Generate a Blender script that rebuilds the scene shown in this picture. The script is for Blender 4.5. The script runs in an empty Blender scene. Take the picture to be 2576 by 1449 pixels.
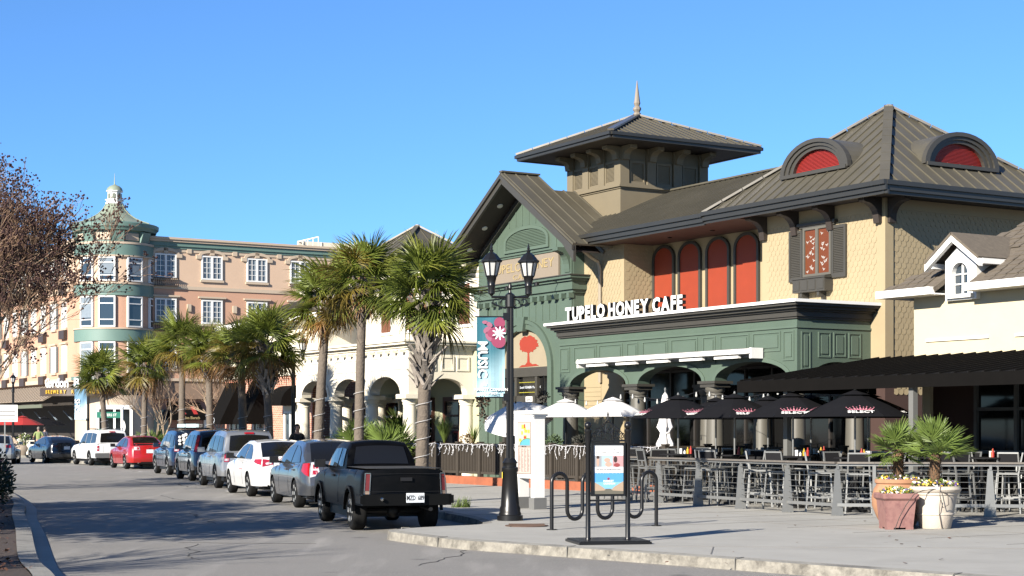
import bpy, bmesh, math, random
from math import sin, cos, pi, radians, sqrt, atan2
from mathutils import Vector, Matrix
from mathutils.geometry import tessellate_polygon
R = random.Random(7)
SC = bpy.context.scene
COL = SC.collection
# ------------------------------------------------------------------ camera
F = 4200.0 / 2576.0
EYE = 1.75
cam_d = bpy.data.cameras.new("camera")
cam_d.sensor_width = 36.0
cam_d.lens = 36.0 * F
cam_d.shift_y = (1081 - 724.5) / 2576.0
cam_d.clip_start = 0.5
cam_d.clip_end = 3000
cam = bpy.data.objects.new("camera", cam_d)
COL.objects.link(cam)
cam.location = (0, 0, EYE)
cam.rotation_euler = (pi / 2, 0, 0)
SC.camera = cam
# ------------------------------------------------------------------ sky and sun
SUN_EL = radians(23)
TO_SUN = Vector((-0.6 * cos(SUN_EL), -0.8 * cos(SUN_EL), sin(SUN_EL)))
world = bpy.data.worlds.new("World")
SC.world = world
world.use_nodes = True
wn = world.node_tree
sky = wn.nodes.new("ShaderNodeTexSky")
sky.sky_type = 'NISHITA'
sky.sun_disc = False
sky.sun_elevation = SUN_EL
sky.sun_rotation = atan2(TO_SUN.x, TO_SUN.y)
sky.altitude = 8700
sky.air_density = 2.6
sky.dust_density = 0.0
sky.ozone_density = 8.0
bgn = wn.nodes["Background"]
bgn.inputs["Strength"].default_value = 0.064
wn.links.new(sky.outputs[0], bgn.inputs[0])
sun_d = bpy.data.lights.new("sun", 'SUN')
sun_d.energy = 5.0
sun_d.angle = radians(0.5)
sun_d.color = (1.0, 0.93, 0.82)
sun = bpy.data.objects.new("sun", sun_d)
COL.objects.link(sun)
sun.rotation_euler = (-TO_SUN).to_track_quat('-Z', 'Y').to_euler()
SC.view_settings.view_transform = 'Standard'
SC.view_settings.look = 'None'
SC.view_settings.gamma = 1.0
SC.view_settings.exposure = 1.6
SC.view_settings.use_curve_mapping = False
# ------------------------------------------------------------------ helpers
def px(x, y, Y):
    return Vector(((x - 1288) / 4200.0 * Y, Y, EYE - (y - 1081) / 4200.0 * Y))
def gp(x, y, h=0.15):
    Y = 4200.0 * (EYE - h) / (y - 1081)
    return Vector(((x - 1288) / 4200.0 * Y, Y, h))

class MB:
    def __init__(s):
        s.v = []; s.f = []
    def add(s, vs, fs):
        n = len(s.v)
        s.v.extend([tuple(p) for p in vs])
        s.f.extend([tuple(i + n for i in q) for q in fs])
    def box(s, x0, x1, y0, y1, z0, z1, m=None, tx=0, ty=0):
        vs = [(x0, y0, z0), (x1, y0, z0), (x1, y1, z0), (x0, y1, z0), (x0 + tx, y0 + ty, z1), (x1 - tx, y0 + ty, z1), (x1 - tx, y1 - ty, z1), (x0 + tx, y1 - ty, z1)]
        if m is not None: vs = [m @ Vector(p) for p in vs]
        s.add(vs, [(3, 2, 1, 0), (4, 5, 6, 7), (0, 1, 5, 4), (1, 2, 6, 5), (2, 3, 7, 6), (3, 0, 4, 7)])
        return s
    def cbox(s, c, sx, sy, sz, rz=0, rx=0):
        m = Matrix.Translation(c) @ Matrix.Rotation(rz, 4, 'Z') @ Matrix.Rotation(rx, 4, 'X')
        return s.box(-sx / 2, sx / 2, -sy / 2, sy / 2, -sz / 2, sz / 2, m)
    def quad(s, a, b, c, d):
        s.add([a, b, c, d], [(0, 1, 2, 3)]); return s
    def bar(s, a, b, w, h=None, up=(0, 0, 1)):
        h = h or w
        a = Vector(a); b = Vector(b); d = (b - a)
        if d.length < 1e-6: return s
        d.normalize(); u = Vector(up)
        if abs(d.dot(u)) > .98: u = Vector((1, 0, 0))
        sx = d.cross(u).normalized() * (w / 2); sz = sx.cross(d).normalized() * (h / 2)
        vs = [a - sx - sz, a + sx - sz, a + sx + sz, a - sx + sz, b - sx - sz, b + sx - sz, b + sx + sz, b - sx + sz]
        s.add(vs, [(3, 2, 1, 0), (4, 5, 6, 7), (0, 1, 5, 4), (1, 2, 6, 5), (2, 3, 7, 6), (3, 0, 4, 7)])
        return s
    def tube(s, pts, r, seg=8, cap=True):
        pts = [Vector(p) for p in pts]; n = len(pts)
        rs = r if isinstance(r, (list, tuple)) else [r] * n
        t0 = (pts[1] - pts[0]).normalized()
        u = Vector((0, 0, 1)) if abs(t0.z) < .9 else Vector((1, 0, 0))
        base = len(s.v); u = (u - t0 * u.dot(t0)).normalized()
        for i in range(n):
            t = (pts[min(i + 1, n - 1)] - pts[max(i - 1, 0)])
            t = t.normalized() if t.length > 1e-9 else t0
            u = (u - t * u.dot(t))
            u = u.normalized() if u.length > 1e-6 else t.orthogonal().normalized()
            w = t.cross(u)
            for k in range(seg):
                a = 2 * pi * k / seg
                s.v.append(tuple(pts[i] + (u * cos(a) + w * sin(a)) * rs[i]))
        for i in range(n - 1):
            for k in range(seg):
                k2 = (k + 1) % seg
                s.f.append((base + i * seg + k, base + i * seg + k2, base + (i + 1) * seg + k2, base + (i + 1) * seg + k))
        if cap:
            s.f.append(tuple(base + k for k in reversed(range(seg))))
            s.f.append(tuple(base + (n - 1) * seg + k for k in range(seg)))
        return s
    def lathe(s, prof, seg=16, c=(0, 0, 0), m=None, a0=0, wob=None):
        base = len(s.v); n = len(prof)
        for (r, z) in prof:
            for k in range(seg):
                a = a0 + 2 * pi * k / seg
                q = wob(a, z) if wob else 1
                p = Vector((c[0] + r * q * cos(a), c[1] + r * q * sin(a), c[2] + z))
                if m is not None: p = m @ p
                s.v.append(tuple(p))
        for i in range(n - 1):
            for k in range(seg):
                k2 = (k + 1) % seg
                s.f.append((base + i * seg + k, base + i * seg + k2, base + (i + 1) * seg + k2, base + (i + 1) * seg + k))
        s.f.append(tuple(base + k for k in reversed(range(seg))))
        s.f.append(tuple(base + (n - 1) * seg + k for k in range(seg)))
        return s
    def prism(s, loops, f0, f1):
        """loops: 2-D loops (outer first, then holes); f0/f1 map (a,b) to the two end faces"""
        if not isinstance(loops[0][0], (tuple, list, Vector)): loops = [loops]
        flat = [p for l in loops for p in l]
        tri = tessellate_polygon([[Vector((p[0], p[1], 0)) for p in l] for l in loops])
        n = len(flat); base = len(s.v)
        s.v.extend([tuple(f0(*p)) for p in flat]); s.v.extend([tuple(f1(*p)) for p in flat])
        for t in tri:
            s.f.append(tuple(base + i for i in t)); s.f.append(tuple(base + n + i for i in reversed(t)))
        o = 0
        for l in loops:
            k = len(l)
            for i in range(k):
                j = (i + 1) % k
                s.f.append((base + o + i, base + o + j, base + n + o + j, base + n + o + i))
            o += k
        return s
    def xz(s, loops, y0, y1):
        return s.prism(loops, lambda a, b: (a, y0, b), lambda a, b: (a, y1, b))
    def yz(s, loops, x0, x1):
        return s.prism(loops, lambda a, b: (x0, a, b), lambda a, b: (x1, a, b))
    def xy(s, loops, z0, z1):
        return s.prism(loops, lambda a, b: (a, b, z0), lambda a, b: (a, b, z1))
    def sphere(s, c, r, seg=10, rings=6, sz=1.0):
        return s.lathe([(r * sin(pi * i / rings) if 0 < i < rings else r * .02, -r * sz * cos(pi * i / rings)) for i in range(rings + 1)], seg, c)
    def mesh(s, name, mats, smooth=False, fix=True):
        me = bpy.data.meshes.new(name)
        me.from_pydata(s.v, [], s.f)
        if fix:
            bm = bmesh.new(); bm.from_mesh(me)
            bmesh.ops.recalc_face_normals(bm, faces=bm.faces)
            bm.to_mesh(me); bm.free()
        for m in (mats if isinstance(mats, (list, tuple)) else [mats]): me.materials.append(m)
        if smooth:
            me.polygons.foreach_set("use_smooth", [True] * len(me.polygons))
            if hasattr(me, "set_sharp_from_angle"): me.set_sharp_from_angle(angle=radians(40))
        me.update()
        return me
    def build(s, name, mat, parent=None, loc=None, rz=None, smooth=False, kind=None, label=None, fix=True):
        return link(name, s.mesh(name, mat, smooth, fix), parent, loc, rz, kind, label)

def link(name, me, parent=None, loc=None, rz=None, kind=None, label=None):
    o = bpy.data.objects.new(name, me)
    COL.objects.link(o)
    if parent is not None: o.parent = parent
    if loc is not None: o.location = loc
    if rz is not None: o.rotation_euler = (0, 0, rz)
    if kind: o["kind"] = kind
    if label: o["label"] = label
    return o
def thing(name, label, cat, loc=(0, 0, 0), rz=0, group=None):
    o = link(name, None, None, loc, rz)
    return tag(o, label, cat, group)
def tag(o, label, cat, group=None):
    o["label"] = label; o["category"] = cat
    if group: o["group"] = group
    return o
def kids(o):
    return [c for c in SC.objects if c.parent == o]
def tree_of(root):
    """[(object, index of parent)] for a thing, its parts and their sub-parts"""
    out = [(root, None)]
    ch = {}
    for c in SC.objects:
        if c.parent is not None: ch.setdefault(c.parent.name, []).append(c)
    i = 0
    while i < len(out):
        for c in ch.get(out[i][0].name, []): out.append((c, i))
        i += 1
    return out
def copy_tree(tr, loc, rz, label=None, scale=None):
    new = []
    for o, pi_ in tr:
        c = o.copy(); COL.objects.link(c)
        if pi_ is not None: c.parent = new[pi_]
        new.append(c)
    new[0].location = loc; new[0].rotation_euler = (0, 0, rz)
    if label: new[0]["label"] = label
    if scale: new[0].scale = (scale,) * 3
    return new[0]
def arc(cx, cz, rx, rz_, a0, a1, n):
    return [(cx + rx * cos(a0 + (a1 - a0) * i / n), cz + rz_ * sin(a0 + (a1 - a0) * i / n)) for i in range(n + 1)]

# ------------------------------------------------------------------ materials
def mat(name, rgb, rough=.6, metal=0, var=0.12, vs=3.0, bump=0, bs=30.0, coat=0, spec=.5, rand=0, dirt=None, dscale=.8, damt=.5, trans=0):
    kk = .70 if min(rgb) > .45 else .58; rgb = tuple(c * kk for c in rgb); dirt = tuple(c * .58 for c in dirt) if dirt else None
    m = bpy.data.materials.new(name); m.use_nodes = True
    nt = m.node_tree; N = nt.nodes; L = nt.links
    b = N["Principled BSDF"]
    b.inputs["Base Color"].default_value = (*rgb, 1)
    b.inputs["Roughness"].default_value = rough
    b.inputs["Metallic"].default_value = metal
    b.inputs["Specular IOR Level"].default_value = spec
    b.inputs["Coat Weight"].default_value = coat
    b.inputs["Coat Roughness"].default_value = .04
    tc = N.new("ShaderNodeTexCoord")
    out = None
    if var:
        n1 = N.new("ShaderNodeTexNoise"); n1.inputs["Scale"].default_value = vs; n1.inputs["Detail"].default_value = 6; n1.inputs["Roughness"].default_value = .65
        L.new(tc.outputs["Object"], n1.inputs["Vector"])
        mr = N.new("ShaderNodeMapRange"); mr.inputs[1].default_value = .25; mr.inputs[2].default_value = .75
        mr.inputs[3].default_value = 1 - var; mr.inputs[4].default_value = 1 + var
        L.new(n1.outputs["Fac"], mr.inputs[0])
        mx = N.new("ShaderNodeMix"); mx.data_type = 'RGBA'; mx.blend_type = 'MULTIPLY'; mx.inputs[0].default_value = 1
        mx.inputs[6].default_value = (*rgb, 1); L.new(mr.outputs[0], mx.inputs[7]); out = mx.outputs[2]
    if dirt:
        n2 = N.new("ShaderNodeTexNoise"); n2.inputs["Scale"].default_value = dscale; n2.inputs["Detail"].default_value = 8; n2.inputs["Roughness"].default_value = .7
        L.new(tc.outputs["Object"], n2.inputs["Vector"])
        mr2 = N.new("ShaderNodeMapRange"); mr2.inputs[1].default_value = .48; mr2.inputs[2].default_value = .72; mr2.inputs[3].default_value = 0; mr2.inputs[4].default_value = damt
        L.new(n2.outputs["Fac"], mr2.inputs[0])
        m2 = N.new("ShaderNodeMix"); m2.data_type = 'RGBA'; L.new(mr2.outputs[0], m2.inputs[0])
        if out is not None: L.new(out, m2.inputs[6])
        else: m2.inputs[6].default_value = (*rgb, 1)
        m2.inputs[7].default_value = (*dirt, 1); out = m2.outputs[2]
    if rand:
        oi = N.new("ShaderNodeObjectInfo"); mr3 = N.new("ShaderNodeMapRange"); mr3.inputs[3].default_value = 1 - rand; mr3.inputs[4].default_value = 1 + rand
        L.new(oi.outputs["Random"], mr3.inputs[0])
        m3 = N.new("ShaderNodeMix"); m3.data_type = 'RGBA'; m3.blend_type = 'MULTIPLY'; m3.inputs[0].default_value = 1
        if out is not None: L.new(out, m3.inputs[6])
        else: m3.inputs[6].default_value = (*rgb, 1)
        L.new(mr3.outputs[0], m3.inputs[7]); out = m3.outputs[2]
    if out is not None: L.new(out, b.inputs["Base Color"])
    if bump:
        n4 = N.new("ShaderNodeTexNoise"); n4.inputs["Scale"].default_value = bs; n4.inputs["Detail"].default_value = 4
        L.new(tc.outputs["Object"], n4.inputs["Vector"])
        bp = N.new("ShaderNodeBump"); bp.inputs["Strength"].default_value = bump; bp.inputs["Distance"].default_value = .02
        L.new(n4.outputs["Fac"], bp.inputs["Height"]); L.new(bp.outputs[0], b.inputs["Normal"])
    if trans:
        b.inputs["Transmission Weight"].default_value = trans
    return m
def leaf_mat(name, rgb, tip, tl=.35):
    """foliage: colour varies per leaf object and along the blade (object x), some light passes through"""
    m = mat(name, rgb, .45, 0, .25, 6, rand=.35); tip = tuple(c * .58 for c in tip)
    nt = m.node_tree; N = nt.nodes; L = nt.links; b = N["Principled BSDF"]
    src = b.inputs["Base Color"].links[0].from_socket
    tc = N.new("ShaderNodeTexCoord"); sp = N.new("ShaderNodeVectorMath"); sp.operation = 'LENGTH'; L.new(tc.outputs["Object"], sp.inputs[0])
    oi = N.new("ShaderNodeObjectInfo"); ad = N.new("ShaderNodeMath"); ad.operation = 'MULTIPLY_ADD'; ad.inputs[1].default_value = .5; L.new(oi.outputs["Random"], ad.inputs[0]); L.new(sp.outputs["Value"], ad.inputs[2])
    mr = N.new("ShaderNodeMapRange"); mr.inputs[1].default_value = 1.25; mr.inputs[2].default_value = 2.0; mr.inputs[4].default_value = .75; L.new(ad.outputs[0], mr.inputs[0])
    mx = N.new("ShaderNodeMix"); mx.data_type = 'RGBA'; L.new(mr.outputs[0], mx.inputs[0]); L.new(src, mx.inputs[6]); mx.inputs[7].default_value = (*tip, 1)
    L.new(mx.outputs[2], b.inputs["Base Color"])
    tr = N.new("ShaderNodeBsdfTranslucent"); L.new(mx.outputs[2], tr.inputs[0])
    ms = N.new("ShaderNodeMixShader"); ms.inputs[0].default_value = tl
    L.new(b.outputs[0], ms.inputs[1]); L.new(tr.outputs[0], ms.inputs[2]); L.new(ms.outputs[0], N["Material Output"].inputs[0])
    return m
def brick_mat(name, c1, c2, mortar, axes, bw=.22, bh=.075):
    m = bpy.data.materials.new(name); m.use_nodes = True
    nt = m.node_tree; N = nt.nodes; L = nt.links; b = N["Principled BSDF"]; b.inputs["Roughness"].default_value = .85
    tc = N.new("ShaderNodeTexCoord"); sp = N.new("ShaderNodeSeparateXYZ"); cb = N.new("ShaderNodeCombineXYZ")
    L.new(tc.outputs["Object"], sp.inputs[0]); L.new(sp.outputs[axes[0]], cb.inputs[0]); L.new(sp.outputs[axes[1]], cb.inputs[1])
    bt = N.new("ShaderNodeTexBrick"); L.new(cb.outputs[0], bt.inputs["Vector"])
    bt.inputs["Color1"].default_value = (*c1, 1); bt.inputs["Color2"].default_value = (*c2, 1); bt.inputs["Mortar"].default_value = (*mortar, 1)
    bt.inputs["Scale"].default_value = 1; bt.inputs["Brick Width"].default_value = bw; bt.inputs["Row Height"].default_value = bh; bt.inputs["Mortar Size"].default_value = .008
    L.new(bt.outputs["Color"], b.inputs["Base Color"])
    bp = N.new("ShaderNodeBump"); bp.inputs["Strength"].default_value = .6; bp.inputs["Distance"].default_value = .01; bp.invert = True
    L.new(bt.outputs["Fac"], bp.inputs["Height"]); L.new(bp.outputs[0], b.inputs["Normal"])
    return m
def asphalt_mat(name, rgb):
    m = mat(name, rgb, .9, 0, .22, 260, dirt=tuple(c * .62 for c in rgb), dscale=.35, damt=.45, bump=.5, bs=160)
    nt = m.node_tree; N = nt.nodes; L = nt.links; b = N["Principled BSDF"]; src = b.inputs["Base Color"].links[0].from_socket
    tc = N.new("ShaderNodeTexCoord")
    def layer(src, scale, rot, tex_scale, lo, hi, col, amt, kind='noise'):
        mp = N.new("ShaderNodeMapping"); mp.inputs["Scale"].default_value = scale; mp.inputs["Rotation"].default_value = (0, 0, rot); L.new(tc.outputs["Object"], mp.inputs[0])
        if kind == 'noise':
            n = N.new("ShaderNodeTexNoise"); n.inputs["Detail"].default_value = 5; o = n.outputs["Fac"]
        else:
            n = N.new("ShaderNodeTexVoronoi"); o = n.outputs["Distance"]
        n.inputs["Scale"].default_value = tex_scale; L.new(mp.outputs[0], n.inputs["Vector"])
        mr = N.new("ShaderNodeMapRange"); mr.inputs[1].default_value = lo; mr.inputs[2].default_value = hi; mr.inputs[3].default_value = 0; mr.inputs[4].default_value = amt; L.new(o, mr.inputs[0])
        mx = N.new("ShaderNodeMix"); mx.data_type = 'RGBA'; L.new(mr.outputs[0], mx.inputs[0]); L.new(src, mx.inputs[6]); mx.inputs[7].default_value = (*col, 1); return mx.outputs[2]
    out = layer(src, (1, .07, 1), -.3, .9, .5, .72, tuple(c * .5 for c in rgb), .45)
    out = layer(out, (1, .12, 1), -.3, 2.2, .54, .75, tuple(c * 1.0 for c in rgb), .5)
    out = layer(out, (1, 1, 1), 0, 38, .60, .74, tuple(min(1, c * 1.5) for c in rgb), .7)
    out = layer(out, (1, 1, 1), 0, .55, .10, .04, (.02, .02, .02), .5, 'voronoi')
    L.new(out, b.inputs["Base Color"])
    return m
black = (.012, .012, .013)
M_ = dict(
    asphalt=asphalt_mat("asphalt", (.29, .275, .25)),
    concrete=mat("concrete", (.46, .445, .40), .85, 0, .07, 1.2, bump=.15, bs=90, dirt=(.30, .285, .25), dscale=.5, damt=.5),
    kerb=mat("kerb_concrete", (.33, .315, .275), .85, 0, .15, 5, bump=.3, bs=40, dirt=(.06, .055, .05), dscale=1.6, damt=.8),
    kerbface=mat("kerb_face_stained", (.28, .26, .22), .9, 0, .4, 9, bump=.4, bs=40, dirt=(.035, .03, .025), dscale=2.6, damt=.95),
    soil=mat("soil_mulch", (.055, .033, .022), .95, 0, .5, 14, bump=1, bs=25),
    paint=mat("road_paint", (.62, .61, .57), .8, 0, .2, 8, dirt=(.25, .24, .22), dscale=3, damt=.7),
    green=mat("green_paint", (.089, .13, .096), .55, 0, .06, 2, dirt=(.11, .165, .122), dscale=.8, damt=.4),
    greenlight=mat("green_paint_pale", (.10, .144, .108), .55, 0, .06, 2),  # slightly paler green for mouldings, raised panels and battens
    beige=mat("beige_siding", (.40, .318, .188), .7, 0, .05, 2),
    beigeflat=mat("beige_stucco", (.33, .275, .185), .75, 0, .05, 2, bump=.1, bs=60),
    gutter=mat("dark_gutter", (.034, .033, .029), .4, 0, .08, 2),
    taupe=mat("taupe_trim", (.056, .052, .043), .5, 0, .08, 2),
    taupelight=mat("taupe_column", (.12, .112, .092), .5, 0, .06, 2),
    roof=mat("bronze_metal_roof", (.108, .097, .070), .48, .1, .14, 1.1, dirt=(.145, .13, .098), dscale=.6, damt=.6),
    hip=mat("hip_cap_metal", (.20, .18, .15), .3, .6, .1, 3),
    tan=mat("tan_siding", (.20, .165, .105), .65, 0, .05, 2),
    soffit=mat("brown_soffit", (.030, .020, .015), .7, 0, .1, 2),
    soffitred=mat("reddish_soffit", (.085, .035, .022), .7, 0, .1, 2),
    red=mat("red_panel", (.30, .037, .008), .6, 0, .07, 3),
    redlouver=mat("red_louver", (.38, .028, .02), .55, 0, .05, 3),
    white=mat("white_paint", (.78, .77, .74), .5, 0, .04, 2),
    cream=mat("cream_stucco", (.66, .57, .38), .75, 0, .04, 2, bump=.1, bs=60),
    creamwhite=mat("cream_white_trim", (.74, .68, .55), .65, 0, .04, 2),
    black=mat("black_iron", black, .32, 0, .1, 5, spec=.3),
    blackcloth=mat("black_canvas", (.012, .012, .014), .85, 0, .1, 5, bump=.1, bs=200, spec=.05),
    awning=mat("black_awning", (.005, .0044, .004), .9, 0, .15, 4, spec=.08),
    whitecloth=mat("white_canvas", (.72, .70, .68), .8, 0, .05, 3, trans=0),
    redcloth=mat("red_canvas", (.42, .02, .015), .8, 0, .05, 3),
    alu=mat("brushed_aluminium", (.28, .285, .28), .4, .45, .08, 6),
    galv=mat("galvanised_steel", (.44, .45, .44), .5, .7, .15, 5),
    railtop=mat("rail_cap", (.17, .15, .13), .5, .1, .15, 6),
    mesh=mat("dark_sling", (.016, .016, .018), .8, 0, .1, 5, spec=.1),
    glass=mat("dark_glass", (.010, .010, .010), .06, 0, 0, spec=.45),
    glassblue=mat("window_glass", (.035, .05, .065), .05, 0, 0, spec=.9),
    curtain=mat("pale_curtain", (.20, .25, .30), .8, 0, .15, 4),
    lampglass=mat("frosted_lamp_glass", (.5, .5, .48), .2, 0, .05, 5, spec=.6),
    gold=mat("gold_letters", (.42, .32, .15), .5, 0, .05, 3),
    yellow=mat("yellow_letters", (.70, .42, .03), .5, 0, 0),
    fence=mat("fence_paint", (.06, .05, .04), .7, 0, .12, 3, spec=.2),
    brickkerb=mat("terracotta_kerb", (.36, .105, .045), .8, 0, .15, 5, dirt=(.20, .06, .03), dscale=2, damt=.6),
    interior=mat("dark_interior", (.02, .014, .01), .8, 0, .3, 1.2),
    trunk=mat("palm_trunk_bark", (.15, .12, .092), .9, 0, .25, 14, bump=1, bs=22, dirt=(.09, .075, .06), dscale=3, damt=.7),
    boot=mat("palm_leaf_base", (.27, .235, .20), .85, 0, .25, 8, rand=.3, bump=.4, bs=30),
    fiber=mat("palm_fibre", (.16, .085, .04), .95, 0, .4, 20, bump=1, bs=40),
    frond=leaf_mat("palm_frond_green", (.205, .26, .042), (.36, .31, .05)),
    frondy=leaf_mat("palm_frond_yellowing", (.24, .19, .035), (.32, .17, .04)),
    frondb=leaf_mat("palm_frond_brown", (.28, .145, .042), (.28, .14, .05)),
    fan=leaf_mat("fan_palm_leaf", (.19, .27, .06), (.30, .33, .09)),
    shrub=leaf_mat("shrub_leaf", (.03, .055, .018), (.05, .07, .02)),
    bark=mat("myrtle_bark", (.36, .27, .18), .8, 0, .3, 6),
    twig=mat("twig", (.27, .165, .10), .8, 0, .3, 4),
    seed=mat("seed_head", (.075, .032, .026), .9, 0, .5, 3),
    peach=mat("peach_stucco", (.69, .49, .345), .8, 0, .05, .6, bump=.1, bs=30),
    salmon=mat("salmon_stucco", (.60, .345, .23), .8, 0, .05, .6, bump=.1, bs=30),
    sandtrim=mat("sand_trim", (.58, .46, .34), .75, 0, .05, 1),
    teal=mat("teal_band", (.14, .235, .20), .6, 0, .06, 1),
    sage=mat("sage_roof", (.30, .35, .26), .5, .1, .08, 1),
    brown=mat("brown_stucco", (.27, .18, .12), .8, 0, .06, 1),
    shingle=mat("asphalt_shingle", (.145, .118, .086), .9, 0, .35, 18, dirt=(.08, .06, .045), dscale=9, damt=.7),
    terracotta=mat("terracotta", (.42, .205, .105), .8, 0, .1, 4, dirt=(.50, .30, .18), dscale=4, damt=.5),
    pinkpot=mat("pink_stained_concrete", (.30, .15, .13), .75, 0, .1, 4, dirt=(.14, .05, .055), dscale=5, damt=.85),
    creampot=mat("cream_concrete", (.62, .545, .45), .8, 0, .05, 4, dirt=(.45, .34, .26), dscale=5, damt=.5, bump=.2, bs=70),
    tyre=mat("tyre_rubber", (.013, .013, .013), .8, 0, .2, 8, spec=.12),
    rim=mat("alloy_rim", (.46, .46, .45), .35, .3, .1, 8),
    plastic=mat("black_plastic", (.014, .014, .015), .45, 0, .1, 6, spec=.25),
    taillight=mat("tail_light_red", (.38, .008, .010), .12, 0, .1, 9, coat=1),
    clearlens=mat("clear_lens", (.62, .60, .60), .15, .2, .1, 9, coat=1),
    chrome=mat("chrome", (.7, .7, .7), .12, 1, 0),
    plate=mat("plate_white", (.62, .66, .70), .4, 0, .05, 9),
    ink=mat("black_ink", (.02, .02, .025), .6, 0, 0),
    skin=mat("skin", (.40, .24, .17), .6, 0, .05, 9),
    hair=mat("dark_hair", (.03, .02, .015), .8, 0, .2, 20),
)
def spots(m, scale, size, col, amt):
    nt = m.node_tree; N = nt.nodes; L = nt.links; b = N["Principled BSDF"]; src = b.inputs["Base Color"].links[0].from_socket
    tc = N.new("ShaderNodeTexCoord"); v = N.new("ShaderNodeTexVoronoi"); v.inputs["Scale"].default_value = scale; L.new(tc.outputs["Object"], v.inputs["Vector"])
    mr = N.new("ShaderNodeMapRange"); mr.inputs[1].default_value = size; mr.inputs[2].default_value = size * .6; mr.inputs[3].default_value = 0; mr.inputs[4].default_value = amt; L.new(v.outputs["Distance"], mr.inputs[0])
    mx = N.new("ShaderNodeMix"); mx.data_type = 'RGBA'; L.new(mr.outputs[0], mx.inputs[0]); L.new(src, mx.inputs[6]); mx.inputs[7].default_value = (*col, 1); L.new(mx.outputs[2], b.inputs["Base Color"])
spots(M_['concrete'], 1.6, .07, (.12, .11, .10), .6); spots(M_['concrete'], .45, .16, (.22, .20, .175), .45)
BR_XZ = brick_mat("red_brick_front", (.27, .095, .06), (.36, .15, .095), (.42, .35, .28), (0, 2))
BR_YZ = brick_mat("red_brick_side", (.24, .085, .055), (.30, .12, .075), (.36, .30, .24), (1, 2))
def M(k): return M_[k]
def flat(name, rgb, rough=.6):
    if name not in M_: M_[name] = mat(name, rgb, rough, 0, .04, 3)
    return M_[name]
def text_mesh(s, size, m, extrude=.004, bold=0, align='CENTER', name='lettering'):
    cu = bpy.data.curves.new("t", 'FONT'); cu.body = s; cu.size = size; cu.extrude = extrude; cu.align_x = align; cu.align_y = 'BOTTOM_BASELINE'
    cu.offset = bold; cu.resolution_u = 2
    ob = bpy.data.objects.new("t", cu); COL.objects.link(ob)
    dg = bpy.context.evaluated_depsgraph_get()
    me = bpy.data.meshes.new_from_object(ob.evaluated_get(dg))
    bpy.data.objects.remove(ob); bpy.data.curves.remove(cu)
    me.name = name; me.materials.clear(); me.materials.append(m)
    return me
def text(s, size, m, parent, mtx, extrude=.004, bold=0, align='CENTER', name='lettering', sx=1.0):
    o = link(name, text_mesh(s, size, m, extrude, bold, align, name), parent)
    o.matrix_local = mtx @ Matrix.Diagonal((sx, 1, 1, 1))
    return o
def upright(loc, rz=0, rx=pi / 2):
    """text plane standing up, facing local -y before the turn rz"""
    return Matrix.Translation(loc) @ Matrix.Rotation(rz, 4, 'Z') @ Matrix.Rotation(rx, 4, 'X')
def clip_line(poly, c):
    ss = []
    n = len(poly)
    for i in range(n):
        (a0, b0), (a1, b1) = poly[i], poly[(i + 1) % n]
        if (a0 - c) * (a1 - c) < 0:
            ss.append(b0 + (b1 - b0) * (c - a0) / (a1 - a0))
    return (min(ss), max(ss)) if len(ss) >= 2 else None
def roof_plane(slab, seams, pts, eave, spacing=.42, thick=.10, rib=(.026, .034), off=0.2):
    """pts: planar polygon, eave: direction along the eave. adds the slab and its standing seams"""
    pts = [Vector(p) for p in pts]
    e = Vector(eave).normalized()
    n = (pts[1] - pts[0]).cross(pts[2] - pts[0]).normalized()
    if n.z < 0: n = -n
    s = n.cross(e).normalized()
    o = pts[0]
    q = [((p - o).dot(e), (p - o).dot(s)) for p in pts]
    slab.prism([q], lambda a, b: o + e * a + s * b, lambda a, b: o + e * a + s * b - n * thick)
    lo = min(a for a, b in q); hi = max(a for a, b in q)
    c = lo + spacing * off + .01
    while c < hi:
        r = clip_line(q, c)
        if r and r[1] - r[0] > .1:
            seams.bar(o + e * c + s * r[0] + n * rib[1] / 2, o + e * c + s * r[1] + n * rib[1] / 2, rib[0], rib[1], up=n)
        c += spacing
# ------------------------------------------------------------------ ground, road, kerbs
U = Vector((.5175, -.8557, 0)); V = Vector((.8557, .5175, 0))
O3 = Vector((6.83, 40, 0)); RZ = atan2(-.8557, .5175)
def W(x, y, z=0):
    p = O3 + U * x + V * y
    return Vector((p.x, p.y, z))
g = MB(); g.quad((-900, -60, -.02), (900, -60, -.02), (900, 2500, -.02), (-900, 2500, -.02))
g.build("ground", M('asphalt'), kind='structure')
def smooth_line(pts, n=6):
    out = []
    for i in range(len(pts) - 1):
        p0 = Vector(pts[max(i - 1, 0)]); p1 = Vector(pts[i]); p2 = Vector(pts[i + 1]); p3 = Vector(pts[min(i + 2, len(pts) - 1)])
        for k in range(n):
            t = k / n
            out.append(.5 * ((2 * p1) + (p2 - p0) * t + (2 * p0 - 5 * p1 + 4 * p2 - p3) * t * t + (3 * p1 - p0 - 3 * p2 + p3) * t ** 3))
    out.append(Vector(pts[-1]))
    return out
KERB = smooth_line([(-26.5, 92.5), (-22.5, 86.4), (-18.5, 79.8), (-15.1, 73.3), (-11.3, 64.0), (-8.9, 56.4), (-6.8, 49.4), (-4.75, 42.9), (-2.75, 36.7), (-1.05, 31.6), (-.55, 29.3), (-.62, 28.45), (-1.25, 27.85), (-1.8, 27.3), (-2.0, 26.7), (-1.75, 26.05), (-.9, 24.6), (.35, 23.3), (2.78, 20.8), (5.5, 17.9), (9, 14.2)], 5)
road = MB()
road.quad((-90, -20, 0.0), (30, -20, 0.0), (30, 96, 0), (-90, 96, 0))
road.quad((-120, 96, 0.0), (60, 96, 0.0), (60, 220, 0), (-120, 220, 0))
road.build("road", M('asphalt'), kind='structure')
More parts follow.
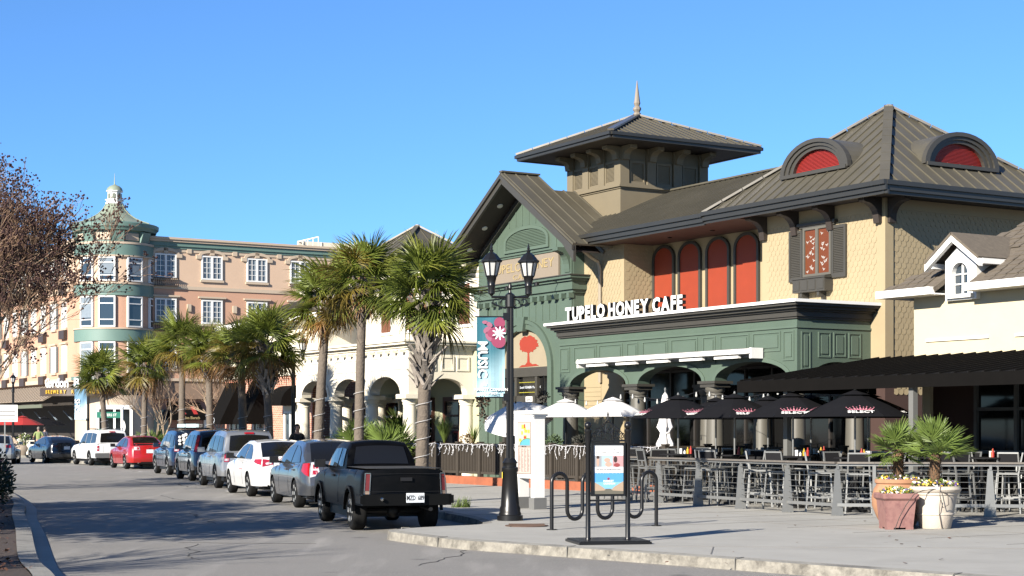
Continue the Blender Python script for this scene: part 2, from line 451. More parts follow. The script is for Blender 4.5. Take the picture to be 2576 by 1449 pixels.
def strip(mb, line, w0, w1, z0, z1, z2, face=None):
    """kerb body along a 2-D line: face at the line, top w wide to the right"""
    n = len(line); L = []
    for i in range(n):
        t = (line[min(i + 1, n - 1)] - line[max(i - 1, 0)]).normalized()
        nn = Vector((t.y, -t.x)) * (-1 if w1 < 0 else 1)
        L.append([(*(line[i] + nn * w0), z0), (*(line[i] + nn * (w0 + .02)), z1), (*(line[i] + nn * abs(w1)), z2)])
    for i in range(n - 1):
        (face or mb).quad(L[i][0], L[i + 1][0], L[i + 1][1], L[i][1])
        mb.quad(L[i][1], L[i + 1][1], L[i + 1][2], L[i][2])
    return [Vector(l[2][:2]) for l in L]
kb = MB(); kl = KERB[::-1]
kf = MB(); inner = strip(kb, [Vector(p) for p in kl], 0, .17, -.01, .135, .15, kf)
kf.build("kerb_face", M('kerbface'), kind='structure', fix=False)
kb.build("kerb", M('kerb'), kind='structure', fix=False)
pl = [tuple(p) for p in inner] + [(-9.5, 102.5), (60, 143), (60, 14)]
side = MB()
tri = tessellate_polygon([[Vector((p[0], p[1], 0)) for p in pl]])
side.add([(p[0], p[1], .149) for p in pl], tri)
pv = side.build("pavement", M('concrete'), kind='structure')
# score joints in the concrete, cut as narrow recessed strips of darker grout
jo = MB()
def joint(a, b, w=.018): jo.bar((a[0], a[1], .1505), (b[0], b[1], .1505), w, .004)
for i in range(-14, 12):
    a = W(i * 1.55 + .4, -11.5); b = W(i * 1.55 + .4, -2.35)
    if a.y < 26: a = W(i * 1.55 + .4, -8.6)
    if i > -3: joint(a, b)
for k in (-7.9, -6.4, -3.6):
    joint(W(-3.2 if k > -7 else -1.0, k), W(13, k))
joint((1.0, 22.99), (9, 22.3)); joint((2.55, 21.4), (2.75, 22.8))
jo.build("pavement_joint_lines", flat("joint_grey", (.20, .19, .17)), kind='structure')
# brick paving strip near the corner
# median on the left with its own kerb
ML = smooth_line([(-4.1, 15.5), (-5.08, 18.6), (-5.97, 21.1), (-7.85, 27.3), (-9.5, 32.6), (-11.0, 37.7), (-13.4, 44.5), (-17, 54), (-21, 64), (-25, 72)], 5)
mk = MB()
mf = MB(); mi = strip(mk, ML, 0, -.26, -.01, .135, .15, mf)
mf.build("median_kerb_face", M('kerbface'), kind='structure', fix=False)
mk.build("median_kerb", M('kerb'), kind='structure', fix=False)
sm = MB(); ring = [tuple(p) for p in mi] + [(-29, 72), (-25, 64), (-21.5, 54), (-18.5, 44), (-16, 33), (-13, 24), (-10.5, 15.5)]
tri = tessellate_polygon([[Vector((p[0], p[1], 0)) for p in ring]])
sm.add([(p[0], p[1], .13) for p in ring], tri)
sm.build("median_soil", M('soil'), kind='structure')
# gutter pan
gt = MB()
for i in range(len(ML) - 1):
    def off(i):
        t = (ML[min(i + 1, len(ML) - 1)] - ML[max(i - 1, 0)]).normalized(); nn = Vector((t.y, -t.x))
        return ML[i] + nn * .22
    a, b = off(i), off(i + 1)
    gt.quad((*ML[i], .006), (*a, .006), (*b, .006), (*ML[i + 1], .006))
gt.build("gutter", M('concrete'), kind='structure')
# parking stall marks
pm = MB()
for (x, y) in [(-3.2, 33.0), (-5.55, 40.4), (-7.9, 47.2), (-10.0, 53.6), (-12.2, 60.8), (-15.4, 69.6), (-19.0, 77.8)]:
    j = min(range(len(KERB)), key=lambda k: (KERB[k] - Vector((x + 2, y))).length)
    t = (KERB[j + 1] - KERB[j]).normalized(); t = -t if t.y < 0 else t; nn = Vector((t.y, -t.x)); c = Vector((x - .1, y))
    def P(a, b): return (*(c + t * a + nn * b), .006)
    pm.quad(P(-.5, -.05), P(-.5, .05), P(.5, .05), P(.5, -.05))
    pm.quad(P(-.05, .05), P(-.05, 1.2), P(.05, 1.2), P(.05, .05))
pm.build("parking_marks", M('paint'), kind='structure')
# cross street pavement in front of the hotel
hp = MB()
HO = Vector((-28.8, 121, 0))
def HW(x, y, z=0): return HO + U * x + V * y + Vector((0, 0, z))
hp.xy([tuple(HW(*p)[:2]) for p in [(4.6, -3), (4.9, 60), (-60, 60), (-60, -7.0), (1.5, -7.0), (3.6, -6.0)]], -.01, .15)
hp.build("hotel_pavement", M('concrete'), kind='structure')
# manhole cover set in the pavement and a clump of weeds on the kerb
c = gp(1325, 1323)
mh = MB(); mh.lathe([(.36, 0), (.36, .012), (.33, .016)], 24, (0, 0, 0))
for k in range(-4, 5): mh.box(-.3, .3, k * .065 - .012, k * .065 + .012, .016, .024)
tag(mh.build("manhole_cover", flat("rusty_iron", (.10, .055, .035), .8), loc=(c.x, c.y, .15)), "rusty round manhole cover in the pavement by the lamp base", "manhole cover")
# worn asphalt: crack sealant lines and kerb joints
cs = MB(); rr0 = random.Random(31)
for (x, y, L, a) in [(-4.2, 22.5, 3.5, .3), (-1.2, 21.5, 3.0, -.25), (-5.5, 31, 4.5, .25), (-7.6, 40, 5, .32), (-9.5, 50, 6, .3), (-3.0, 25.6, 2.4, 1.5)]:
    p = Vector((x, y)); d = Vector((-sin(a), cos(a)))
    for k in range(int(L / .22)):
        d2 = d + Vector((rr0.uniform(-.5, .5), rr0.uniform(-.2, .2))); q = p + d2.normalized() * .22
        cs.bar((p.x, p.y, .0035), (q.x, q.y, .0035), rr0.uniform(.008, .02), .003); p = q
cs.build("asphalt_cracks", flat("crack_tar", (.05, .048, .045), .9), kind='structure')
kj = MB()
acc = 0
for i in range(1, len(kl)):
    acc += (kl[i] - kl[i - 1]).length
    if acc > 2.6:
        acc = 0; a = kl[i]; b = inner[i]; t = (kl[i] - kl[i - 1]).normalized(); e = (a - b).normalized()
        kj.bar((a.x + e.x * .004, a.y + e.y * .004, .153), (b.x, b.y, .153), .018, .006); kj.bar((a.x + e.x * .004, a.y + e.y * .004, 0), (a.x + e.x * .004, a.y + e.y * .004, .15), .018, .012, up=(t.x, t.y, 0))
kj.build("kerb_joints", flat("joint_grey", (.20, .19, .17)), kind='structure')
# ------------------------------------------------------------------ the cafe
cafe = thing("cafe_building", "two storey beige and green restaurant with arcaded porch, square cupola and bronze metal roofs", "building", O3, RZ)
def scales(mb, face, a0, a1, z0, z1, w=.165, h=.135):
    """fish-scale shingles; face(a, z, out) gives a point on the wall"""
    row = 0; z = z0
    while z < z1:
        a = a0 + (w / 2 if row % 2 else 0)
        while a + w <= a1 + .001:
            t = R.uniform(.007, .012); c = a + w / 2; r = w / 2 - .006
            front = [face(c + r, z + h + .02, .004), face(c - r, z + h + .02, .004)]
            bot = [(c - r * cos(k * pi / 4), z + .07 - .07 * sin(k * pi / 4)) for k in range(5)]
            front += [face(p, q, t) for p, q in bot]
            back = [face(p, q, 0) for p, q in bot]
            n = len(mb.v); mb.v.extend([tuple(p) for p in front + back])
            mb.f.append(tuple(n + i for i in range(7)))
            for k in range(4): mb.f.append((n + 2 + k, n + 7 + k, n + 8 + k, n + 3 + k))
            a += w
        z += h; row += 1
# tower walls
MB().box(-4.15, .5, 2.374, 2.6, 3.5, 7.45).box(-.02, .5, 2.374, 2.6, 3.1, 3.5).build("tower_wall", M('beige'), cafe)
MB().box(.3, .497, 2.603, 9.5, 3.1, 7.45).build("tower_side_wall", M('beige'), cafe)
MB().box(-.02, .49, 2.38, 9.5, .15, 3.098).build("tower_shaded_base", flat("shade_dark_brick", (.05, .022, .016), .9), cafe)  # lower tower wall: shade beside the awning is put into this near-black colour
s = MB(); scales(s, lambda a, z, o: (a, 2.374 - o, z), -4.0, .25, 4.86, 7.1)
s.build("shingle_course", M('beige'), cafe, kind='stuff')
s = MB(); scales(s, lambda a, z, o: (.497 + o, a, z), 2.66, 8.6, 2.6, 7.15)
s.build("shingle_course", M('beige'), cafe, kind='stuff')
t = MB(); t.box(.28, .53, 2.345, 2.37, 3.1, 7.42); t.box(.50, .53, 2.37, 2.62, 3.1, 7.42)
t.box(-4.15, .28, 2.352, 2.374, 7.12, 7.42); t.box(.498, .52, 2.62, 9.3, 7.16, 7.42)
t.build("corner_board", M('beige'), cafe)
# recessed wall with the red arched panels, side wall and left wall
MB().box(-10.64, -4.0, 3.5, 3.7, 4.3, 7.45).build("recess_wall", M('beige'), cafe)
lw = MB(); lw.box(-12.8, -10.64, 2.4, 2.6, .15, 7.4); lw.box(-10.80, -10.637, 2.6, 3.5, 4.3, 7.4); lw.build("shingled_wall", M('beige'), cafe)
s = MB(); scales(s, lambda a, z, o: (a, 2.4 - o, z), -12.7, -10.75, 4.9, 7.2); scales(s, lambda a, z, o: (-10.637 + o, a, z), 2.45, 3.45, 4.9, 7.2)
s.build("shingle_course", M('beige'), cafe, kind='stuff')
cl = MB()
for k in range(20): cl.box(-12.75, -11.85, 2.385, 2.4, .4 + k * .14, .4 + k * .14 + .125)
cl.build("clapboard", M('beige'), cafe, kind='stuff')
for cx in (-10.07, -8.78, -7.44, -6.14):
    z0, zs, rise, w = 4.7, 6.9, .42, .55
    ol = [(cx + w, z0)] + arc(cx, zs, w, rise, 0, pi, 14) + [(cx - w, z0)]
    il = [(cx + w - .09, z0 + .06)] + arc(cx, zs, w - .09, rise - .085, 0, pi, 14) + [(cx - w + .09, z0 + .06)]
    fr = MB().xz([ol, il], 3.42, 3.5).build("arched_panel", M('taupe'), cafe)
    MB().xz([il], 3.46, 3.495).build("red_infill", M('red'), fr)
# middle roof, ridge, soffit, gutters
slab, seam = MB(), MB()
roof_plane(slab, seam, [(-11.75, 1.475, 7.62), (-4.2, 1.475, 7.62), (-4.2, 5.8, 9.45), (-14.5, 5.8, 9.45), (-14.5, 3.9, 8.65)], (1, 0, 0), .26)
roof_plane(slab, seam, [(-14.5, 5.8, 9.45), (-2.5, 5.8, 9.45), (-2.5, 10.1, 7.62), (-14.5, 10.1, 7.62)], (1, 0, 0), 1.2)
r = slab.build("roof", M('roof'), cafe); seam.build("roof_seam", M('roof'), r, kind='stuff')
MB().bar((-12.9, 5.8, 9.49), (-2.5, 5.8, 9.49), .22, .05).build("ridge_cap", M('roof'), r)
# tower pyramid roof
E0, E1 = -5.63, 1.406; F0, F1 = 1.475, 8.515; AX, AY, AZ = -2.11, 5.0, 10.32
slab, seam = MB(), MB()
A = (AX, AY, AZ)
roof_plane(slab, seam, [(E0, F0, 7.62), (E1, F0, 7.62), A], (1, 0, 0), .40)
roof_plane(slab, seam, [(E1, F0, 7.62), (E1, F1, 7.62), A], (0, 1, 0), .44)
roof_plane(slab, seam, [(E0, F1, 7.62), (E0, F0, 7.62), A], (0, 1, 0), .44)
roof_plane(slab, seam, [(E1, F1, 7.62), (E0, F1, 7.62), A], (1, 0, 0), .9)
tr = slab.build("tower_roof", M('roof'), cafe); seam.build("roof_seam", M('roof'), tr, kind='stuff')
for (a, b, k) in [((E1, F0, 7.66), (AX, AY, AZ + .05), 'roof'), ((E0, F0, 7.66), (AX, AY, AZ + .05), 'hip'), ((E1, F1, 7.66), (AX, AY, AZ + .05), 'hip')]:
    h = MB(); a = Vector(a); b = Vector(b); n = 9
    for i in range(n): h.bar(a.lerp(b, i / n + .004), a.lerp(b, (i + 1) / n), .24, .06)
    h.build("hip_cap", M(k), tr)
def gutter_run(mb, a, b, out):
    o = Vector(out)
    a = Vector(a); b = Vector(b)
    mb.bar(a + o * .05 + Vector((0, 0, .06)), b + o * .05 + Vector((0, 0, .06)), .12, .11)
    mb.bar(a + o * .02 - Vector((0, 0, .06)), b + o * .02 - Vector((0, 0, .06)), .06, .13)
    mb.bar(a - o * .04 - Vector((0, 0, .16)), b - o * .04 - Vector((0, 0, .16)), .06, .09)
gm = MB()
gutter_run(gm, (E0 + .1, F0, 7.56), (E1 + .1, F0, 7.56), (0, -1, 0)); gutter_run(gm, (E1, F0, 7.56), (E1, F1, 7.56), (1, 0, 0))
gm.build("eave_gutter", M('gutter'), tr)
gm = MB(); gutter_run(gm, (-11.75, 1.475, 7.53), (E0 + .1, 1.475, 7.53), (0, -1, 0)); gm.build("eave_gutter", M('gutter'), r)
MB().box(-11.6, -4.16, 1.56, 3.55, 7.36, 7.40).build("soffit", M('soffitred'), cafe)
sf = MB(); sf.box(-4.16, E1 - .05, F0 + .06, 2.37, 7.43, 7.46); sf.box(.5, E1 - .05, 2.37, F1, 7.43, 7.46); sf.build("soffit", M('soffit'), cafe)
for x in (-8.6, -6.6): MB().lathe([(.07, 0), (.07, -.02), (.05, -.03)], 12, (x, 2.6, 7.36)).build("soffit_light", M('black'), cafe)
ds = MB(); ds.tube([(-11.62, 1.42, 7.45), (-11.62, 1.45, 7.28), (-11.75, 1.9, 7.05), (-11.83, 2.25, 6.92), (-11.83, 2.33, 6.7), (-11.83, 2.33, 3.2)], .055, 8)
ds.build("downspout", flat("beige_pipe", (.38, .32, .24), .4), cafe, smooth=True)
def corbel(side, x, y, z, d=.6, h=.62, w=.2):
    """curved eave bracket; side 0 faces -y, side 1 faces +x"""
    prof = [(0, 0), (d, 0), (d, -.10), (d - .06, -.13)] + [(d - .08 - (d - .2) * sin(k / 6 * pi / 2), -.13 - (h - .25) * (1 - cos(k / 6 * pi / 2))) for k in range(7)] + [(.1, -h), (0, -h)]
    m = MB()
    if side == 0: m.prism([prof], lambda a, b: (x - w / 2, y - a, z + b), lambda a, b: (x + w / 2, y - a, z + b))
    else: m.prism([prof], lambda a, b: (x + a, y - w / 2, z + b), lambda a, b: (x + a, y + w / 2, z + b))
    return m
for x in (-4.02, -2.75, -1.38, .32): corbel(0, x, 2.35, 7.43).build("eave_bracket", M('soffit'), cafe)
for y in (2.52,): corbel(1, .51, y, 7.43).build("eave_bracket", M('soffit'), cafe)
# arched roof dormers with red louvres
def dormer(side):
    ra, rr = 1.28, .86
    def P(a, out, z):
        return (AX + a, 2.45 - out, z) if side == 0 else (.43 + out, AY + a, z)
    zb = 7.62 + .76 * (2.45 - F0) + .02
    d = MB(); n = 18; back = 1.25
    for (o0, o1, k0, k1) in [(-back, .06, 1.0, .97)]:
        ring = lambda o, s: [P(ra * s * cos(pi * i / n), o, zb + rr * s * sin(pi * i / n)) for i in range(n + 1)]
        a, b = ring(.06, 1), ring(-back, 1)
        for i in range(n): d.quad(a[i], a[i + 1], b[i + 1], b[i])
    ob = d.build("arched_dormer", M('roof'), tr, smooth=True)
    steps = [(1.02, .90, .10), (.90, .80, .05), (.80, .70, .0)]
    for s0, s1, o in steps:
        q = MB()
        for (f0, f1) in [(o, o - .14)]:
            lo = [(ra * s0 * cos(pi * i / n), rr * s0 * sin(pi * i / n)) for i in range(n + 1)] + [(ra * s1 * cos(pi * i / n), rr * s1 * sin(pi * i / n)) for i in range(n, -1, -1)]
            q.prism([lo], lambda a, b: P(a, f0, zb + b), lambda a, b: P(a, f1, zb + b))
        q.build("dormer_trim", M('taupe'), ob)
    q = MB(); q.prism([[(ra * .7 * cos(pi * i / n), .06 + rr * .66 * sin(pi * i / n)) for i in range(n + 1)]], lambda a, b: P(a, -.12, zb + b), lambda a, b: P(a, -.2, zb + b))
    z = .08
    while z < rr * .66:
        hw = ra * .69 * sqrt(max(0, 1 - ((z) / (rr * .72)) ** 2))
        q.bar(P(-hw, -.11, zb + z), P(hw, -.11, zb + z), .034, .010); z += .034
    q.build("red_louver", M('redlouver'), ob)
    q = MB(); q.bar(P(-ra * .98, .03, zb + .0), P(ra * .98, .03, zb + .0), .22, .09); q.build("dormer_sill", M('taupe'), ob)
dormer(0); dormer(1)
# tower window, shutters, flower box
wf = MB(); x0, x1, z0, z1 = -2.43, -1.36, 5.70, 6.96; yy = 2.374
wf.xz([[(x0, z0), (x1, z0), (x1, z1), (x0, z1)], [(x0 + .07, z0 + .06), (x0 + .07, z1 - .06), (-1.945, z1 - .06), (-1.945, z0 + .06)], [(-1.845, z0 + .06), (-1.845, z1 - .06), (x1 - .07, z1 - .06), (x1 - .07, z0 + .06)]], yy - .09, yy)
wd = wf.build("printed_window", M('taupelight'), cafe)
MB().box(x0 + .05, x1 - .05, yy - .05, yy - .01, z0 + .05, z1 - .05).build("window_pane", flat("rust_print", (.155, .042, .012), .35), wd)
b = MB()
for k in range(30):
    bx = R.choice([R.uniform(x0 + .14, -2.0), R.uniform(-1.78, x1 - .14)]) if k > 17 else ([x0 + .17, -2.06, x0 + .27, -1.72, -1.54, -1.66][k % 6] + R.uniform(-.03, .03))
    bz = z0 + .12 + (k * .0631 % 1.05); a = R.uniform(-.5, .5)
    m = Matrix.Translation((bx, yy - .052, bz)) @ Matrix.Rotation(a, 4, 'Y')
    for (cx, cz, rx, rz_, rt) in [(0, 0, .010, .034, 0), (-.028, .018, .010, .03, .8), (.028, .018, .010, .03, -.8)]:
        mm = m @ Matrix.Translation((cx, 0, cz)) @ Matrix.Rotation(-rt, 4, 'Y')
        b.add([mm @ Vector((rx * cos(i * pi / 4), 0, rz_ * sin(i * pi / 4))) for i in range(8)], [tuple(range(8))])
b.build("bee_print", flat('bee_grey', (.44, .43, .40)), wd, kind='stuff')
h = MB(); h.box(x0 - .18, x1 + .18, yy - .14, yy, z1 + .05, z1 + .12); h.box(x0 - .12, x1 + .12, yy - .09, yy, z1, z1 + .05); h.build("window_head", M('taupe'), wd)
for sx in (x0 - .30, x1 + .27):
    sh = MB().xz([[(sx - .26, 5.60), (sx + .26, 5.60), (sx + .26, 6.93), (sx - .26, 6.93)], [(sx - .19, 5.70), (sx - .19, 6.85), (sx + .19, 6.85), (sx + .19, 5.70)]], yy - .08, yy - .03).build("shutter", M('taupe'), cafe)
    q = MB()
    for k in range(26): q.cbox((sx, yy - .055, 5.72 + k * .044), .38, .012, .05, rx=-.5)
    q.box(sx - .19, sx + .19, yy - .036, yy - .03, 5.7, 6.85)
    q.build("shutter_slat", M('taupe'), sh, kind='stuff')
fb = MB(); fb.box(-2.58, -1.36, yy - .30, yy, 5.28, 5.62)
for k in range(4): fb.box(-2.55 + k * .305, -2.55 + k * .305 + .24, yy - .315, yy - .3, 5.33, 5.58)
fb.box(-2.62, -1.32, yy - .33, yy, 5.62, 5.66); fbx = fb.build("window_box", M('taupe'), cafe)
for x in (-2.3, -1.65): corbel(0, x, yy, 5.28, .26, .26, .08).build("box_bracket", M('taupe'), fbx)
# ------------------------------------------------------------------ porch
def arch_notch(c, hw, zs, rise, z0, n=16):
    return [(c + hw * cos(pi * i / n), zs + rise * sin(pi * i / n)) for i in range(n + 1)]
def arched_beam(lo, hi, z0, z1, arches):
    pts = [(lo, z0)]
    for (c, hw, rise) in arches: pts += arch_notch(c, hw, z0, rise, z0)[::-1]
    return pts + [(hi, z0), (hi, z1), (lo, z1)]
pf = MB(); pf.xz([arched_beam(-10.48, 0, 3.0, 4.42, [(-8.52, 1.42, .44), (-5.1, 1.42, .44), (-1.72, 1.42, .44)])], 0, .36)
pf.build("porch_front", M('green'), cafe)
MB().yz([arched_beam(.36, 2.372, 3.0, 4.42, [(1.28, .82, .4)])], -.36, -.002).build("porch_side", M('green'), cafe)
# raised mouldings round the arches and the panels
for c in (-8.5, -5.1, -1.72):
    m = MB(); a = arch_notch(c, 1.42, 3.0, .44, 0); b2 = arch_notch(c, 1.54, 3.0, .55, 0)
    m.xz([b2 + a[::-1]], -.035, -.001); m.build("arch_moulding", M('greenlight'), cafe)
def panel(mk, a0, a1, z0, z1):
    m = MB(); w = .035
    for (p, q) in [((a0, z0), (a1, z0 + w)), ((a0, z1 - w), (a1, z1)), ((a0, z0 + w), (a0 + w, z1 - w)), ((a1 - w, z0 + w), (a1, z1 - w))]:
        mk(m, p[0], q[0], p[1], q[1])
    mk(m, a0 + .09, a1 - .09, z0 + .09, z1 - .09)
    m.build("raised_panel", M('greenlight'), cafe)
fk = lambda m, a, b, z0, z1: m.box(a, b, -.022, -.001, z0, z1)
for c in (-10.2, -6.8, -3.4): panel(fk, c - .26, c + .26, 3.42, 4.14)
panel(fk, -.5, -.1, 3.42, 4.14)
for c in (-8.5, -5.1, -1.72):
    panel(fk, c - 1.22, c - .02 - .05, 3.66, 4.14); panel(fk, c + .07, c + 1.22 - (.1 if c > -2 else 0), 3.66, 4.14)
sk = lambda m, a, b, z0, z1: m.box(-.003, .02, a, b, z0, z1)
for y, z0 in ((.12, 3.2), (.66, 3.5), (1.15, 3.52), (1.64, 3.5)): panel(sk, y, y + (.3 if y < .5 else .4), z0, 4.12)
m = MB(); m.box(-10.5, .03, -.035, .0, 4.20, 4.25); m.box(0, .03, 0, 2.37, 4.20, 4.25); m.build("fascia_moulding", M('greenlight'), cafe)
co = MB()
for (o, z0, z1) in [(.05, 4.42, 4.47), (.09, 4.47, 4.60), (.15, 4.60, 4.65), (.24, 4.65, 4.72), (.34, 4.72, 4.785)]:
    co.box(-10.48 - o * .6, o, -o, 2.368, z0, z1)
pc = co.build("porch_cornice", M('taupe'), cafe)
m = MB(); m.box(-10.75, .40, -.40, 2.366, 4.785, 4.86); m.build("white_coping", M('white'), pc)
MB().box(-11.0, -.37, .37, 2.44, 3.48, 3.55).build("porch_ceiling", M('soffit'), cafe)
MB().box(-11.17, .45, -1.9, 2.45, .1, .36).build("porch_floor", M('concrete'), cafe)
def column(mb, x, y, z0, z1, r):
    h = z1 - z0
    mb.lathe([(r * 1.18, 0), (r * 1.18, .08), (r * 1.05, .12), (r, .16), (r * .99, h * .4), (r * .88, h - .22), (r * .98, h - .2), (r * .98, h - .17), (r * .9, h - .15), (r * 1.08, h - .1), (r * 1.1, h)], 20, (x, y, z0))
for (x, y) in [(-10.2, .19), (-6.8, .19), (-3.4, .19), (-.28, .22), (-.28, 2.1), (-3.9, 2.15), (-6.2, 2.15)]:
    c = MB(); column(c, x, y, .36, 2.84, .235); c = c.build("porch_column", M('taupelight'), cafe, smooth=True)
    k = MB(); k.box(x - .36, x + .36, y - .3, y + .3, 2.93, 3.0); k.box(x - .30, x + .30, y - .26, y + .26, 2.84, 2.93); k.build("column_capital", M('taupe'), c)
# shopfront behind the porch
MB().box(-11.85, .3, 2.5, 2.56, .15, 3.5).build("shopfront_glass", M('glass'), cafe)
m = MB()
for k in range(11): x = -11.8 + k * 1.13; m.box(x, x + .07, 2.45, 2.5, .36, 3.5)
for z in (.36, .8, 2.6, 3.4): m.box(-11.8, .3, 2.46, 2.5, z, z + .07)
m.build("shopfront_mullion", flat("dark_mullion", (.035, .03, .026), .5), cafe)
# retracted patio awning with lamps below
aw = MB(); aw.box(-8.9, -1.25, -.34, -.10, 3.60, 3.74); aw.box(-8.93, -1.22, -.46, -.30, 3.62, 3.70); aw.box(-8.95, -8.88, -.42, -.05, 3.5, 3.74); aw.box(-1.28, -1.2, -.42, -.05, 3.5, 3.76)
wa = thing("retractable_awning", "white folded awning cassette across the green porch above the arches", "awning", O3, RZ)
aw.build("cassette", M('white'), wa)
m = MB(); m.box(-8.85, -1.3, -.30, -.12, 3.74, 3.765); m.bar((-8.8, -.2, 3.56), (-1.4, -.2, 3.56), .05); m.build("front_bar", flat("grey_track", (.2, .2, .19)), wa)
for k in range(5): MB().box(-8.5 + k * 1.45, -7.55 + k * 1.45, -.40, -.30, 3.52, 3.58).build("lamp_tube", M('white'), wa)
# standing letters
def letters(s, x0, x1, y, z, h, m, parent, name, extrude=.05, bold=.01, rz=0, depth_mat=None):
    ms = [(c, text_mesh(c, 1.0, m, 0.001, bold / h, 'LEFT', name)) for c in s if c != ' ']
    ws = []
    for c, me in ms:
        xs = [v.co.x for v in me.vertices]; ws.append((min(xs), max(xs), max(v.co.y for v in me.vertices)))
    gap, sp = .10, .26; tot = 0; it = iter(ws)
    for c in s: tot += sp if c == ' ' else (lambda w: w[1] - w[0] + gap)(next(it))
    k = (x1 - x0) / tot; x = x0; i = 0
    for c in s:
        if c == ' ': x += sp * k; continue
        me = ms[i][1]; w = ws[i]; i += 1
        for v in me.vertices: v.co = Vector(((v.co.x - w[0]) * k, v.co.y * h / .72, (1 if v.co.z > 0 else -1) * extrude))
        if depth_mat:
            me.materials.append(depth_mat); me.update()
            for p in me.polygons: p.material_index = 0 if p.normal.z > .7 else 1
        o = link(name, me, parent); o.matrix_local = upright((x, y, z), 0)
        x += (w[1] - w[0] + gap) * k
sg = thing("cafe_sign_letters", "large white block letters TUPELO HONEY CAFE standing on the porch roof edge", "sign", O3, RZ)
letters("TUPELO HONEY CAFE", -9.8, -4.15, -.2, 4.90, .37, M('white'), sg, "letter", .06, .016, depth_mat=M("black"))
MB().box(-9.85, -4.1, -.14, -.02, 4.862, 4.90).build("sign_rail", M('taupe'), sg)
# ------------------------------------------------------------------ entrance bay with gable
GX, GZ, GS = -15.4, 10.02, .63
ent = MB()
xa, xb, y0 = -18.6, -12.8, 2.0
ca, hw, zs, rise = -15.76, 1.5, 3.75, 1.28
an = [(ca + hw * cos(pi * i / 24), zs + rise * sin(pi * i / 24)) for i in range(25)]
ent.xz([[(xa, .15), (ca - hw, .15)] + an[::-1] + [(ca + hw, .15), (xb, .15), (xb, 7.42), (xb - .0, GZ - .32 - GS * abs(xb - GX)), (GX, GZ - .32), (xa, GZ - .32 - GS * abs(xa - GX)), (xa, 7.42)]], y0, y0 + .25)
ent.box(xb - .25, xb, y0 + .25, 2.62, .15, 7.6); ent.box(xa, xa + .25, y0 + .25, 2.62, .15, 7.5)
ent.build("entrance_wall", M('green'), cafe)
m = MB()
x = -18.3
while x < -12.9:
    zt = GZ - .45 - GS * abs(x - GX)
    if zt > 7.6 and not (-17.1 < x < -14.1): m.box(x - .02, x + .02, y0 - .02, y0 - .001, 7.56, zt)
    elif zt > 8.4: m.box(x - .02, x + .02, y0 - .02, y0 - .001, 8.42, zt)
    m.box(x - .015, x + .015, y0 - .018, y0 - .001, 5.25, 5.85)
    x += .41
m.build("batten", M('greenlight'), cafe, kind='stuff')
lv = MB().xz([[(-16.95, 7.58), (-14.2, 7.58), (-14.2, 7.9)] + arc(-15.575, 7.9, 1.375, .48, 0, pi, 16) + [(-16.95, 7.9)], [(-16.82, 7.66), (-16.82, 7.9)] + arc(-15.575, 7.9, 1.245, .38, pi, 0, 16) + [(-14.33, 7.66)]], y0 - .06, y0 - .001).build("arched_louver", M('greenlight'), cafe)
q = MB(); z = 7.68
while z < 8.26:
    k = 1.24 if z < 7.9 else 1.24 * sqrt(max(.01, 1 - ((z - 7.9) / .385) ** 2))
    q.cbox((-15.575, y0 - .02, z), 2 * k, .012, .055, rx=-.6); z += .05
q.build("louver_slat", M('green'), lv, kind='stuff')
# entrance cornices, pilasters, dentils
cc = MB()
for (o, z0, z1) in [(.05, 7.40, 7.47), (.10, 7.47, 7.53)]: cc.box(xa - .02, xb + .02, y0 - o, y0 - .001, z0, z1)
for (o, z0, z1) in [(.08, 6.02, 6.12), (.16, 6.12, 6.38), (.24, 6.38, 6.46), (.34, 6.46, 6.54)]: cc.box(xa - o, xb + o, y0 - o, 2.7, z0, z1)
ecn = cc.build("entrance_cornice", M('green'), cafe)
MB().box(xa - .38, xb + .38, y0 - .38, 2.7, 6.54, 6.57).build("cornice_cap", M('taupe'), ecn)
for k in range(14):
    x = xa + .1 + k * .43
    MB().box(x, x + .14, y0 - .2, y0 - .001, 5.86, 6.02).build("dentil", M('green'), ecn)
for x in (xa + .3, xb - .3):
    p = MB(); p.box(x - .28, x + .28, y0 - .06, y0 - .001, .15, 5.85); p.box(x - .28, x + .28, y0 - .07, y0 - .001, 6.57, 7.4)
    p.box(x - .34, x + .34, y0 - .1, y0 - .001, .15, .6); p.build("pilaster", M('green'), cafe)
corbel(0, xb - .22, y0, 7.42, .55, .75, .3).build("gable_bracket", M('green'), cafe)
# arched transom with the painted tree, entrance doors
for (s0, s1, o) in [(1.0, 1.12, .05), (1.12, 1.2, .09)]:
    a = [(ca + hw * s0 * cos(pi * i / 24), zs + (rise + hw * (s0 - 1)) * sin(pi * i / 24)) for i in range(25)]
    b2 = [(ca + hw * s1 * cos(pi * i / 24), zs + (rise + hw * (s1 - 1)) * sin(pi * i / 24)) for i in range(25)]
    m = MB(); m.xz([[(ca + hw * s1, .15)] + b2 + [(ca - hw * s1, .15), (ca - hw * s0, .15)] + a[::-1] + [(ca + hw * s0, .15)]], y0 - o, y0 - .001); m.build("arch_surround", M('green'), cafe)
m = MB(); m.xz([[(ca - .16, 4.95), (ca + .16, 4.95), (ca + .26, 5.42), (ca - .26, 5.42)]], y0 - .16, y0 - .001); m.build("keystone", M('green'), cafe)
tp = MB(); tp.xz([[(ca + hw * cos(pi * i / 24), zs + .03 + (rise - .03) * sin(pi * i / 24)) for i in range(25)]], y0 + .12, y0 + .2)
tpo = tp.build("transom_panel", M('beigeflat'), cafe)
cr = []
for i in range(56):
    a = 2 * pi * i / 56; r = .62 * (1 + R.uniform(-.13, .10)) * (1 - .10 * abs(sin(2.5 * a)))
    cr.append((ca + .1 + r * cos(a), 4.50 + r * (.58 if sin(a) > 0 else .40) * sin(a)))
m = MB(); m.xz([cr], y0 + .11, y0 + .119)
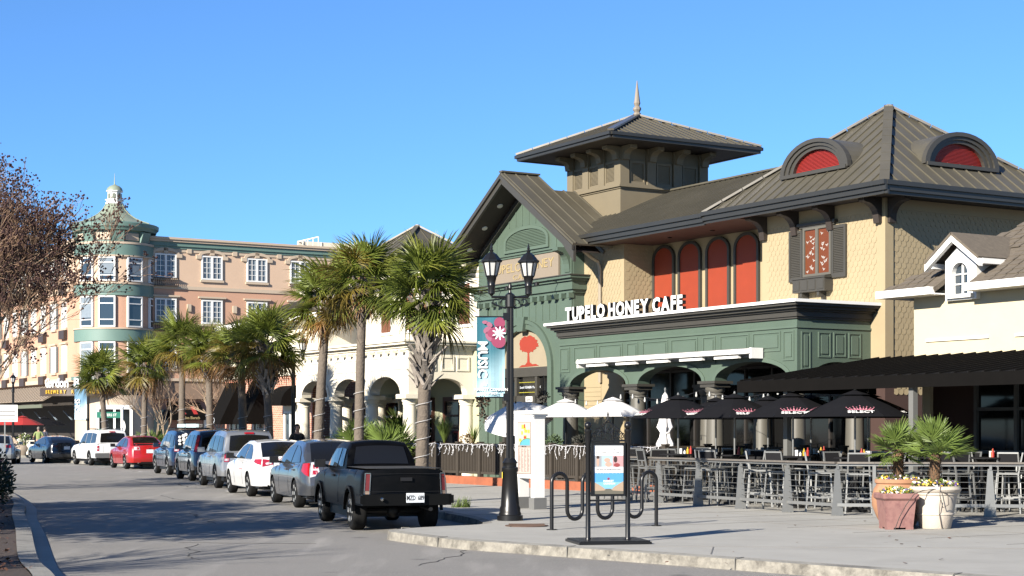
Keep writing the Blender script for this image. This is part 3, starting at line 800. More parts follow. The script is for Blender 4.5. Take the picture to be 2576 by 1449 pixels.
m.xz([[(ca - .12, 3.86), (ca + .34, 3.88), (ca + .18, 3.95), (ca + .14, 4.3), (ca + .06, 4.3), (ca + .03, 3.96)]], y0 + .109, y0 + .118)
m.xz([[(ca - .5, 3.80), (ca + .75, 3.82), (ca + .55, 3.885), (ca - .3, 3.87)]], y0 + .109, y0 + .117)
m.build("painted_tree", flat("tree_red", (.33, .036, .014)), tpo)
dr = MB(); dr.box(ca - hw, ca + hw, y0 + .06, y0 + .2, 3.48, 3.78)
for x in (-1.5, -.72, .55, 1.36): dr.box(ca + x, ca + x + .14, y0 + .08, y0 + .2, .36, 3.48)
dr.box(ca - hw, ca + hw, y0 + .08, y0 + .2, 2.62, 2.86); dr.box(ca - .65, ca + .6, y0 + .1, y0 + .19, .36, .7)
ed = dr.build("entrance_doors", M('taupe'), cafe)
MB().box(ca - hw, ca + hw, y0 + .2, y0 + .23, .36, 3.5).build("door_glass", M('glass'), ed)
ng = M('plate')
for x in (-.35, .3):
    text("Down South FLAVOR" if x < 0 else "Scratch Made FUN", .115, ng, ed, upright((ca + x, y0 + .185, 3.1)), .002)
for z in (2.97, 3.3):
    g_ = MB()
    for k in range(24): g_.sphere((ca - .62 + k * .053, y0 + .185, z), .014, 6, 4)
    g_.build("bead_border", flat("neon_yellow", (.65, .6, .05)), ed, kind='stuff')
nb = MB().box(ca + .02, ca + .42, y0 + .06, y0 + .075, 2.66, 2.83).build("number_plate", M('white'), ed)
text("3042", .15, M('ink'), nb, upright((ca + .22, y0 + .058, 2.69)), .002)
# painted board above the cornice
sb = thing("gable_sign_board", "beige board reading TUPELO HONEY CAFE in gold letters under the green gable", "sign", O3, RZ)
MB().box(-17.95, -13.55, y0 - .08, y0 - .012, 6.62, 7.37).build("board", M('beigeflat').copy() if False else flat("greige_board", (.27, .22, .165), .6), sb)
letters("TUPELO HONEY", -17.7, -13.75, y0 - .09, 6.93, .30, M('gold'), sb, "letter", .008, .0)
letters("CAFE", -16.3, -15.2, y0 - .09, 6.67, .17, M('gold'), sb, "letter", .008, .0)
for x in (-18.2, -16.9, -15.2, -13.4):
    f = thing("arm_floodlight", "black floodlight on a thin arm leaning out from the green cornice%s" % {-18.2: ", at its left end", -16.9: ", second from the left", -15.2: ", second from the right", -13.4: ", at its right end"}[x], "floodlight", W(x, y0 - .2, 6.4), RZ, "floodlights over the entrance")
    MB().tube([(0, 0, 0), (0, -.35, .02), (0, -.75, -.1)], .014, 6).build("arm", M('black'), f)
    MB().lathe([(.03, .06), (.06, .03), (.095, -.06), (.08, -.06)], 12, (0, -.78, -.1)).build("lamp_head", M('black'), f)
# gable roof
gr, gs, rk = MB(), MB(), MB()
def gable(x_c, z_c, half, ya, yb, th, seams=True, sl=GS):
    for sgn in (-1, 1):
        p = [(x_c, ya, z_c), (x_c + sgn * half, ya, z_c - sl * half), (x_c + sgn * half, yb, z_c - sl * half), (x_c, yb, z_c)]
        roof_plane(gr, gs, p, (0, 1, 0), .43, th)
gable(GX, GZ, 4.25, .9, 2.35, .06)
gable(GX, GZ - .42, 3.75, 2.35, 6.5, .1)
go = gr.build("gable_roof", M('roof'), cafe); gs.build("roof_seam", M('roof'), go, kind='stuff')
for sgn in (-1, 1):
    def S(d, dz, y): return (GX + sgn * d, y, GZ - .07 - GS * d + dz)
    m = MB()
    m.prism([[(0, 0), (4.22, 0), (4.22, -.5), (3.6, -.30), (0, -.30)]], lambda a, b: S(a, b, .93), lambda a, b: S(a, b, 1.02))
    m.prism([[(0, 0), (4.24, 0), (4.24, -.13), (0, -.13)]], lambda a, b: S(a, b, .86), lambda a, b: S(a, b, .929))
    m.prism([[(0, -.32), (2.9, -.32), (2.9, -.5), (0.25, -.5)]], lambda a, b: S(a, b, 1.85), lambda a, b: S(a, b, 1.99))
    m.build("rake_board", M('taupe'), go)
    m = MB(); m.prism([[(0, -.22), (4.1, -.22), (4.1, -.26), (0, -.26)]], lambda a, b: S(a, b, 1.02), lambda a, b: S(a, b, 2.0)); m.build("rake_soffit", M('soffit'), go)
m = MB(); m.bar((GX, .9, GZ + .03), (GX, 2.35, GZ + .03), .2, .05); m.build("ridge_cap", M('roof'), go)
for d in (.95, 1.95, 2.95):
    m = MB(); mm = Matrix.Translation((GX - d, 1.45, GZ - .07 - GS * d - .27)) @ Matrix.Rotation(atan2(GS, 1) * -1, 4, 'Y')
    m.lathe([(.0, -.02), (.085, -.02), (.10, 0), (.10, .01)], 14, m=mm); m.build("recessed_lamp", flat("lamp_white", (.7, .68, .6)), go)
# cupola
cx0, cx1, cy0, cy1 = -15.98, -12.88, 3.83, 7.33
cup = MB(); cup.box(cx0 + .1, cx1 - .1, cy0 + .1, cy1 - .1, 8.0, 10.75); cu = cup.build("cupola", M('tan'), cafe)
m = MB()
for (a0, a1, y0_, y1_) in [(cx0, cx1, cy0, cy0 + .1), (cx0, cx1, cy1 - .1, cy1)]:
    m.box(a0, a1, y0_, y1_, 8.0, 9.42)
for (a0, a1) in [(cx0, cx0 + .1), (cx1 - .1, cx1)]: m.box(a0, a1, cy0 + .1, cy1 - .1, 8.0, 9.42)
for (o, z0, z1) in [(.04, 9.42, 9.47), (.10, 9.47, 9.53), (.03, 9.53, 9.60)]: m.box(cx0 - o, cx1 + o, cy0 - o, cy1 + o, z0, z1)
m.build("cupola_base", M('tan'), cu)
m = MB()
for k in range(4):
    w = .34
    for (a, fx) in [(cx0 + k * (cx1 - cx0 - w) / 3, 0), (cy0 + k * (cy1 - cy0 - w) / 3, 1)]:
        m = MB()
        if fx == 0: m.box(a, a + w, cy0 - .005, cy0 + .1, 9.6, 10.75)
        else: m.box(cx1 - .1, cx1 + .005, a, a + w, 9.6, 10.75)
        m.build("cupola_pilaster", M('tan'), cu)
for k in range(3):
    ax = cx0 + .17 + (k + .5) * (cx1 - cx0 - .34) / 3; ay = cy0 + .17 + (k + .5) * (cy1 - cy0 - .34) / 3
    for f in (0, 1):
        fr = MB(); lo = MB(); L = (lambda m, a0, a1, o0, o1, z0, z1: m.box(ax + a0, ax + a1, cy0 + .1 - o1, cy0 + .1 - o0, z0, z1)) if f == 0 else (lambda m, a0, a1, o0, o1, z0, z1: m.box(cx1 - .1 + o0, cx1 - .1 + o1, ay + a0, ay + a1, z0, z1))
        for (a0, a1, z0, z1) in [(-.30, -.24, 9.6, 10.35), (.24, .30, 9.6, 10.35), (-.24, .24, 10.27, 10.35), (-.24, .24, 9.6, 9.68)]: L(fr, a0, a1, 0, .06, z0, z1)
        w_ = fr.build("louver_window", M('tan'), cu)
        for i in range(15): L(lo, -.24, .24, .0, .025, 9.69 + i * .039, 9.69 + i * .039 + .022)
        lo.build("louver_slat", M('tan'), w_, kind='stuff')
for k in range(4):
    m = corbel(0, cx0 + .17 + k * (cx1 - cx0 - .34) / 3, cy0, 10.76, .5, .42, .26); m.build("cupola_bracket", M('tan'), cu)
    m = corbel(1, cx1, cy0 + .17 + k * (cy1 - cy0 - .34) / 3, 10.76, .5, .42, .26); m.build("cupola_bracket", M('tan'), cu)
ov = 1.25; slab, seam = MB(), MB()
q = [(cx0 - ov, cy0 - ov, 10.93), (cx1 + ov, cy0 - ov, 10.93), (cx1 + ov, cy1 + ov, 10.93), (cx0 - ov, cy1 + ov, 10.93)]; ap = ((cx0 + cx1) / 2, (cy0 + cy1) / 2, 12.12)
for i in range(4): roof_plane(slab, seam, [q[i], q[(i + 1) % 4], ap], (1, 0, 0) if i % 2 == 0 else (0, 1, 0), .30, .06)
cr_ = slab.build("cupola_roof", M('roof'), cu); 
seam.build("roof_seam", M('roof'), cu, kind='stuff')
h = MB()
for i in range(4):
    a = Vector(q[i]) + Vector((0, 0, .05)); b = Vector(ap) + Vector((0, 0, .05))
    for k in range(7): h.bar(a.lerp(b, k / 7 + .006), a.lerp(b, (k + 1) / 7), .2, .06)
h.build("hip_cap", M('hip'), cu)
m = MB()
for (o, z0, z1) in [(0, 10.84, 10.94), (-.06, 10.75, 10.84)]:
    a0, a1, b0, b1 = cx0 - ov - o, cx1 + ov + o, cy0 - ov - o, cy1 + ov + o
    m.box(a0, a1, b0 - .05, b0 + .04, z0, z1); m.box(a0, a1, b1 - .04, b1 + .05, z0, z1); m.box(a0 - .05, a0 + .04, b0 + .04, b1 - .04, z0, z1); m.box(a1 - .04, a1 + .05, b0 + .04, b1 - .04, z0, z1)
m.build("cupola_gutter", M('gutter'), cu)
MB().box(cx0 - ov + .05, cx1 + ov - .05, cy0 - ov + .05, cy1 + ov - .05, 10.77, 10.80).build("cupola_soffit", M('soffit'), cu)
m = MB(); m.lathe([(.13, 0), (.13, .16), (.09, .2), (.14, .28), (.14, .34), (.08, .4), (.115, .5), (.10, .56), (.012, 1.25)], 8, (ap[0], ap[1], 12.05))
m.build("cupola_finial", flat("finial_taupe", (.27, .23, .18), .45), cu)
# ------------------------------------------------------------------ cream arcade building
arc_b = thing("arcade_building", "cream building with white columned arcade and dark hipped roof left of the green entrance", "building", O3, RZ)
AC = [-19.35, -22.2, -25.15, -28.05]
m = MB(); m.xz([arched_beam(-28.35, -19.1, 2.95, 4.45, [((AC[i] + AC[i + 1]) / 2, 1.17, .62) for i in range(3)])], -.5, -.15); m.build("arcade_front", M('creamwhite'), arc_b)
m = MB(); m.yz([arched_beam(-.148, 2.0, 2.95, 4.45, [(.95, .82, .55)])], -19.45, -19.102); m.build("arcade_side", M('creamwhite'), arc_b)
for i in range(3):
    c = (AC[i] + AC[i + 1]) / 2
    a = [(c + 1.17 * cos(pi * k / 16), 2.95 + .62 * sin(pi * k / 16)) for k in range(17)]; b2 = [(c + 1.30 * cos(pi * k / 16), 2.95 + .75 * sin(pi * k / 16)) for k in range(17)]
    MB().xz([b2 + a[::-1]], -.55, -.501).build("arch_moulding", M('creamwhite'), arc_b)
    for k in (-1, 0, 1):
        x = c + k * .82
        q = MB(); q.xz([[(x - .36, 3.80), (x + .36, 3.80), (x + .36, 4.26), (x - .36, 4.26)], [(x - .30, 3.86), (x - .30, 4.20), (x + .30, 4.20), (x + .30, 3.86)]], -.53, -.501); q.build("raised_panel", M('creamwhite'), arc_b)
for y in (.3, 1.0, 1.6):
    q = MB(); q.yz([[(y - .25, 3.75), (y + .25, 3.75), (y + .25, 4.25), (y - .25, 4.25)], [(y - .19, 3.81), (y - .19, 4.19), (y + .19, 4.19), (y + .19, 3.81)]], -19.10, -19.07); q.build("raised_panel", M('creamwhite'), arc_b)
co = MB()
for (o, z0, z1) in [(.06, 4.45, 4.52), (.12, 4.52, 4.62), (.28, 4.62, 4.70), (.34, 4.70, 4.77)]: co.box(-28.4, -19.1 + o, -.5 - o, 2.2, z0, z1)
cn = co.build("arcade_cornice", M('creamwhite'), arc_b)
for k in range(16): MB().box(-28.1 + k * .58, -27.98 + k * .58, -.72, -.5, 4.36, 4.45).build("modillion", M('creamwhite'), cn)
for x, y in [(a, -.32) for a in AC] + [(-19.3, 1.85)] + [(a - .1, 1.5) for a in AC[1:]]:
    c = MB(); column(c, x, y, .15, 2.8, .25); c = c.build("arcade_column", M('creamwhite'), arc_b, smooth=True)
    MB().box(x - .36, x + .36, y - .34, y + .34, 2.8, 2.95).build("column_capital", M('creamwhite'), c)
iw = MB(); iw.box(-28.35, -18.62, 2.0, 2.2, .15, 4.45); iw.build("arcade_wall", flat("pale_lime", (.50, .50, .33), .8), arc_b)
MB().box(-28.3, -19.46, -.14, 1.99, 3.75, 3.8).build("arcade_ceiling", M('cream'), arc_b)
for x, w, dk in [(-20.5, 1.0, 1), (-22.6, 1.3, 1), (-25.3, 1.5, 0), (-27.2, 1.0, 0)]:
    d = MB(); d.xz([[(x - w / 2 - .12, .15), (x - w / 2 - .12, 2.9), (x + w / 2 + .12, 2.9), (x + w / 2 + .12, .15), (x + w / 2, .15), (x + w / 2, 2.75), (x - w / 2, 2.75), (x - w / 2, .15)]], 1.92, 1.998)
    d.box(x - w / 2, x + w / 2, 1.95, 1.99, 2.2, 2.28); d = d.build("doorway", flat("brown_door", (.10, .035, .02)) if dk else M('creamwhite'), arc_b)
    MB().box(x - w / 2, x + w / 2, 1.975, 1.99, .15, 2.75).build("door_pane", M('glass'), d)
up = MB(); up.box(-27.6, -18.62, 2.0, 2.2, 4.77, 7.35); up.box(-18.9, -18.62, 2.2, 4, 4.77, 7.3); up.box(-33.7, -27.7, 3.0, 9, 4.5, 7.6); up.build("upper_wall", M('creamwhite'), arc_b)
for x in (-19.6, -21.6, -23.6, -25.6):
    f = MB(); f.xz([[(x - .5, 5.3), (x + .5, 5.3), (x + .5, 6.9), (x - .5, 6.9)], [(x - .4, 5.4), (x - .4, 6.8), (x + .4, 6.8), (x + .4, 5.4)]], 1.93, 1.998); f = f.build("upper_window", M('white'), arc_b)
    MB().box(x - .4, x + .4, 1.96, 1.985, 5.4, 6.8).build("window_shutter", flat("brown_shutter", (.16, .055, .025)), f)
slab, seam, trim = MB(), MB(), MB()
roof_plane(slab, seam, [(-28.5, 1.5, 7.4), (-18.7, 1.5, 7.4), (-18.7, 6, 8.9), (-28.5, 6, 8.9)], (1, 0, 0), .42)
roof_plane(slab, seam, [(-18.7, 10.5, 7.4), (-28.5, 10.5, 7.4), (-28.5, 6, 8.9), (-18.7, 6, 8.9)], (1, 0, 0), 1.2)
hx, hy = -30.7, 6.0; q = [(hx - 3.7, hy - 3.7, 7.55), (hx + 3.7, hy - 3.7, 7.55), (hx + 3.7, hy + 3.7, 7.55), (hx - 3.7, hy + 3.7, 7.55)]; ap = (hx, hy, 10.2)
for i in range(4): roof_plane(slab, seam, [q[i], q[(i + 1) % 4], ap], (1, 0, 0) if i % 2 == 0 else (0, 1, 0), .45)
ro = slab.build("roof", M('roof'), arc_b); seam.build("roof_seam", M('roof'), ro, kind='stuff')
for i in (0, 1, 2): MB().bar(Vector(q[i]) + Vector((0, 0, .05)), Vector(ap) + Vector((0, 0, .05)), .2, .06).build("hip_cap", M('hip') if i != 1 else M('roof'), ro)
trim.box(hx - 3.75, hx + 3.75, hy - 3.8, hy - 3.7, 7.40, 7.58); trim.box(hx + 3.7, hx + 3.8, hy - 3.7, hy + 3.7, 7.4, 7.58); trim.box(-26.9, -18.7, 1.4, 1.5, 7.22, 7.42)
trim.build("eave_trim", M('creamwhite'), ro)
dm = MB(); n = 18
for i in range(n):
    a0, a1 = pi * i / n, pi * (i + 1) / n
    dm.quad((-28.6 + .98 * cos(a0), 1.75, 7.45 + 1.15 * sin(a0)), (-28.6 + .98 * cos(a1), 1.75, 7.45 + 1.15 * sin(a1)), (-28.6 + .98 * cos(a1), 4.6, 7.45 + 1.15 * sin(a1)), (-28.6 + .98 * cos(a0), 4.6, 7.45 + 1.15 * sin(a0)))
rd = dm.build("round_dormer", M('roof'), ro, smooth=True)
def half(s): return [(-28.6 + .98 * s * cos(pi * i / n), 7.45 + 1.15 * s * sin(pi * i / n)) for i in range(n + 1)]
m = MB(); m.xz([half(1.0) + half(.82)[::-1]], 1.66, 1.76); m.build("dormer_rim", M('white'), rd)
MB().xz([half(.82)], 1.72, 1.8).build("dormer_face", flat("dormer_pink", (.42, .20, .14)), rd)
m = MB()
for k in (.3, .45, .6, .74): m.xz([half(k) + half(k - .05)[::-1]], 1.705, 1.719)
m.build("fan_louver", flat("louver_brick", (.30, .11, .07)), rd, kind='stuff')
# ------------------------------------------------------------------ brick shop building
br = thing("brick_shop_building", "red brick shop with cream upper band and black awnings behind the middle palms", "building", O3, RZ)
MB().box(-37.5, -28.4, .2, .5, .15, 3.9).build("brick_wall", BR_XZ, br)
MB().box(-37.5, -37.2, .5, 9, .15, 3.9).build("brick_side_wall", BR_YZ, br)
m = MB(); m.box(-37.55, -28.38, .12, .5, 3.9, 4.6); m.box(-37.6, -28.38, .0, .5, 4.6, 4.75); m.box(-37.5, -28.4, .5, 8, 4.6, 6.2); m.build("cream_band", M('creamwhite'), br)
slab, seam = MB(), MB()
roof_plane(slab, seam, [(-37.9, 0, 6.2), (-27.5, 0, 6.2), (-29.5, 4, 7.7), (-35.5, 4, 7.7)], (1, 0, 0), .5)
roof_plane(slab, seam, [(-37.9, 9, 6.2), (-37.9, 0, 6.2), (-35.5, 4, 7.7)], (0, 1, 0), .5)
rf = slab.build("roof", M('roof'), br); seam.build("roof_seam", M('roof'), rf, kind='stuff')
MB().box(-38, -27.4, -.08, .02, 6.0, 6.22).build("eave_trim", M('white'), rf)
for x in (-36.2, -33.6, -30.4):
    w = MB(); w.xz([[(x - .62, .15), (x + .62, .15), (x + .62, 2.5), (x - .62, 2.5)], [(x - .52, .6), (x - .52, 2.4), (x - .05, 2.4), (x - .05, .6)], [(x + .05, .6), (x + .05, 2.4), (x + .52, 2.4), (x + .52, .6)]], .12, .198); w = w.build("shop_window", M('white'), br)
    MB().box(x - .55, x + .55, .17, .19, .5, 2.45).build("window_pane", M('glassblue'), w)
    q = MB(); q.box(x - .75, x + .75, .14, .199, 2.5, 2.75); q.build("lintel", M('creamwhite'), br)
for x, z0, z1, d, tall in [(-36.3, 2.1, 3.75, .95, 1), (-33.5, 2.1, 3.75, .95, 1), (-30.3, 2.7, 3.5, .8, 0)]:
    m = MB(); n = 8
    if tall: prof = [(0, z1), (-.12, z1), (-d, z0), (-d, z0 - .12), (0, z0 - .12)]
    else: prof = [(0, z1)] + [(-d * sin(pi / 2 * k / n), z0 + (z1 - z0) * cos(pi / 2 * k / n)) for k in range(1, n + 1)] + [(0, z0)]
    m.yz([[(a + .19, b) for a, b in prof]], x - .7, x + .7); aw_ = m.build("shop_awning", M('awning'), br)
    if tall: text("D" if x < -35 else "", .3, M('plate'), aw_, upright((x, -.78, 2.05))) if x < -35 else None
# ------------------------------------------------------------------ cream building on the right
rb = thing("cream_shop_building", "pale cream building with shingle roof and white dormer at the right edge behind the patio", "building", O3, RZ)
m = MB(); m.box(3.87, 14, 0, .25, 3.2, 4.75); m.box(3.87, 4.1, .25, 8, .15, 4.75); m.build("wall", M('cream'), rb)
for x in (4.5, 7.0, 9.5): MB().box(x - .25, x + 1.55, -.04, -.001, 3.66, 3.72).build("wall_ledge", M('creamwhite'), rb)
slab = MB(); nul = MB()
sl = .62
for p, e in [([(3.35, -.45, 4.78), (4.9, -.45, 4.78), (4.9, .9, 5.5935), (4.349, .9, 5.5935)], (1, 0, 0)), ([(5.82, -.45, 4.78), (14, -.45, 4.78), (14, .9, 5.5935), (5.82, .9, 5.5935)], (1, 0, 0)), ([(4.349, .9, 5.5935), (14, .9, 5.5935), (14, 3.4, 7.1), (6.2, 3.4, 7.1)], (1, 0, 0)), ([(3.35, 6.5, 4.78), (3.35, -.45, 4.78), (6.2, 3.4, 7.1)], (0, 1, 0))]: roof_plane(slab, nul, p, e, 99, .1)
rr_ = slab.build("roof", M('shingle'), rb)
sc = MB(); row = 0; t = 0
while t < 1:
    y0 = -.45 + 3.85 * t; z0 = 4.79 + 2.32 * t; x = 3.5 + 2.9 * t + (.15 if row % 2 else 0)
    while x < 9:
        h = R.uniform(.012, .03)
        if y0 > .8 or not (4.7 < x < 6.0): sc.bar((x, y0, z0 + h), (x, y0 + .22, z0 + .13), R.uniform(.24, .29), .02, up=(0, -.52, .85))
        x += .31
    t += .05; row += 1
sc.build("shingle", M('shingle'), rr_, kind='stuff')
m = MB(); m.box(3.25, 4.88, -.56, -.40, 4.64, 4.80); m.box(5.85, 14, -.56, -.40, 4.64, 4.80); m.box(3.25, 3.35, -.40, 6, 4.64, 4.8); m.box(3.35, 4.9, -.40, .0, 4.64, 4.67); m.box(5.82, 14, -.40, .0, 4.64, 4.67); m.build("eave_trim", M('white'), rr_)
DX, DW = 5.36, .44
m = MB(); an = [(DX + .23 * cos(pi * k / 12), 5.05 + .24 * sin(pi * k / 12)) for k in range(13)]
m.xz([[(DX - DW, 4.5), (DX + DW, 4.5), (DX + DW, 5.36), (DX, 5.72), (DX - DW, 5.36)], [(DX - .23, 4.62)] + an[::-1] + [(DX + .23, 4.62)]], -.12, .0)
m.box(DX - DW, DX - DW + .1, 0, 1.2, 4.5, 5.36); m.box(DX + DW - .1, DX + DW, 0, 1.2, 4.5, 5.36); dmo = m.build("dormer", M('white'), rb)
MB().box(DX - .24, DX + .24, -.03, -.01, 4.6, 5.32).build("dormer_pane", M('glassblue'), dmo)
m = MB(); a2 = [(DX + .29 * cos(pi * k / 12), 5.05 + .30 * sin(pi * k / 12)) for k in range(13)]
m.xz([[(DX + .29, 4.62)] + a2 + [(DX - .29, 4.62), (DX - .23, 4.62)] + an[::-1] + [(DX + .23, 4.62)]], -.16, -.121)
m.box(DX - .018, DX + .018, -.07, -.035, 4.62, 5.28)
for z in (4.84, 5.05): m.box(DX - .23, DX + .23, -.065, -.036, z - .014, z + .014)
m.box(DX - .36, DX + .36, -.2, -.121, 4.54, 4.62); m.build("window_frame", M('white'), dmo)
g1, g2 = MB(), MB()
for sgn in (-1, 1):
    roof_plane(g1, g2, [(DX, -.42, 5.92), (DX + sgn * .78, -.42, 5.34), (DX + sgn * .78, 2.6, 5.34), (DX, 2.6, 5.92)], (0, 1, 0), 99, .05)
    r_ = MB(); r_.prism([[(0, -.05), (.78, -.05), (.78, -.2), (0, -.2)]], lambda a, b: (DX + sgn * a, -.40, 5.92 - .74 * a + b), lambda a, b: (DX + sgn * a, -.30, 5.92 - .74 * a + b))
    r_.box(min(DX + sgn * .62, DX + sgn * .80), max(DX + sgn * .62, DX + sgn * .80), -.30, 1.6, 5.20, 5.31); r_.build("dormer_trim", M('white'), dmo)
g1.build("dormer_roof", M('shingle'), dmo)
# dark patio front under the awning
m = MB(); m.box(4.1, 14, .35, .5, .15, 3.2); m.build("shopfront_wall", BR_XZ if False else flat("shade_dark_brick", (.05, .022, .016), .9), rb)
m = MB()
for x in (5.4, 6.5, 7.9, 9.3, 10.2): m.box(x, x + .08, .22, .34, .15, 3.0)
for z in (.25, 1.25, 2.15, 2.95): m.box(5.4, 10.28, .235, .335, z, z + .07)
sf_ = m.build("shopfront_frame", flat("grey_mullion", (.10, .10, .095), .5), rb)
MB().box(5.45, 10.2, .29, .32, .2, 3.0).build("shopfront_glass", M('glass'), sf_)
aw = thing("patio_awning", "long black canvas awning over the patio in front of the cream building", "awning", O3, RZ)
ax0, ax1, ay0, ay1, az0, az1 = 2.72, 13.5, -4.0, -.02, 2.78, 3.36
top = MB(); seamm = MB(); roof_plane(top, seamm, [(ax0, ay0, az0), (ax1, ay0, az0), (ax1, ay1, az1), (ax0, ay1, az1)], (1, 0, 0), .36, .03, (.03, .03))
top.build("canvas", M('awning'), aw); seamm.build("canvas_rib", M('awning'), aw, kind='stuff')
m = MB(); m.box(ax0, ax1, ay0 - .02, ay0, az0 - .24, az0 - .005); m.box(ax0 - .02, ax0, ay0, ay1, az0 - .24, az0 - .01); m.yz([[(ay0, az0 - .01), (ay1, az0 - .01), (ay1, az1)]], ax0 - .018, ax0 - .002); m.build("valance", M('awning'), aw)
for x in (4.14, 7.73, 11.3): MB().box(x - .06, x + .06, ay0 + .1, ay0 + .22, .15, az0 - .03).build("awning_post", flat("post_grey", (.16, .16, .15), .5), aw)
# ------------------------------------------------------------------ the hotel with the round turret
ho = thing("hotel_building", "four storey peach and salmon hotel with round teal banded turret at the street corner", "building", HO, RZ)
FX = 1.5
m = MB(); m.box(-14, FX, 1.5, 16.6, 12.2, 15.0); m.box(-48, -1.0, -1.8, 1.5, 12.2, 15.0); m.build("upper_wall", M('peach'), ho)
m = MB(); m.box(-14, FX, 1.5, 16.6, 5.4, 12.15); m.box(-48, -1.0, -1.8, 1.5, 5.4, 12.15); m.build("middle_wall", M('salmon'), ho)
m = MB(); m.box(-14, FX - .02, 2.5, 24, 4.0, 5.35); m.build("fascia_wall", M('brown'), ho)
m = MB(); m.box(-14, FX - .6, 2.5, 24, .15, 3.98); m.build("brick_base", BR_YZ, ho)
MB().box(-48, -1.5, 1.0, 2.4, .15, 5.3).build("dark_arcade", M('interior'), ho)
m = MB(); m.box(-14, FX - .3, 16.6, 22.5, 5.4, 15.2); m.build("brown_wing", M('brown'), ho)
m = MB(); m.box(-14, FX - .1, 16.62, 22.6, 15.2, 15.5); m.build("wing_cornice", M('sandtrim'), ho)
m = MB()
for (o, z0, z1) in [(.12, 14.95, 15.12), (.22, 15.12, 15.42)]:
    m.box(FX - .5, FX + o, 2.0, 16.6 + o, z0, z1); m.box(-48, -1.5, -1.8 - o, -1.4, z0, z1)
m.build("cornice", M('teal'), ho)
m = MB(); m.box(FX - 1, FX + .34, 2.0, 16.9, 15.42, 15.58); m.box(FX - 1, FX + .44, 2.0, 17.0, 15.58, 15.74); m.box(-48, -1.5, -2.24, -1.3, 15.42, 15.74); m.box(FX - .3, FX + .06, 2.0, 16.6, 14.72, 14.95); m.box(-48, -1.0, -1.86, -1.5, 14.72, 14.95)
m.box(FX - .3, FX + .08, 2.0, 16.6, 12.0, 12.25); m.box(-48, -1.0, -1.88, -1.5, 12.0, 12.25); m.box(FX - .3, FX + .12, 2.0, 16.6, 5.3, 5.5); m.box(-48, -1.0, -1.95, -1.5, 5.3, 5.6)
m.build("string_course", M('sandtrim'), ho)
for y in (3.3, 6.85, 10.4, 13.9):
    MB().box(FX, FX + .13, y - .17, y + .17, 14.6, 15.0).build("keystone", M('sandtrim'), ho)
    if y < 13: MB().box(FX, FX + .13, y + 1.6, y + 1.95, 14.65, 14.97).build("keystone", M('sandtrim'), ho)
    if y < 13: MB().box(FX, FX + .14, y + 1.62, y + 1.92, 10.4, 10.95).build("wall_sconce", M('sandtrim'), ho)
# windows: built once per kind, then copied
def window_kind(arched, w=1.62, h=1.95, shutters=False):
    f = MB()
    holes = [[(-w / 2 + .1 + k * (w / 2 - .02), .1), (-w / 2 + .1 + k * (w / 2 - .02), h - .1), (-.08 + k * (w / 2 - .02) + (.0), h - .1), (-.08 + k * (w / 2 - .02), .1)] for k in (0, 1)]
    f.xz([[(-w / 2, 0), (w / 2, 0), (w / 2, h), (-w / 2, h)]] + holes, -.1, 0)
    for k in (0, 1):
        x0, x1 = -w / 2 + .1 + k * (w / 2 - .02), -.08 + k * (w / 2 - .02)
        f.box((x0 + x1) / 2 - .02, (x0 + x1) / 2 + .02, -.07, -.04, .1, h - .1)
        for j in (1, 2, 3): f.box(x0, x1, -.068, -.042, .1 + j * (h - .2) / 4 - .018, .1 + j * (h - .2) / 4 + .018)
    g = MB(); g.box(-w / 2 + .05, w / 2 - .05, -.035, -.01, .05, h - .05)
    c = MB()
    if R.random() < 2:
        for x in (-w / 2 + .2, -.16, .2, w / 2 - .16): c.box(x - .09, x + .09, -.0365, -.0355, .1, h - .1)
    t = MB()
    if arched:
        o = [(w / 2 + .42, h + .02)] + arc(0, h + .02, w / 2 + .22, .42, 0, pi, 10) + [(-w / 2 - .42, h + .02), (-w / 2 - .42, h - .25), (-w / 2 - .02, h - .25), (-w / 2 - .02, h + .02)] + arc(0, h + .02, w / 2, .2, pi, 0, 10) + [(w / 2 + .02, h - .25), (w / 2 + .42, h - .25)]
        t.xz([o], -.13, -.001)
    else: t.box(-w / 2 - .25, w / 2 + .25, -.2, -.001, h + .12, h + .24); t.box(-w / 2 - .1, w / 2 + .1, -.08, -.001, h, h + .12)
    sill = MB(); sill.box(-w / 2 - .1, w / 2 + .1, -.14, -.001, -.18, -.02)
    shs = []
    if shutters:
        for sx in (-w / 2 - .3, w / 2 + .3):
            sh = MB(); sh.box(sx - .24, sx + .24, -.05, -.01, 0, h)
            for k in range(18): sh.box(sx - .2, sx + .2, -.07, -.05, k * h / 18 + .01, (k + .8) * h / 18)
            shs.append(("window_shutter", flat("shutter_grey", (.12, .12, .11)), sh))
    return [("window", M('white'), f), ("window_pane", M('glassblue'), g), ("window_curtain", M('curtain'), c), ("window_surround", M('sandtrim'), t), ("window_sill", M('sandtrim'), sill)] + shs
WK = {}
def put_window(kind, loc, rz):
    if kind not in WK:
        WK[kind] = [(n, b.mesh(n, mt)) for n, mt, b in window_kind(*kind)]
    root = None
    for n, me in WK[kind]:
        o = link(n, me, ho if root is None else root)
        if root is None: root = o; o.location = loc; o.rotation_euler = (0, 0, rz)
def juliet(loc, rz):
    b = MB()
    for k in range(13):
        x = -.86 + k * 1.72 / 12
        b.tube([(x, -.30, 0), (x, -.40, .16), (x, -.30, .36), (x, -.27, .5)], .022, 5)
    b.box(-.92, .92, -.33, -.24, .5, .56); b.box(-.92, .92, -.33, 0, -.05, 0)
    for x in (-.9, .88): b.box(x, x + .03, -.3, 0, .48, .54)
    o = b.build("juliet_balcony", flat("balcony_bronze", (.055, .035, .028), .5), ho, loc=loc); o.rotation_euler = (0, 0, rz)
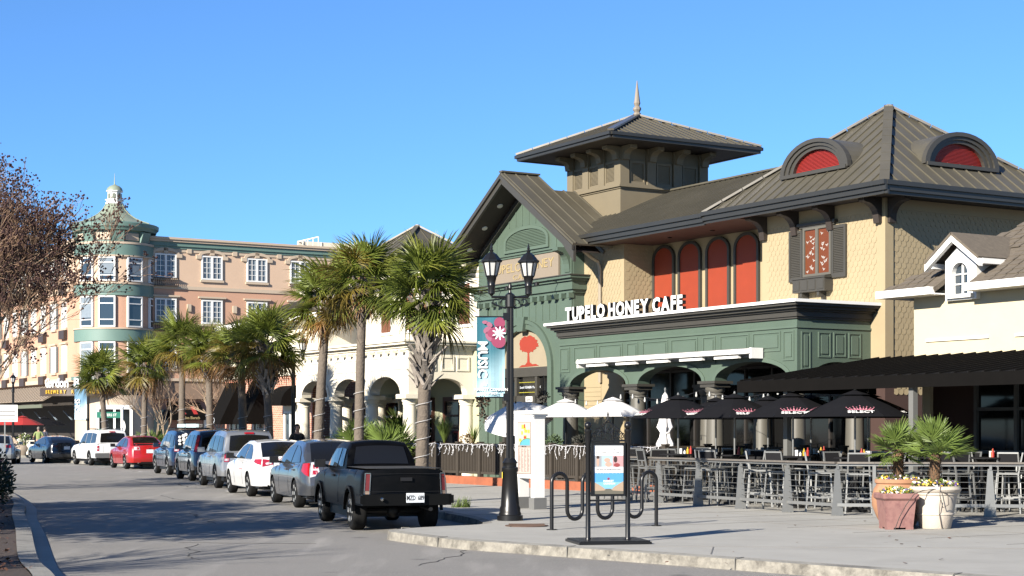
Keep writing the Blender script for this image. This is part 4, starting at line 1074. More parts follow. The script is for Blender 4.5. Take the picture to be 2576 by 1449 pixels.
for i, y in enumerate((3.3, 6.85, 10.4, 13.9)):
    put_window((True, 1.62, 1.75), (FX, y, 12.8), pi / 2); put_window((False, 1.62, 1.75), (FX, y, 9.55), pi / 2); put_window((False, 1.62, 1.75), (FX, y, 6.2), pi / 2)
    if i % 3 == 0: juliet((FX, y, 12.25), pi / 2)
    if i % 3 == 0: juliet((FX, y, 9.0), pi / 2)
for i, x in enumerate((-6.3, -9.1, -11.9, -14.7, -17.5, -20.3, -23.1, -25.9, -28.7)):
    for z in (12.7, 9.4, 6.1):
        put_window((z > 12, 1.2, 1.95, i % 3 == 1), (x, -1.8, z), 0)
        if i % 2 == 0: MB().box(x - .7, x + .7, -2.1, -1.8, z - .85, z - .2).build("window_box", flat("balcony_bronze", (.055, .035, .028), .5), ho)
# turret
tb = []
def ring(name, r, z0, z1, mt, seg=40):
    m = MB(); m.lathe([(r, z0), (r, z1)], seg); return m.build(name, M(mt), ho, smooth=True)
ring("turret_wall", 2.72, 5.3, 12.0, 'salmon'); ring("turret_wall", 2.72, 12.0, 14.1, 'peach')
for r, z0, z1, k in [(2.86, 8.05, 8.9, 'teal'), (2.92, 8.9, 9.0, 'sandtrim'), (2.86, 11.3, 12.1, 'teal'), (2.92, 12.1, 12.22, 'sandtrim'), (2.92, 14.05, 14.15, 'sandtrim'), (2.86, 14.15, 14.95, 'teal'), (2.90, 14.95, 15.1, 'sandtrim'), (2.60, 15.1, 16.0, 'teal'), (3.05, 5.3, 5.55, 'teal'), (2.78, .15, 4.2, 'sandtrim')]: ring("turret_band", r, z0, z1, k)
m = MB(); m.lathe([(2.5, 15.85), (2.95, 15.95), (3.0, 16.1), (3.12, 16.2), (3.15, 16.45), (3.05, 16.5), (2.0, 16.75)], 40); m.build("turret_eave", M('teal'), ho, smooth=True)
m = MB(); m.lathe([(3.0, 16.49), (2.3, 16.72), (1.75, 16.95), (1.2, 17.3), (.85, 17.65), (.62, 18.05), (.55, 18.1)], 40); tr_ = m.build("turret_roof", M('sage'), ho, smooth=True)
for k in range(8):
    a = radians(-17.8 + 12 + k * 45)
    MB().tube([(r * cos(a), r * sin(a), z + .03) for r, z in [(2.9, 16.53), (2.3, 16.72), (1.75, 16.95), (1.2, 17.3), (.85, 17.65), (.62, 18.05)]], .035, 5).build("roof_rib", M('sage'), tr_)
LZ = lambda L_: [(r__, 18.08 + (z__ - 18.08) * .72) for r__, z__ in L_]
m = MB(); m.lathe(LZ([(.68, 18.08), (.68, 18.2), (.6, 18.22), (.6, 18.42), (.70, 18.44), (.70, 18.52), (.52, 18.54), (.50, 19.3), (.62, 19.34), (.62, 19.42)]), 8); la = m.build("lantern", M('white'), ho)
m = MB(); m.lathe(LZ([(.60, 19.42), (.52, 19.7), (.36, 19.9), (.14, 20.02), (.05, 20.1), (.03, 20.5), (.012, 21.2)]), 16); m.build("lantern_dome", M('sage'), la, smooth=True)
for k in range(8):
    a = pi / 8 + k * pi / 4; mm = Matrix.Rotation(a, 4, 'Z') @ Matrix.Translation((.475, 0, 18.46)) @ Matrix.Diagonal((1, 1, .72, 1)) @ Matrix.Rotation(pi / 2, 4, 'Z')
    m = MB(); pts = [(.12, 0), (.12, .4)] + arc(0, .4, .12, .14, 0, pi, 6) + [(-.12, .4), (-.12, 0)]
    m.prism([pts], lambda a_, b_: mm @ Vector((a_, -.035, b_)), lambda a_, b_: mm @ Vector((a_, 0, b_))); m.build("lantern_louver", flat("louver_green", (.16, .18, .14)), la)
for k in range(8):
    a = radians(-17.8 - 40 + k * 45); mm = Matrix.Rotation(a, 4, 'Z') @ Matrix.Translation((2.6, 0, 0)) @ Matrix.Rotation(pi / 2, 4, 'Z')
    m = MB(); m.prism([[(0, 15.1), (-.12, 15.1), (-.38, 15.85), (0, 15.9)]], lambda a_, b_: mm @ Vector((-.42, a_, b_)), lambda a_, b_: mm @ Vector((.42, a_, b_))); m.build("turret_bracket", M('teal'), ho)
    a += radians(22.5); mm = Matrix.Rotation(a, 4, 'Z') @ Matrix.Translation((2.58, 0, 0)) @ Matrix.Rotation(pi / 2, 4, 'Z')
    m = MB(); m.box(-.52, .52, -.06, 0, 15.25, 15.75, mm); m.build("turret_panel", M('sandtrim'), ho)
def turret_window(a, z, h):
    mm = Matrix.Rotation(radians(a), 4, 'Z') @ Matrix.Translation((2.66, 0, z)) @ Matrix.Rotation(pi / 2, 4, 'Z')
    f = MB()
    f.prism([[(-.6, 0), (.6, 0), (.6, h), (-.6, h)], [(-.5, .1), (-.5, h * .22), (.5, h * .22), (.5, .1)], [(-.5, h * .22 + .07), (-.5, h * .74), (.5, h * .74), (.5, h * .22 + .07)], [(-.5, h * .74 + .07), (-.5, h - .1), (.5, h - .1), (.5, h * .74 + .07)]], lambda a_, b_: mm @ Vector((a_, -.16, b_)), lambda a_, b_: mm @ Vector((a_, .1, b_)))
    w = f.build("turret_window", M('white'), ho)
    MB().box(-.55, .55, -.11, -.08, .05, h - .05, mm).build("window_pane", M('glassblue'), w)
    if (a + z) % 2 > .9: MB().box(-.5, .5, -.114, -.111, h * .3, h * .95, mm).build("window_curtain", M('curtain'), w)
for a in (-62, -29, 13, 55):
    for z, h in ((12.3, 1.72), (9.05, 2.2), (5.75, 2.25)): turret_window(a, z, h)
m = MB(); mm = Matrix.Rotation(radians(-18), 4, 'Z') @ Matrix.Translation((2.8, 0, 0)) @ Matrix.Rotation(pi / 2, 4, 'Z')
m.box(-1.25, -1.05, -.2, .1, .15, 3.2, mm); m.box(1.05, 1.25, -.2, .1, .15, 3.2, mm); m.box(-1.25, 1.25, -.2, .1, 3.2, 3.5, mm); m.box(-.08, .08, -.2, .1, .15, 3.2, mm); cd = m.build("corner_door", M('white'), ho)
MB().box(-1.05, 1.05, -.1, 0, .15, 3.2, mm).build("door_pane", M('glass'), cd)
# ground floor windows, awnings with lettering, side canopy
for y in (3.1, 20.5): MB().box(FX - .6, FX - .5, y - .6, y + .6, .6, 3.2).build("shop_window", M('glassblue'), ho)
for y0_, y1_, s in ((3.6, 6.1, "Gordon Biersch"), (7.1, 9.9, "BREWERY RESTAURANT")):
    m = MB(); m.xz([[(FX - .55, 3.75), (FX + .75, 2.85), (FX + .75, 2.45), (FX - .55, 2.45)]], y0_, y1_); a_ = m.build("shop_awning", M('awning'), ho)
    c = (y0_ + y1_) / 2
    for k in (-.55, .35): 
        q = MB(); P = lambda t, yy: (FX - .55 + 1.3 * t, yy, 3.75 - .9 * t + .012)
        q.quad(P(.35, c + k), P(.98, c + k), P(.98, c + k + .32), P(.35, c + k + .32)); q.build("awning_stripe", M('redcloth'), a_)
    text(s, .30, M('gold'), a_, upright((FX + .757, c, 2.52), pi / 2), .004, .006, sx=.82)
m = MB(); m.box(FX - .5, FX - .4, 6.4, 6.9, .15, 2.9); m.box(FX - .5, FX - .4, 12.4, 15.2, .15, 2.8); m.build("pale_door", M('white'), ho)
cp = MB(); P = [(-48, -2.0, 5.1), (-3.6, -2.0, 5.1), (-3.6, -4.2, 3.9), (-48, -4.2, 3.9)]
q0, q1 = MB(), MB(); roof_plane(q0, q1, P, (1, 0, 0), .9, .06); co_ = q0.build("canopy", flat("canopy_tan", (.34, .27, .20), .7), ho); q1.build("canopy_rod", M('taupe'), co_, kind='stuff')
m = MB(); m.box(-48, -3.6, -4.3, -4.22, 3.35, 3.6); m.build("canopy_beam", flat("olive_beam", (.14, .15, .10)), co_)
for k in range(4):
    x = -7 - k * 4; MB().bar((x, -1.7, 3.2), (x + 2.2, -1.7, 2.5), .1, .06).build("awning_strut", M('curtain'), ho)
mq = MB(); ctr = (-1.0, -1.3); n = 28
def Q(a, r): return (ctr[0] + r * cos(radians(a)), ctr[1] + r * sin(radians(a)))
seg = [Q(-95 + 140 * i / n, 3.75) for i in range(n + 1)] + [Q(-95 + 140 * i / n, 1.6) for i in range(n, -1, -1)]
mq.xy([seg], 4.15, 4.72); mo = thing("hotel_corner_sign", "curved brown marquee sign Gordon Biersch brewery restaurant round the turret base", "sign", HO, RZ)
mq.build("marquee", flat("marquee_brown", (.07, .045, .03), .5), mo)
def arc_text(s, r, z, a0, a1, size, mt, name, h=None):
    for i, c in enumerate(s):
        if c == ' ': continue
        a = a0 + (a1 - a0) * (i + .5) / len(s); p = Q(a, r)
        text(c, size, mt, mo, upright((p[0], p[1], z), radians(a) + pi / 2), .04, .02 * size, name=name, sx=.85)
arc_text("Gordon Biersch", 3.6, 4.76, -80, 4, .92, M('white'), "letter")
arc_text("BREWERY RESTAURANT", 3.79, 4.30, -76, 4, .36, M('yellow'), "letter")
# roof plant on the hotel and the white parapet behind
for k, (y, w) in enumerate([(4.6, 1.6), (9.5, 1.3), (11.6, 1.3), (13.7, 1.3)]):
    m = MB(); m.box(-2.5, -1.2, y - w / 2, y + w / 2, 14.9, 15.95); m.box(-2.6, -1.1, y - w / 2 - .1, y + w / 2 + .1, 15.95, 16.05)
    tag(m.build("roof_vent", flat("vent_dark", (.05, .05, .05)), loc=HO, rz=RZ), ["dark boxy roof vent nearest the turret on the hotel roof", "dark roof vent on the hotel, second from the turret", "dark roof vent on the hotel, third from the turret", "dark roof vent on the hotel farthest from the turret"][k], "roof vent", "vents along the hotel roof")
m = MB(); m.box(-6, -5.8, 17, 24, 15.0, 17.0)
for y in (17.4, 19, 20.6, 22.2): m.box(-5.8, -5.74, y, y + .08, 15, 17)
for z in (16.1, 16.9): m.box(-5.8, -2.0, 17, 17.06, z, z + .08)
for x in (-5, -4, -3, -2): m.box(x, x + .06, 17, 17.06, 15.0, 16.95)
m.build("roof_screen", M('creamwhite'), ho)
# ------------------------------------------------------------------ vehicles. local: +y forward, origin under the rear axle
def lerp_tab(tab, x):
    if x <= tab[0][0]: return tab[0][1]
    for (a, b), (c, d) in zip(tab, tab[1:]):
        if x <= c:
            t = (x - a) / (c - a); return b + (d - b) * t
    return tab[-1][1]
def smooth_tab(tab, x, w=.09):
    return (lerp_tab(tab, x - w) + 2 * lerp_tab(tab, x) + lerp_tab(tab, x + w)) / 4
PAINT = {}
def paint(name, rgb, metal=.0, rough=.35, coat=1.0):
    if name not in PAINT: PAINT[name] = mat(name, rgb, rough, metal, .05, 1.5, coat=coat, dirt=tuple(min(1, c * .8 + .01) for c in rgb), dscale=1.4, damt=.5)
    return PAINT[name]
WHEELS = {}
def wheel_meshes(r, w, spokes, steel=None):
    key = (round(r, 3), round(w, 3), spokes)
    if key in WHEELS: return WHEELS[key]
    rot = Matrix.Rotation(pi / 2, 4, 'Y')
    t = MB(); t.lathe([(r * .64, -w / 2), (r * .9, -w / 2), (r * .985, -w * .38), (r, -w * .2), (r, w * .2), (r * .985, w * .38), (r * .9, w / 2), (r * .64, w / 2)], 28, m=rot)
    k = MB(); k.lathe([(r * .66, -w * .46), (r * .62, -w * .5), (r * .58, -w * .42), (r * .56, -w * .1), (r * .2, -w * .12)], 24, m=rot)
    for i in range(spokes):
        a = 2 * pi * i / spokes
        c, s_ = cos(a), sin(a)
        k.bar((-w * .40, c * r * .12, s_ * r * .12), (-w * .46, c * r * .6, s_ * r * .6), r * (.24 if spokes < 8 else .12), w * .14, up=(1, 0, 0))
    k.lathe([(.001, -w * .52), (r * .13, -w * .5), (r * .15, -w * .40), (r * .15, -w * .1)], 12, m=rot)
    d = MB(); d.lathe([(.01, -w * .06), (r * .62, -w * .06), (r * .62, w * .3), (.01, w * .3)], 20, m=rot)
    WHEELS[key] = (t.mesh("tyre", M('tyre'), True), k.mesh("rim", M('rim'), True), d.mesh("brake_drum", M('plastic'), True))
    return WHEELS[key]
def make_car(name, label, cat, loc, heading, p):
    """p: L, Wd, H, wb, ro (rear overhang), wr (wheel radius), deck [(y, z)], roof [(y, z)], belt, tumble, body paint"""
    t = thing(name, label, cat, (loc[0], loc[1], 0), heading, "vehicles parked along the kerb" if p.get('grp', 1) else None)
    Wd, H, wb, ro, wr = p['W'], p['H'], p['wb'], p['ro'], p['wr']; y0 = -ro; y1 = wb + p.get('fo', .9); hwm = Wd / 2
    deck = p['deck']; belt = p['belt']; bp = p['paint']; sill = p.get('sill', .22); lean = p.get('lean', .12); sq = p.get('square', .5)
    ra = wr * 1.13
    ys = sorted(set([y0 + (y1 - y0) * i / 62 for i in range(63)] + [yw + ra * cos(pi * i / 12) for yw in (0, wb) for i in range(13)] + [yw + s * (ra + .004) for yw in (0, wb) for s in (-1, 1)] + [y0 + .03, y0 + .08, y0 + .15, y0 + .24]))
    ys = [y for i, y in enumerate(ys) if i == 0 or y - ys[i - 1] > .002]
    def plan(y):
        k = 1.0
        for e, ln in ((y - y0, .55), (y1 - y, .9)):
            if e < ln: k = min(k, 1 - (1 - sq) * .28 * (1 - e / ln) ** 2.2 - (.05 * (1 - min(1, e / .12)) ** 2))
        return k
    def sect(z):
        tab = [(.15, .93), (.3, .975), (.5, 1.0), (.68, 1.0), (belt, .965), (belt + .25, .93)]
        return smooth_tab(tab, z, .05)
    def hw(y, z): return hwm * plan(y) * sect(z)
    def tail(y, z):
        e = y - y0
        if e > .6: return 0
        s_ = max(0, z - .62) * lean - .05 * max(0, 1 - abs(z - .5) / .14) + max(0, .36 - z) * .35
        return s_ * (1 - e / .6)
    def zlow(y):
        z = sill + (.06 if y < -ra or y > wb + ra else 0)
        for yw in (0, wb):
            if abs(y - yw) < ra: z = max(z, wr + sqrt(max(0, ra * ra - (y - yw) ** 2)) * .98)
        return z
    b = MB(); NR = 9; rows = []
    for y in ys:
        zl = zlow(y); zt = smooth_tab(deck, y, .05)
        col = []
        for i in range(NR):
            z = zl + (zt - zl) * (i / (NR - 1)) ** .9
            x = hw(y, z) - (.05 if i == NR - 1 else (.012 if i == NR - 2 else 0))
            col.append((x, y + tail(y, z), z))
        top = [(x_ * col[-1][0], col[-1][1], zt + .035 * (1 - x_ * x_)) for x_ in (.75, .4, 0, -.4, -.75)]
        rows.append([(c[0], c[1], c[2]) for c in col] + top + [(-c[0], c[1], c[2]) for c in reversed(col)])
    n = len(rows[0]); base = 0
    for r_ in rows: b.v.extend(r_)
    for i in range(len(rows) - 1):
        for k in range(n - 1): b.f.append((i * n + k, i * n + k + 1, (i + 1) * n + k + 1, (i + 1) * n + k))
    # rear and front faces with a slight plan bulge
    for ri, sg in ((0, -1), (len(rows) - 1, 1)):
        r_ = rows[ri]; o = len(b.v); NX = 7
        for i in range(NR):
            x, y, z = r_[i]
            for k in range(NX):
                u = 1 - 2 * k / (NX - 1); b.v.append((x * u, y + sg * .09 * (1 - u * u) * (1 - .3 * abs(z - .6)), z + (.035 * (1 - u * u) if i == NR - 1 else 0)))
        for i in range(NR - 1):
            for k in range(NX - 1): b.f.append((o + i * NX + k, o + i * NX + k + 1, o + (i + 1) * NX + k + 1, o + (i + 1) * NX + k))
    body = b.build("body", bp, t, smooth=True)
    ub = MB(); uz = p.get('ubz', .2); ub.box(-hwm + .26, hwm - .26, y0 + .12, y1 - .2, uz, min(.75, belt - .1)); ub.box(-hwm + .12, hwm - .12, y0 + .1, -ra - .03, uz + .04, .6); ub.box(-hwm + .12, hwm - .12, ra + .03, wb - ra - .03, .2, .6); ub.build("underbody", M('plastic'), t)
    # greenhouse
    roof = p['roof']; g0, g1 = roof[0][0], roof[-1][0]; zb = belt - .03; tum = p['tumble']; hb = hw((g0 + g1) / 2, belt) - .05
    gy = sorted(set([g0 + (g1 - g0) * i / 46 for i in range(47)] + [q[0] for q in roof]))
    def gplan(y):
        e = min(y - g0, g1 - y); return 1 - .06 * max(0, 1 - e / .9) ** 2
    def gx(y, z):
        k = max(0, (z - zb) / (H - zb)); return (hb - (hb - hwm * tum) * k ** 1.25) * gplan(y)
    def zr(y): return smooth_tab(roof, y, .07)
    g = MB(); rows = []; NG = 7
    for y in gy:
        z1 = max(zr(y), zb + .004); col = [(gx(y, zb + (z1 - zb) * i / (NG - 1)) - (.03 if i == NG - 1 else 0), y, zb + (z1 - zb) * i / (NG - 1)) for i in range(NG)]
        w = col[-1][0]; top = [(w * u, y, z1 + .045 * (1 - u * u) * min(1, (z1 - zb) * 2)) for u in (.8, .45, 0, -.45, -.8)]
        rows.append(col + top + [(-c[0], c[1], c[2]) for c in reversed(col)])
    n = len(rows[0])
    for r_ in rows: g.v.extend(r_)
    for i in range(len(rows) - 1):
        for k in range(n - 1): g.f.append((i * n + k, i * n + k + 1, (i + 1) * n + k + 1, (i + 1) * n + k))
    g.build("cabin", p.get('roofpaint', bp), t, smooth=True)
    # side glass
    def side(poly, name, mt, off=.012, fx=gx):
        bm = bmesh.new(); vs = [bm.verts.new((0, y, z)) for y, z in poly]; bm.faces.new(vs)
        bmesh.ops.triangulate(bm, faces=bm.faces[:]); bmesh.ops.subdivide_edges(bm, edges=bm.edges[:], cuts=3, use_grid_fill=True)
        pts = [(v.co.y, v.co.z) for v in bm.verts]; fs = [[v.index for v in f.verts] for f in (bm.verts.index_update() or bm.faces)]; bm.free()
        for s_ in (-1, 1):
            m = MB(); m.add([(s_ * (fx(y, z) + off), y + (tail(y, z) if fx is hw else 0), z) for y, z in pts], fs); m.build(name, mt, t, smooth=True)
    for poly in p['glass']: side(poly, "side_window", M('glassblue'))
    for poly in p.get('sides', []): side(poly[0], poly[1], poly[2], .01, hw)
    # rear glass: u across, z up the rear slope of the roof line
    def yslope(z):
        lo, hi = g0, g0 + p.get('rslope', 1.2)
        for _ in range(24):
            mid = (lo + hi) / 2
            if zr(mid) < z: lo = mid
            else: hi = mid
        return lo
    def rear(u0, u1, z0, z1, name, mt, off=.014, trap=.0, parent=None):
        m = MB(); NX, NZ = 8, 6; 
        for j in range(NZ + 1):
            z = z0 + (z1 - z0) * j / NZ; y = yslope(z); w = gx(y, z) - .03
            dz = .02
            for k in range(NX + 1):
                u = (u0 + (u1 - u0) * k / NX) * (1 - trap * j / NZ); m.v.append((w * u, y - off * 1.3 - .0, z + .045 * (1 - u * u) * min(1, (z - zb) * 2) + off * .6))
        for j in range(NZ):
            for k in range(NX): m.f.append((j * (NX + 1) + k, j * (NX + 1) + k + 1, (j + 1) * (NX + 1) + k + 1, (j + 1) * (NX + 1) + k))
        return m.build(name, mt, t, smooth=True)
    rz0, rz1, ru = p['rglass']
    rear(-ru, ru, rz0, rz1, "rear_window", M('glass'))
    if p.get('brake'): rear(-.22, .22, rz1 + .02, rz1 + .07, "brake_light", M('taillight'), .02)
    # rear panels on the tail face
    def yr(u, z): return y0 + tail(y0, z) - .09 * (1 - u * u) * (1 - .3 * abs(z - .6))
    def tailpatch(poly, name, mt, off=.012, parent=None, wrap=0):
        """poly in (u, z), u = x / half width"""
        bm = bmesh.new(); vs = [bm.verts.new((u, 0, z)) for u, z in poly]; bm.faces.new(vs)
        bmesh.ops.triangulate(bm, faces=bm.faces[:]); bmesh.ops.subdivide_edges(bm, edges=bm.edges[:], cuts=2, use_grid_fill=True)
        bm.verts.index_update(); m = MB()
        m.add([(v.co.x * (hw(y0, v.co.z)), yr(v.co.x, v.co.z) - off, v.co.z) for v in bm.verts], [[v.index for v in f.verts] for f in bm.faces]); bm.free()
        return m.build(name, mt, parent or t, smooth=True)
    for poly, nm, mt in p.get('tail', []):
        tailpatch(poly, nm, mt)
    if not p.get('notrim'):
        for poly in ([(-.84, .655), (.84, .655), (.84, .664), (-.84, .664)], [(-.60, .664), (-.59, .664), (-.61, .98), (-.62, .98)], [(.60, .664), (.59, .664), (.61, .98), (.62, .98)]): tailpatch(poly, "panel_gap", M('ink'), .006)
        tailpatch([(-.62, .25), (.62, .25), (.56, .335), (-.56, .335)], "bumper_valance", M('plastic'), .01)
        tailpatch([(-.045, .90), (.045, .90), (.045, .935), (-.045, .935)], "maker_emblem", M('chrome'), .014)
    # wheels
    tm, km, dm_ = wheel_meshes(wr, p.get('ww', .215), p.get('spokes', 5))
    for sx in (-1, 1):
        for yw in (0, wb):
            w = link("wheel", tm, t, (sx * (hwm - p.get('ww', .215) / 2 - .015), yw, wr)); w.rotation_euler = (0, 0, 0 if sx < 0 else pi)
            link("rim", km, w); link("brake_drum", dm_, w)
    # door mirrors, handles, plate, exhaust, seams
    my = p['mirror']
    for sx in (-1, 1):
        m = MB(); m.cbox((sx * (hwm + .09), my, belt + .08), .2, .10, .15); m.bar((sx * (hwm - .10), my + .02, belt + .02), (sx * (hwm + .03), my + .02, belt + .05), .05)
        m.build("door_mirror", p.get('mirrorpaint', bp), t)
        for yh in p['handles']:
            m = MB(); z = belt - .12; m.box(-.012, .012, yh - .10, yh + .10, z - .02, z + .02, Matrix.Translation((sx * (hw(yh, z) + .012), 0, 0))); m.build("door_handle", p.get('handlepaint', bp), t)
    pz, pu = p.get('platepos', (.78, 0)); m = MB(); yb = yr(pu, pz) - .02 - p.get('plateoff', 0)
    m.box(-.155 + pu, .155 + pu, yb - .012, yb, pz - .08, pz + .08); po = m.build("licence_plate", M('plate'), t)
    text(p.get('platetext', ""), .115, M('ink'), po, upright((pu, yb - .014, pz - .04)), .001, .003, sx=.62) if p.get('platetext') else None
    if p.get('exhaust'):
        m = MB(); m.lathe([(.04, 0), (.045, .0), (.045, .22), (.03, .22)], 12, m=Matrix.Translation((p['exhaust'], y0 - .02, .30)) @ Matrix.Rotation(-pi / 2, 4, 'X')); m.build("exhaust_pipe", M('chrome'), t)
    for ys_ in p.get('seams', []):
        m = MB()
        for sx in (-1, 1):
            pts = [(sx * (hw(ys_, z) + .001), ys_, z) for z in (sill + .08, .45, .6, belt - .08)]
            for a, b_ in zip(pts, pts[1:]): m.bar(a, b_, .008, .008)
        m.build("door_seam", M('ink'), t, kind='stuff')
    return t, dict(hw=hw, yr=yr, gx=gx, zr=zr, y0=y0, tailpatch=tailpatch)
def hd(deg): return radians(deg)      # heading: degrees left of straight ahead
def rear_left(x, y, wd, deg):         # rear axle centre from the left rear tyre's ground point
    p = gp(x, y, 0); a = radians(deg); return (p.x + cos(a) * (wd / 2 - .1), p.y + sin(a) * (wd / 2 - .1) * 1)
def sedan(W=1.78, H=1.46, wb=2.69, **k):
    d = dict(W=W, H=H, wb=wb, ro=1.05, fo=.9, wr=.325, sill=.24, belt=.97, tumble=.66, lean=.22,
             deck=[(-1.2, 1.03), (-.85, 1.04), (-.35, 1.0), (.2, .97), (wb - .7, .95), (wb + .2, .86), (wb + .95, .68)],
             roof=[(-.75, .95), (-.40, 1.16), (.18, 1.41), (.75, 1.46), (1.3, 1.45), (1.75, 1.34), (2.5, .95)],
             glass=[[(-.18, .99), (.05, 1.2), (.40, 1.335), (.68, 1.37), (.68, .985)], [(.76, .985), (.76, 1.37), (1.25, 1.375), (1.6, 1.28), (2.05, .985)]],
             rglass=(1.03, 1.385, .86), rslope=1.0, mirror=1.95, handles=(.15, 1.0), seams=(.72, 1.85),
             tail=[], platepos=(.80, 0), spokes=5)
    d.update(k); return d
def suv(W=1.82, H=1.72, wb=2.62, **k):
    d = dict(W=W, H=H, wb=wb, ro=.92, fo=.85, wr=.36, sill=.32, belt=1.06, tumble=.72, lean=.08, square=.8,
             deck=[(-1.1, 1.04), (.2, 1.06), (wb - .75, 1.05), (wb + .2, .98), (wb + .85, .78)],
             roof=[(-.93, 1.02), (-.80, 1.34), (-.66, 1.64), (-.4, 1.70), (.6, 1.72), (1.25, 1.68), (1.6, 1.55), (2.3, 1.04)],
             glass=[[(-.68, 1.12), (-.55, 1.52), (-.02, 1.57), (-.02, 1.09)], [(.06, 1.09), (.06, 1.575), (.82, 1.58), (.82, 1.08)], [(.9, 1.08), (.9, 1.58), (1.3, 1.55), (1.5, 1.45), (1.95, 1.09)]],
             rglass=(1.12, 1.55, .86), rslope=.7, mirror=1.85, handles=(.3, 1.15), seams=(.02, .86, 1.85), brake=1,
             tail=[], platepos=(.84, 0), spokes=5)
    d.update(k); return d
TL, CLN = M('taillight'), M('clearlens')
def corner_lamp(u0, u1, z0, z1, slant=0, clear=None, y0=-1.05):
    """tail lamps on both rear corners, wrapping onto the flanks"""
    out = []
    for s in (-1, 1):
        out.append(([(s * u0, z0), (s * u1, z0 + slant), (s * u1, z1), (s * u0, z1)], "tail_light", TL))
        if clear: out.append(([(s * (u0 + .03), clear[0]), (s * (u1 - .02), clear[0]), (s * (u1 - .02), clear[1]), (s * (u0 + .03), clear[1])], "reverse_lamp", CLN))
    return out
# black pickup nearest the camera
PB = mat("faded_black_paint", (.0028, .0028, .003), .32, 0, .2, 2, dirt=(.0075, .007, .007), dscale=1.6, damt=.7, coat=0, spec=.09)
bl = rear_left(893, 1333, 1.54, 16.5)
pk, cx = make_car("pickup_truck", "weathered black pickup truck with open bed, nearest in the row of parked vehicles", "pickup truck", bl, hd(16.5), dict(
    W=1.54, H=1.52, wb=2.95, plateoff=.13, ubz=.46, notrim=1, ro=.98, fo=.8, wr=.345, ww=.24, sill=.40, belt=1.04, tumble=.70, lean=.0, square=.93, paint=PB, mirrorpaint=M('plastic'), handlepaint=M('plastic'),
    deck=[(-1.0, 1.06), (1.0, 1.05), (1.2, 1.03), (2.5, 1.03), (3.0, .98), (3.7, .90)],
    roof=[(.95, 1.02), (1.02, 1.30), (1.12, 1.47), (1.25, 1.52), (2.0, 1.52), (2.3, 1.46), (2.85, 1.03)],
    glass=[[(1.16, 1.09), (1.24, 1.40), (1.52, 1.42), (1.52, 1.08)], [(1.60, 1.08), (1.60, 1.42), (2.12, 1.40), (2.6, 1.09)]],
    rglass=(1.12, 1.42, .84), rslope=.6, mirror=2.45, handles=(1.62,), seams=(1.1, 2.55), platepos=(.60, .12), platetext="MZD  689", spokes=6,
    tail=[([(s * .88, .72), (s * .985, .72), (s * .985, 1.0), (s * .88, 1.0)], "tail_light", mat("dull_red_lens", (.13, .012, .012), .3, 0, .1, 5)) for s in (-1, 1)] + [([(s * .88, .655), (s * .985, .655), (s * .985, .715), (s * .88, .715)], "reverse_lamp", flat("dull_lens", (.25, .18, .14), .3)) for s in (-1, 1)]))
for s in (-1, 1):
    m = MB()
    for (u0, z0, u1, z1) in [(.87, .645, .87, 1.01), (.87, 1.01, .995, 1.01), (.995, 1.01, .995, .645), (.995, .645, .87, .645)]:
        P = lambda u, z: (s * u * cx['hw'](cx['y0'], z), cx['yr'](u, z) - .018, z)
        m.bar(P(u0, z0), P(u1, z1), .014)
    m.build("lamp_bezel", M('chrome'), pk)
m = MB(); m.box(-.66, .66, -1.0, .88, 1.088, 1.094); m.build("bed_cover", flat("bed_dark", (.008, .008, .008), .9), pk)
m = MB(); m.box(-.77, .77, -1.17, -1.0, .47, .66); m.box(-.81, -.72, -1.17, -.75, .5, .64); m.box(.72, .81, -1.17, -.75, .5, .64); m.build("rear_bumper", mat("bumper_black", (.006, .006, .006), .3, 0, spec=.1), pk)
m = MB(); m.lathe([(.025, 0), (.03, .05), (.03, .07), (.012, .09)], 10, m=Matrix.Translation((-.45, -1.17, .58)) @ Matrix.Rotation(pi / 2, 4, 'X')); m.build("bumper_bolt", M('chrome'), pk)
m = MB(); m.box(-.70, .70, -1.085, -1.075, .70, .705); m.box(-.69, .69, -1.082, -1.07, 1.0, 1.005); m.box(-.1, .1, -1.10, -1.07, .88, .94); m.build("tailgate_handle", M('plastic'), pk)
for (yw) in (0, 2.95):
    for s in (-1, 1):
        m = MB(); n = 14
        pts = [(s * (cx['hw'](yw, .7) + .012), yw + .41 * cos(pi * i / n), .345 + .41 * sin(pi * i / n)) for i in range(n + 1)]
        for a, b_ in zip(pts, pts[1:]): m.bar(a, b_, .05, .05, up=(1, 0, 0))
        m.build("wheel_arch_flare", PB, pk)
m = MB(); m.tube([(-.6, 0, .33), (.6, 0, .33)], .05, 8); m.sphere((0, 0, .33), .13, 10, 8); m.build('rear_axle', M('plastic'), pk, smooth=True)
MB().tube([(.42, -1.12, .40), (.42, -.4, .42)], .035, 8).build('exhaust_pipe', M('plastic'), pk)
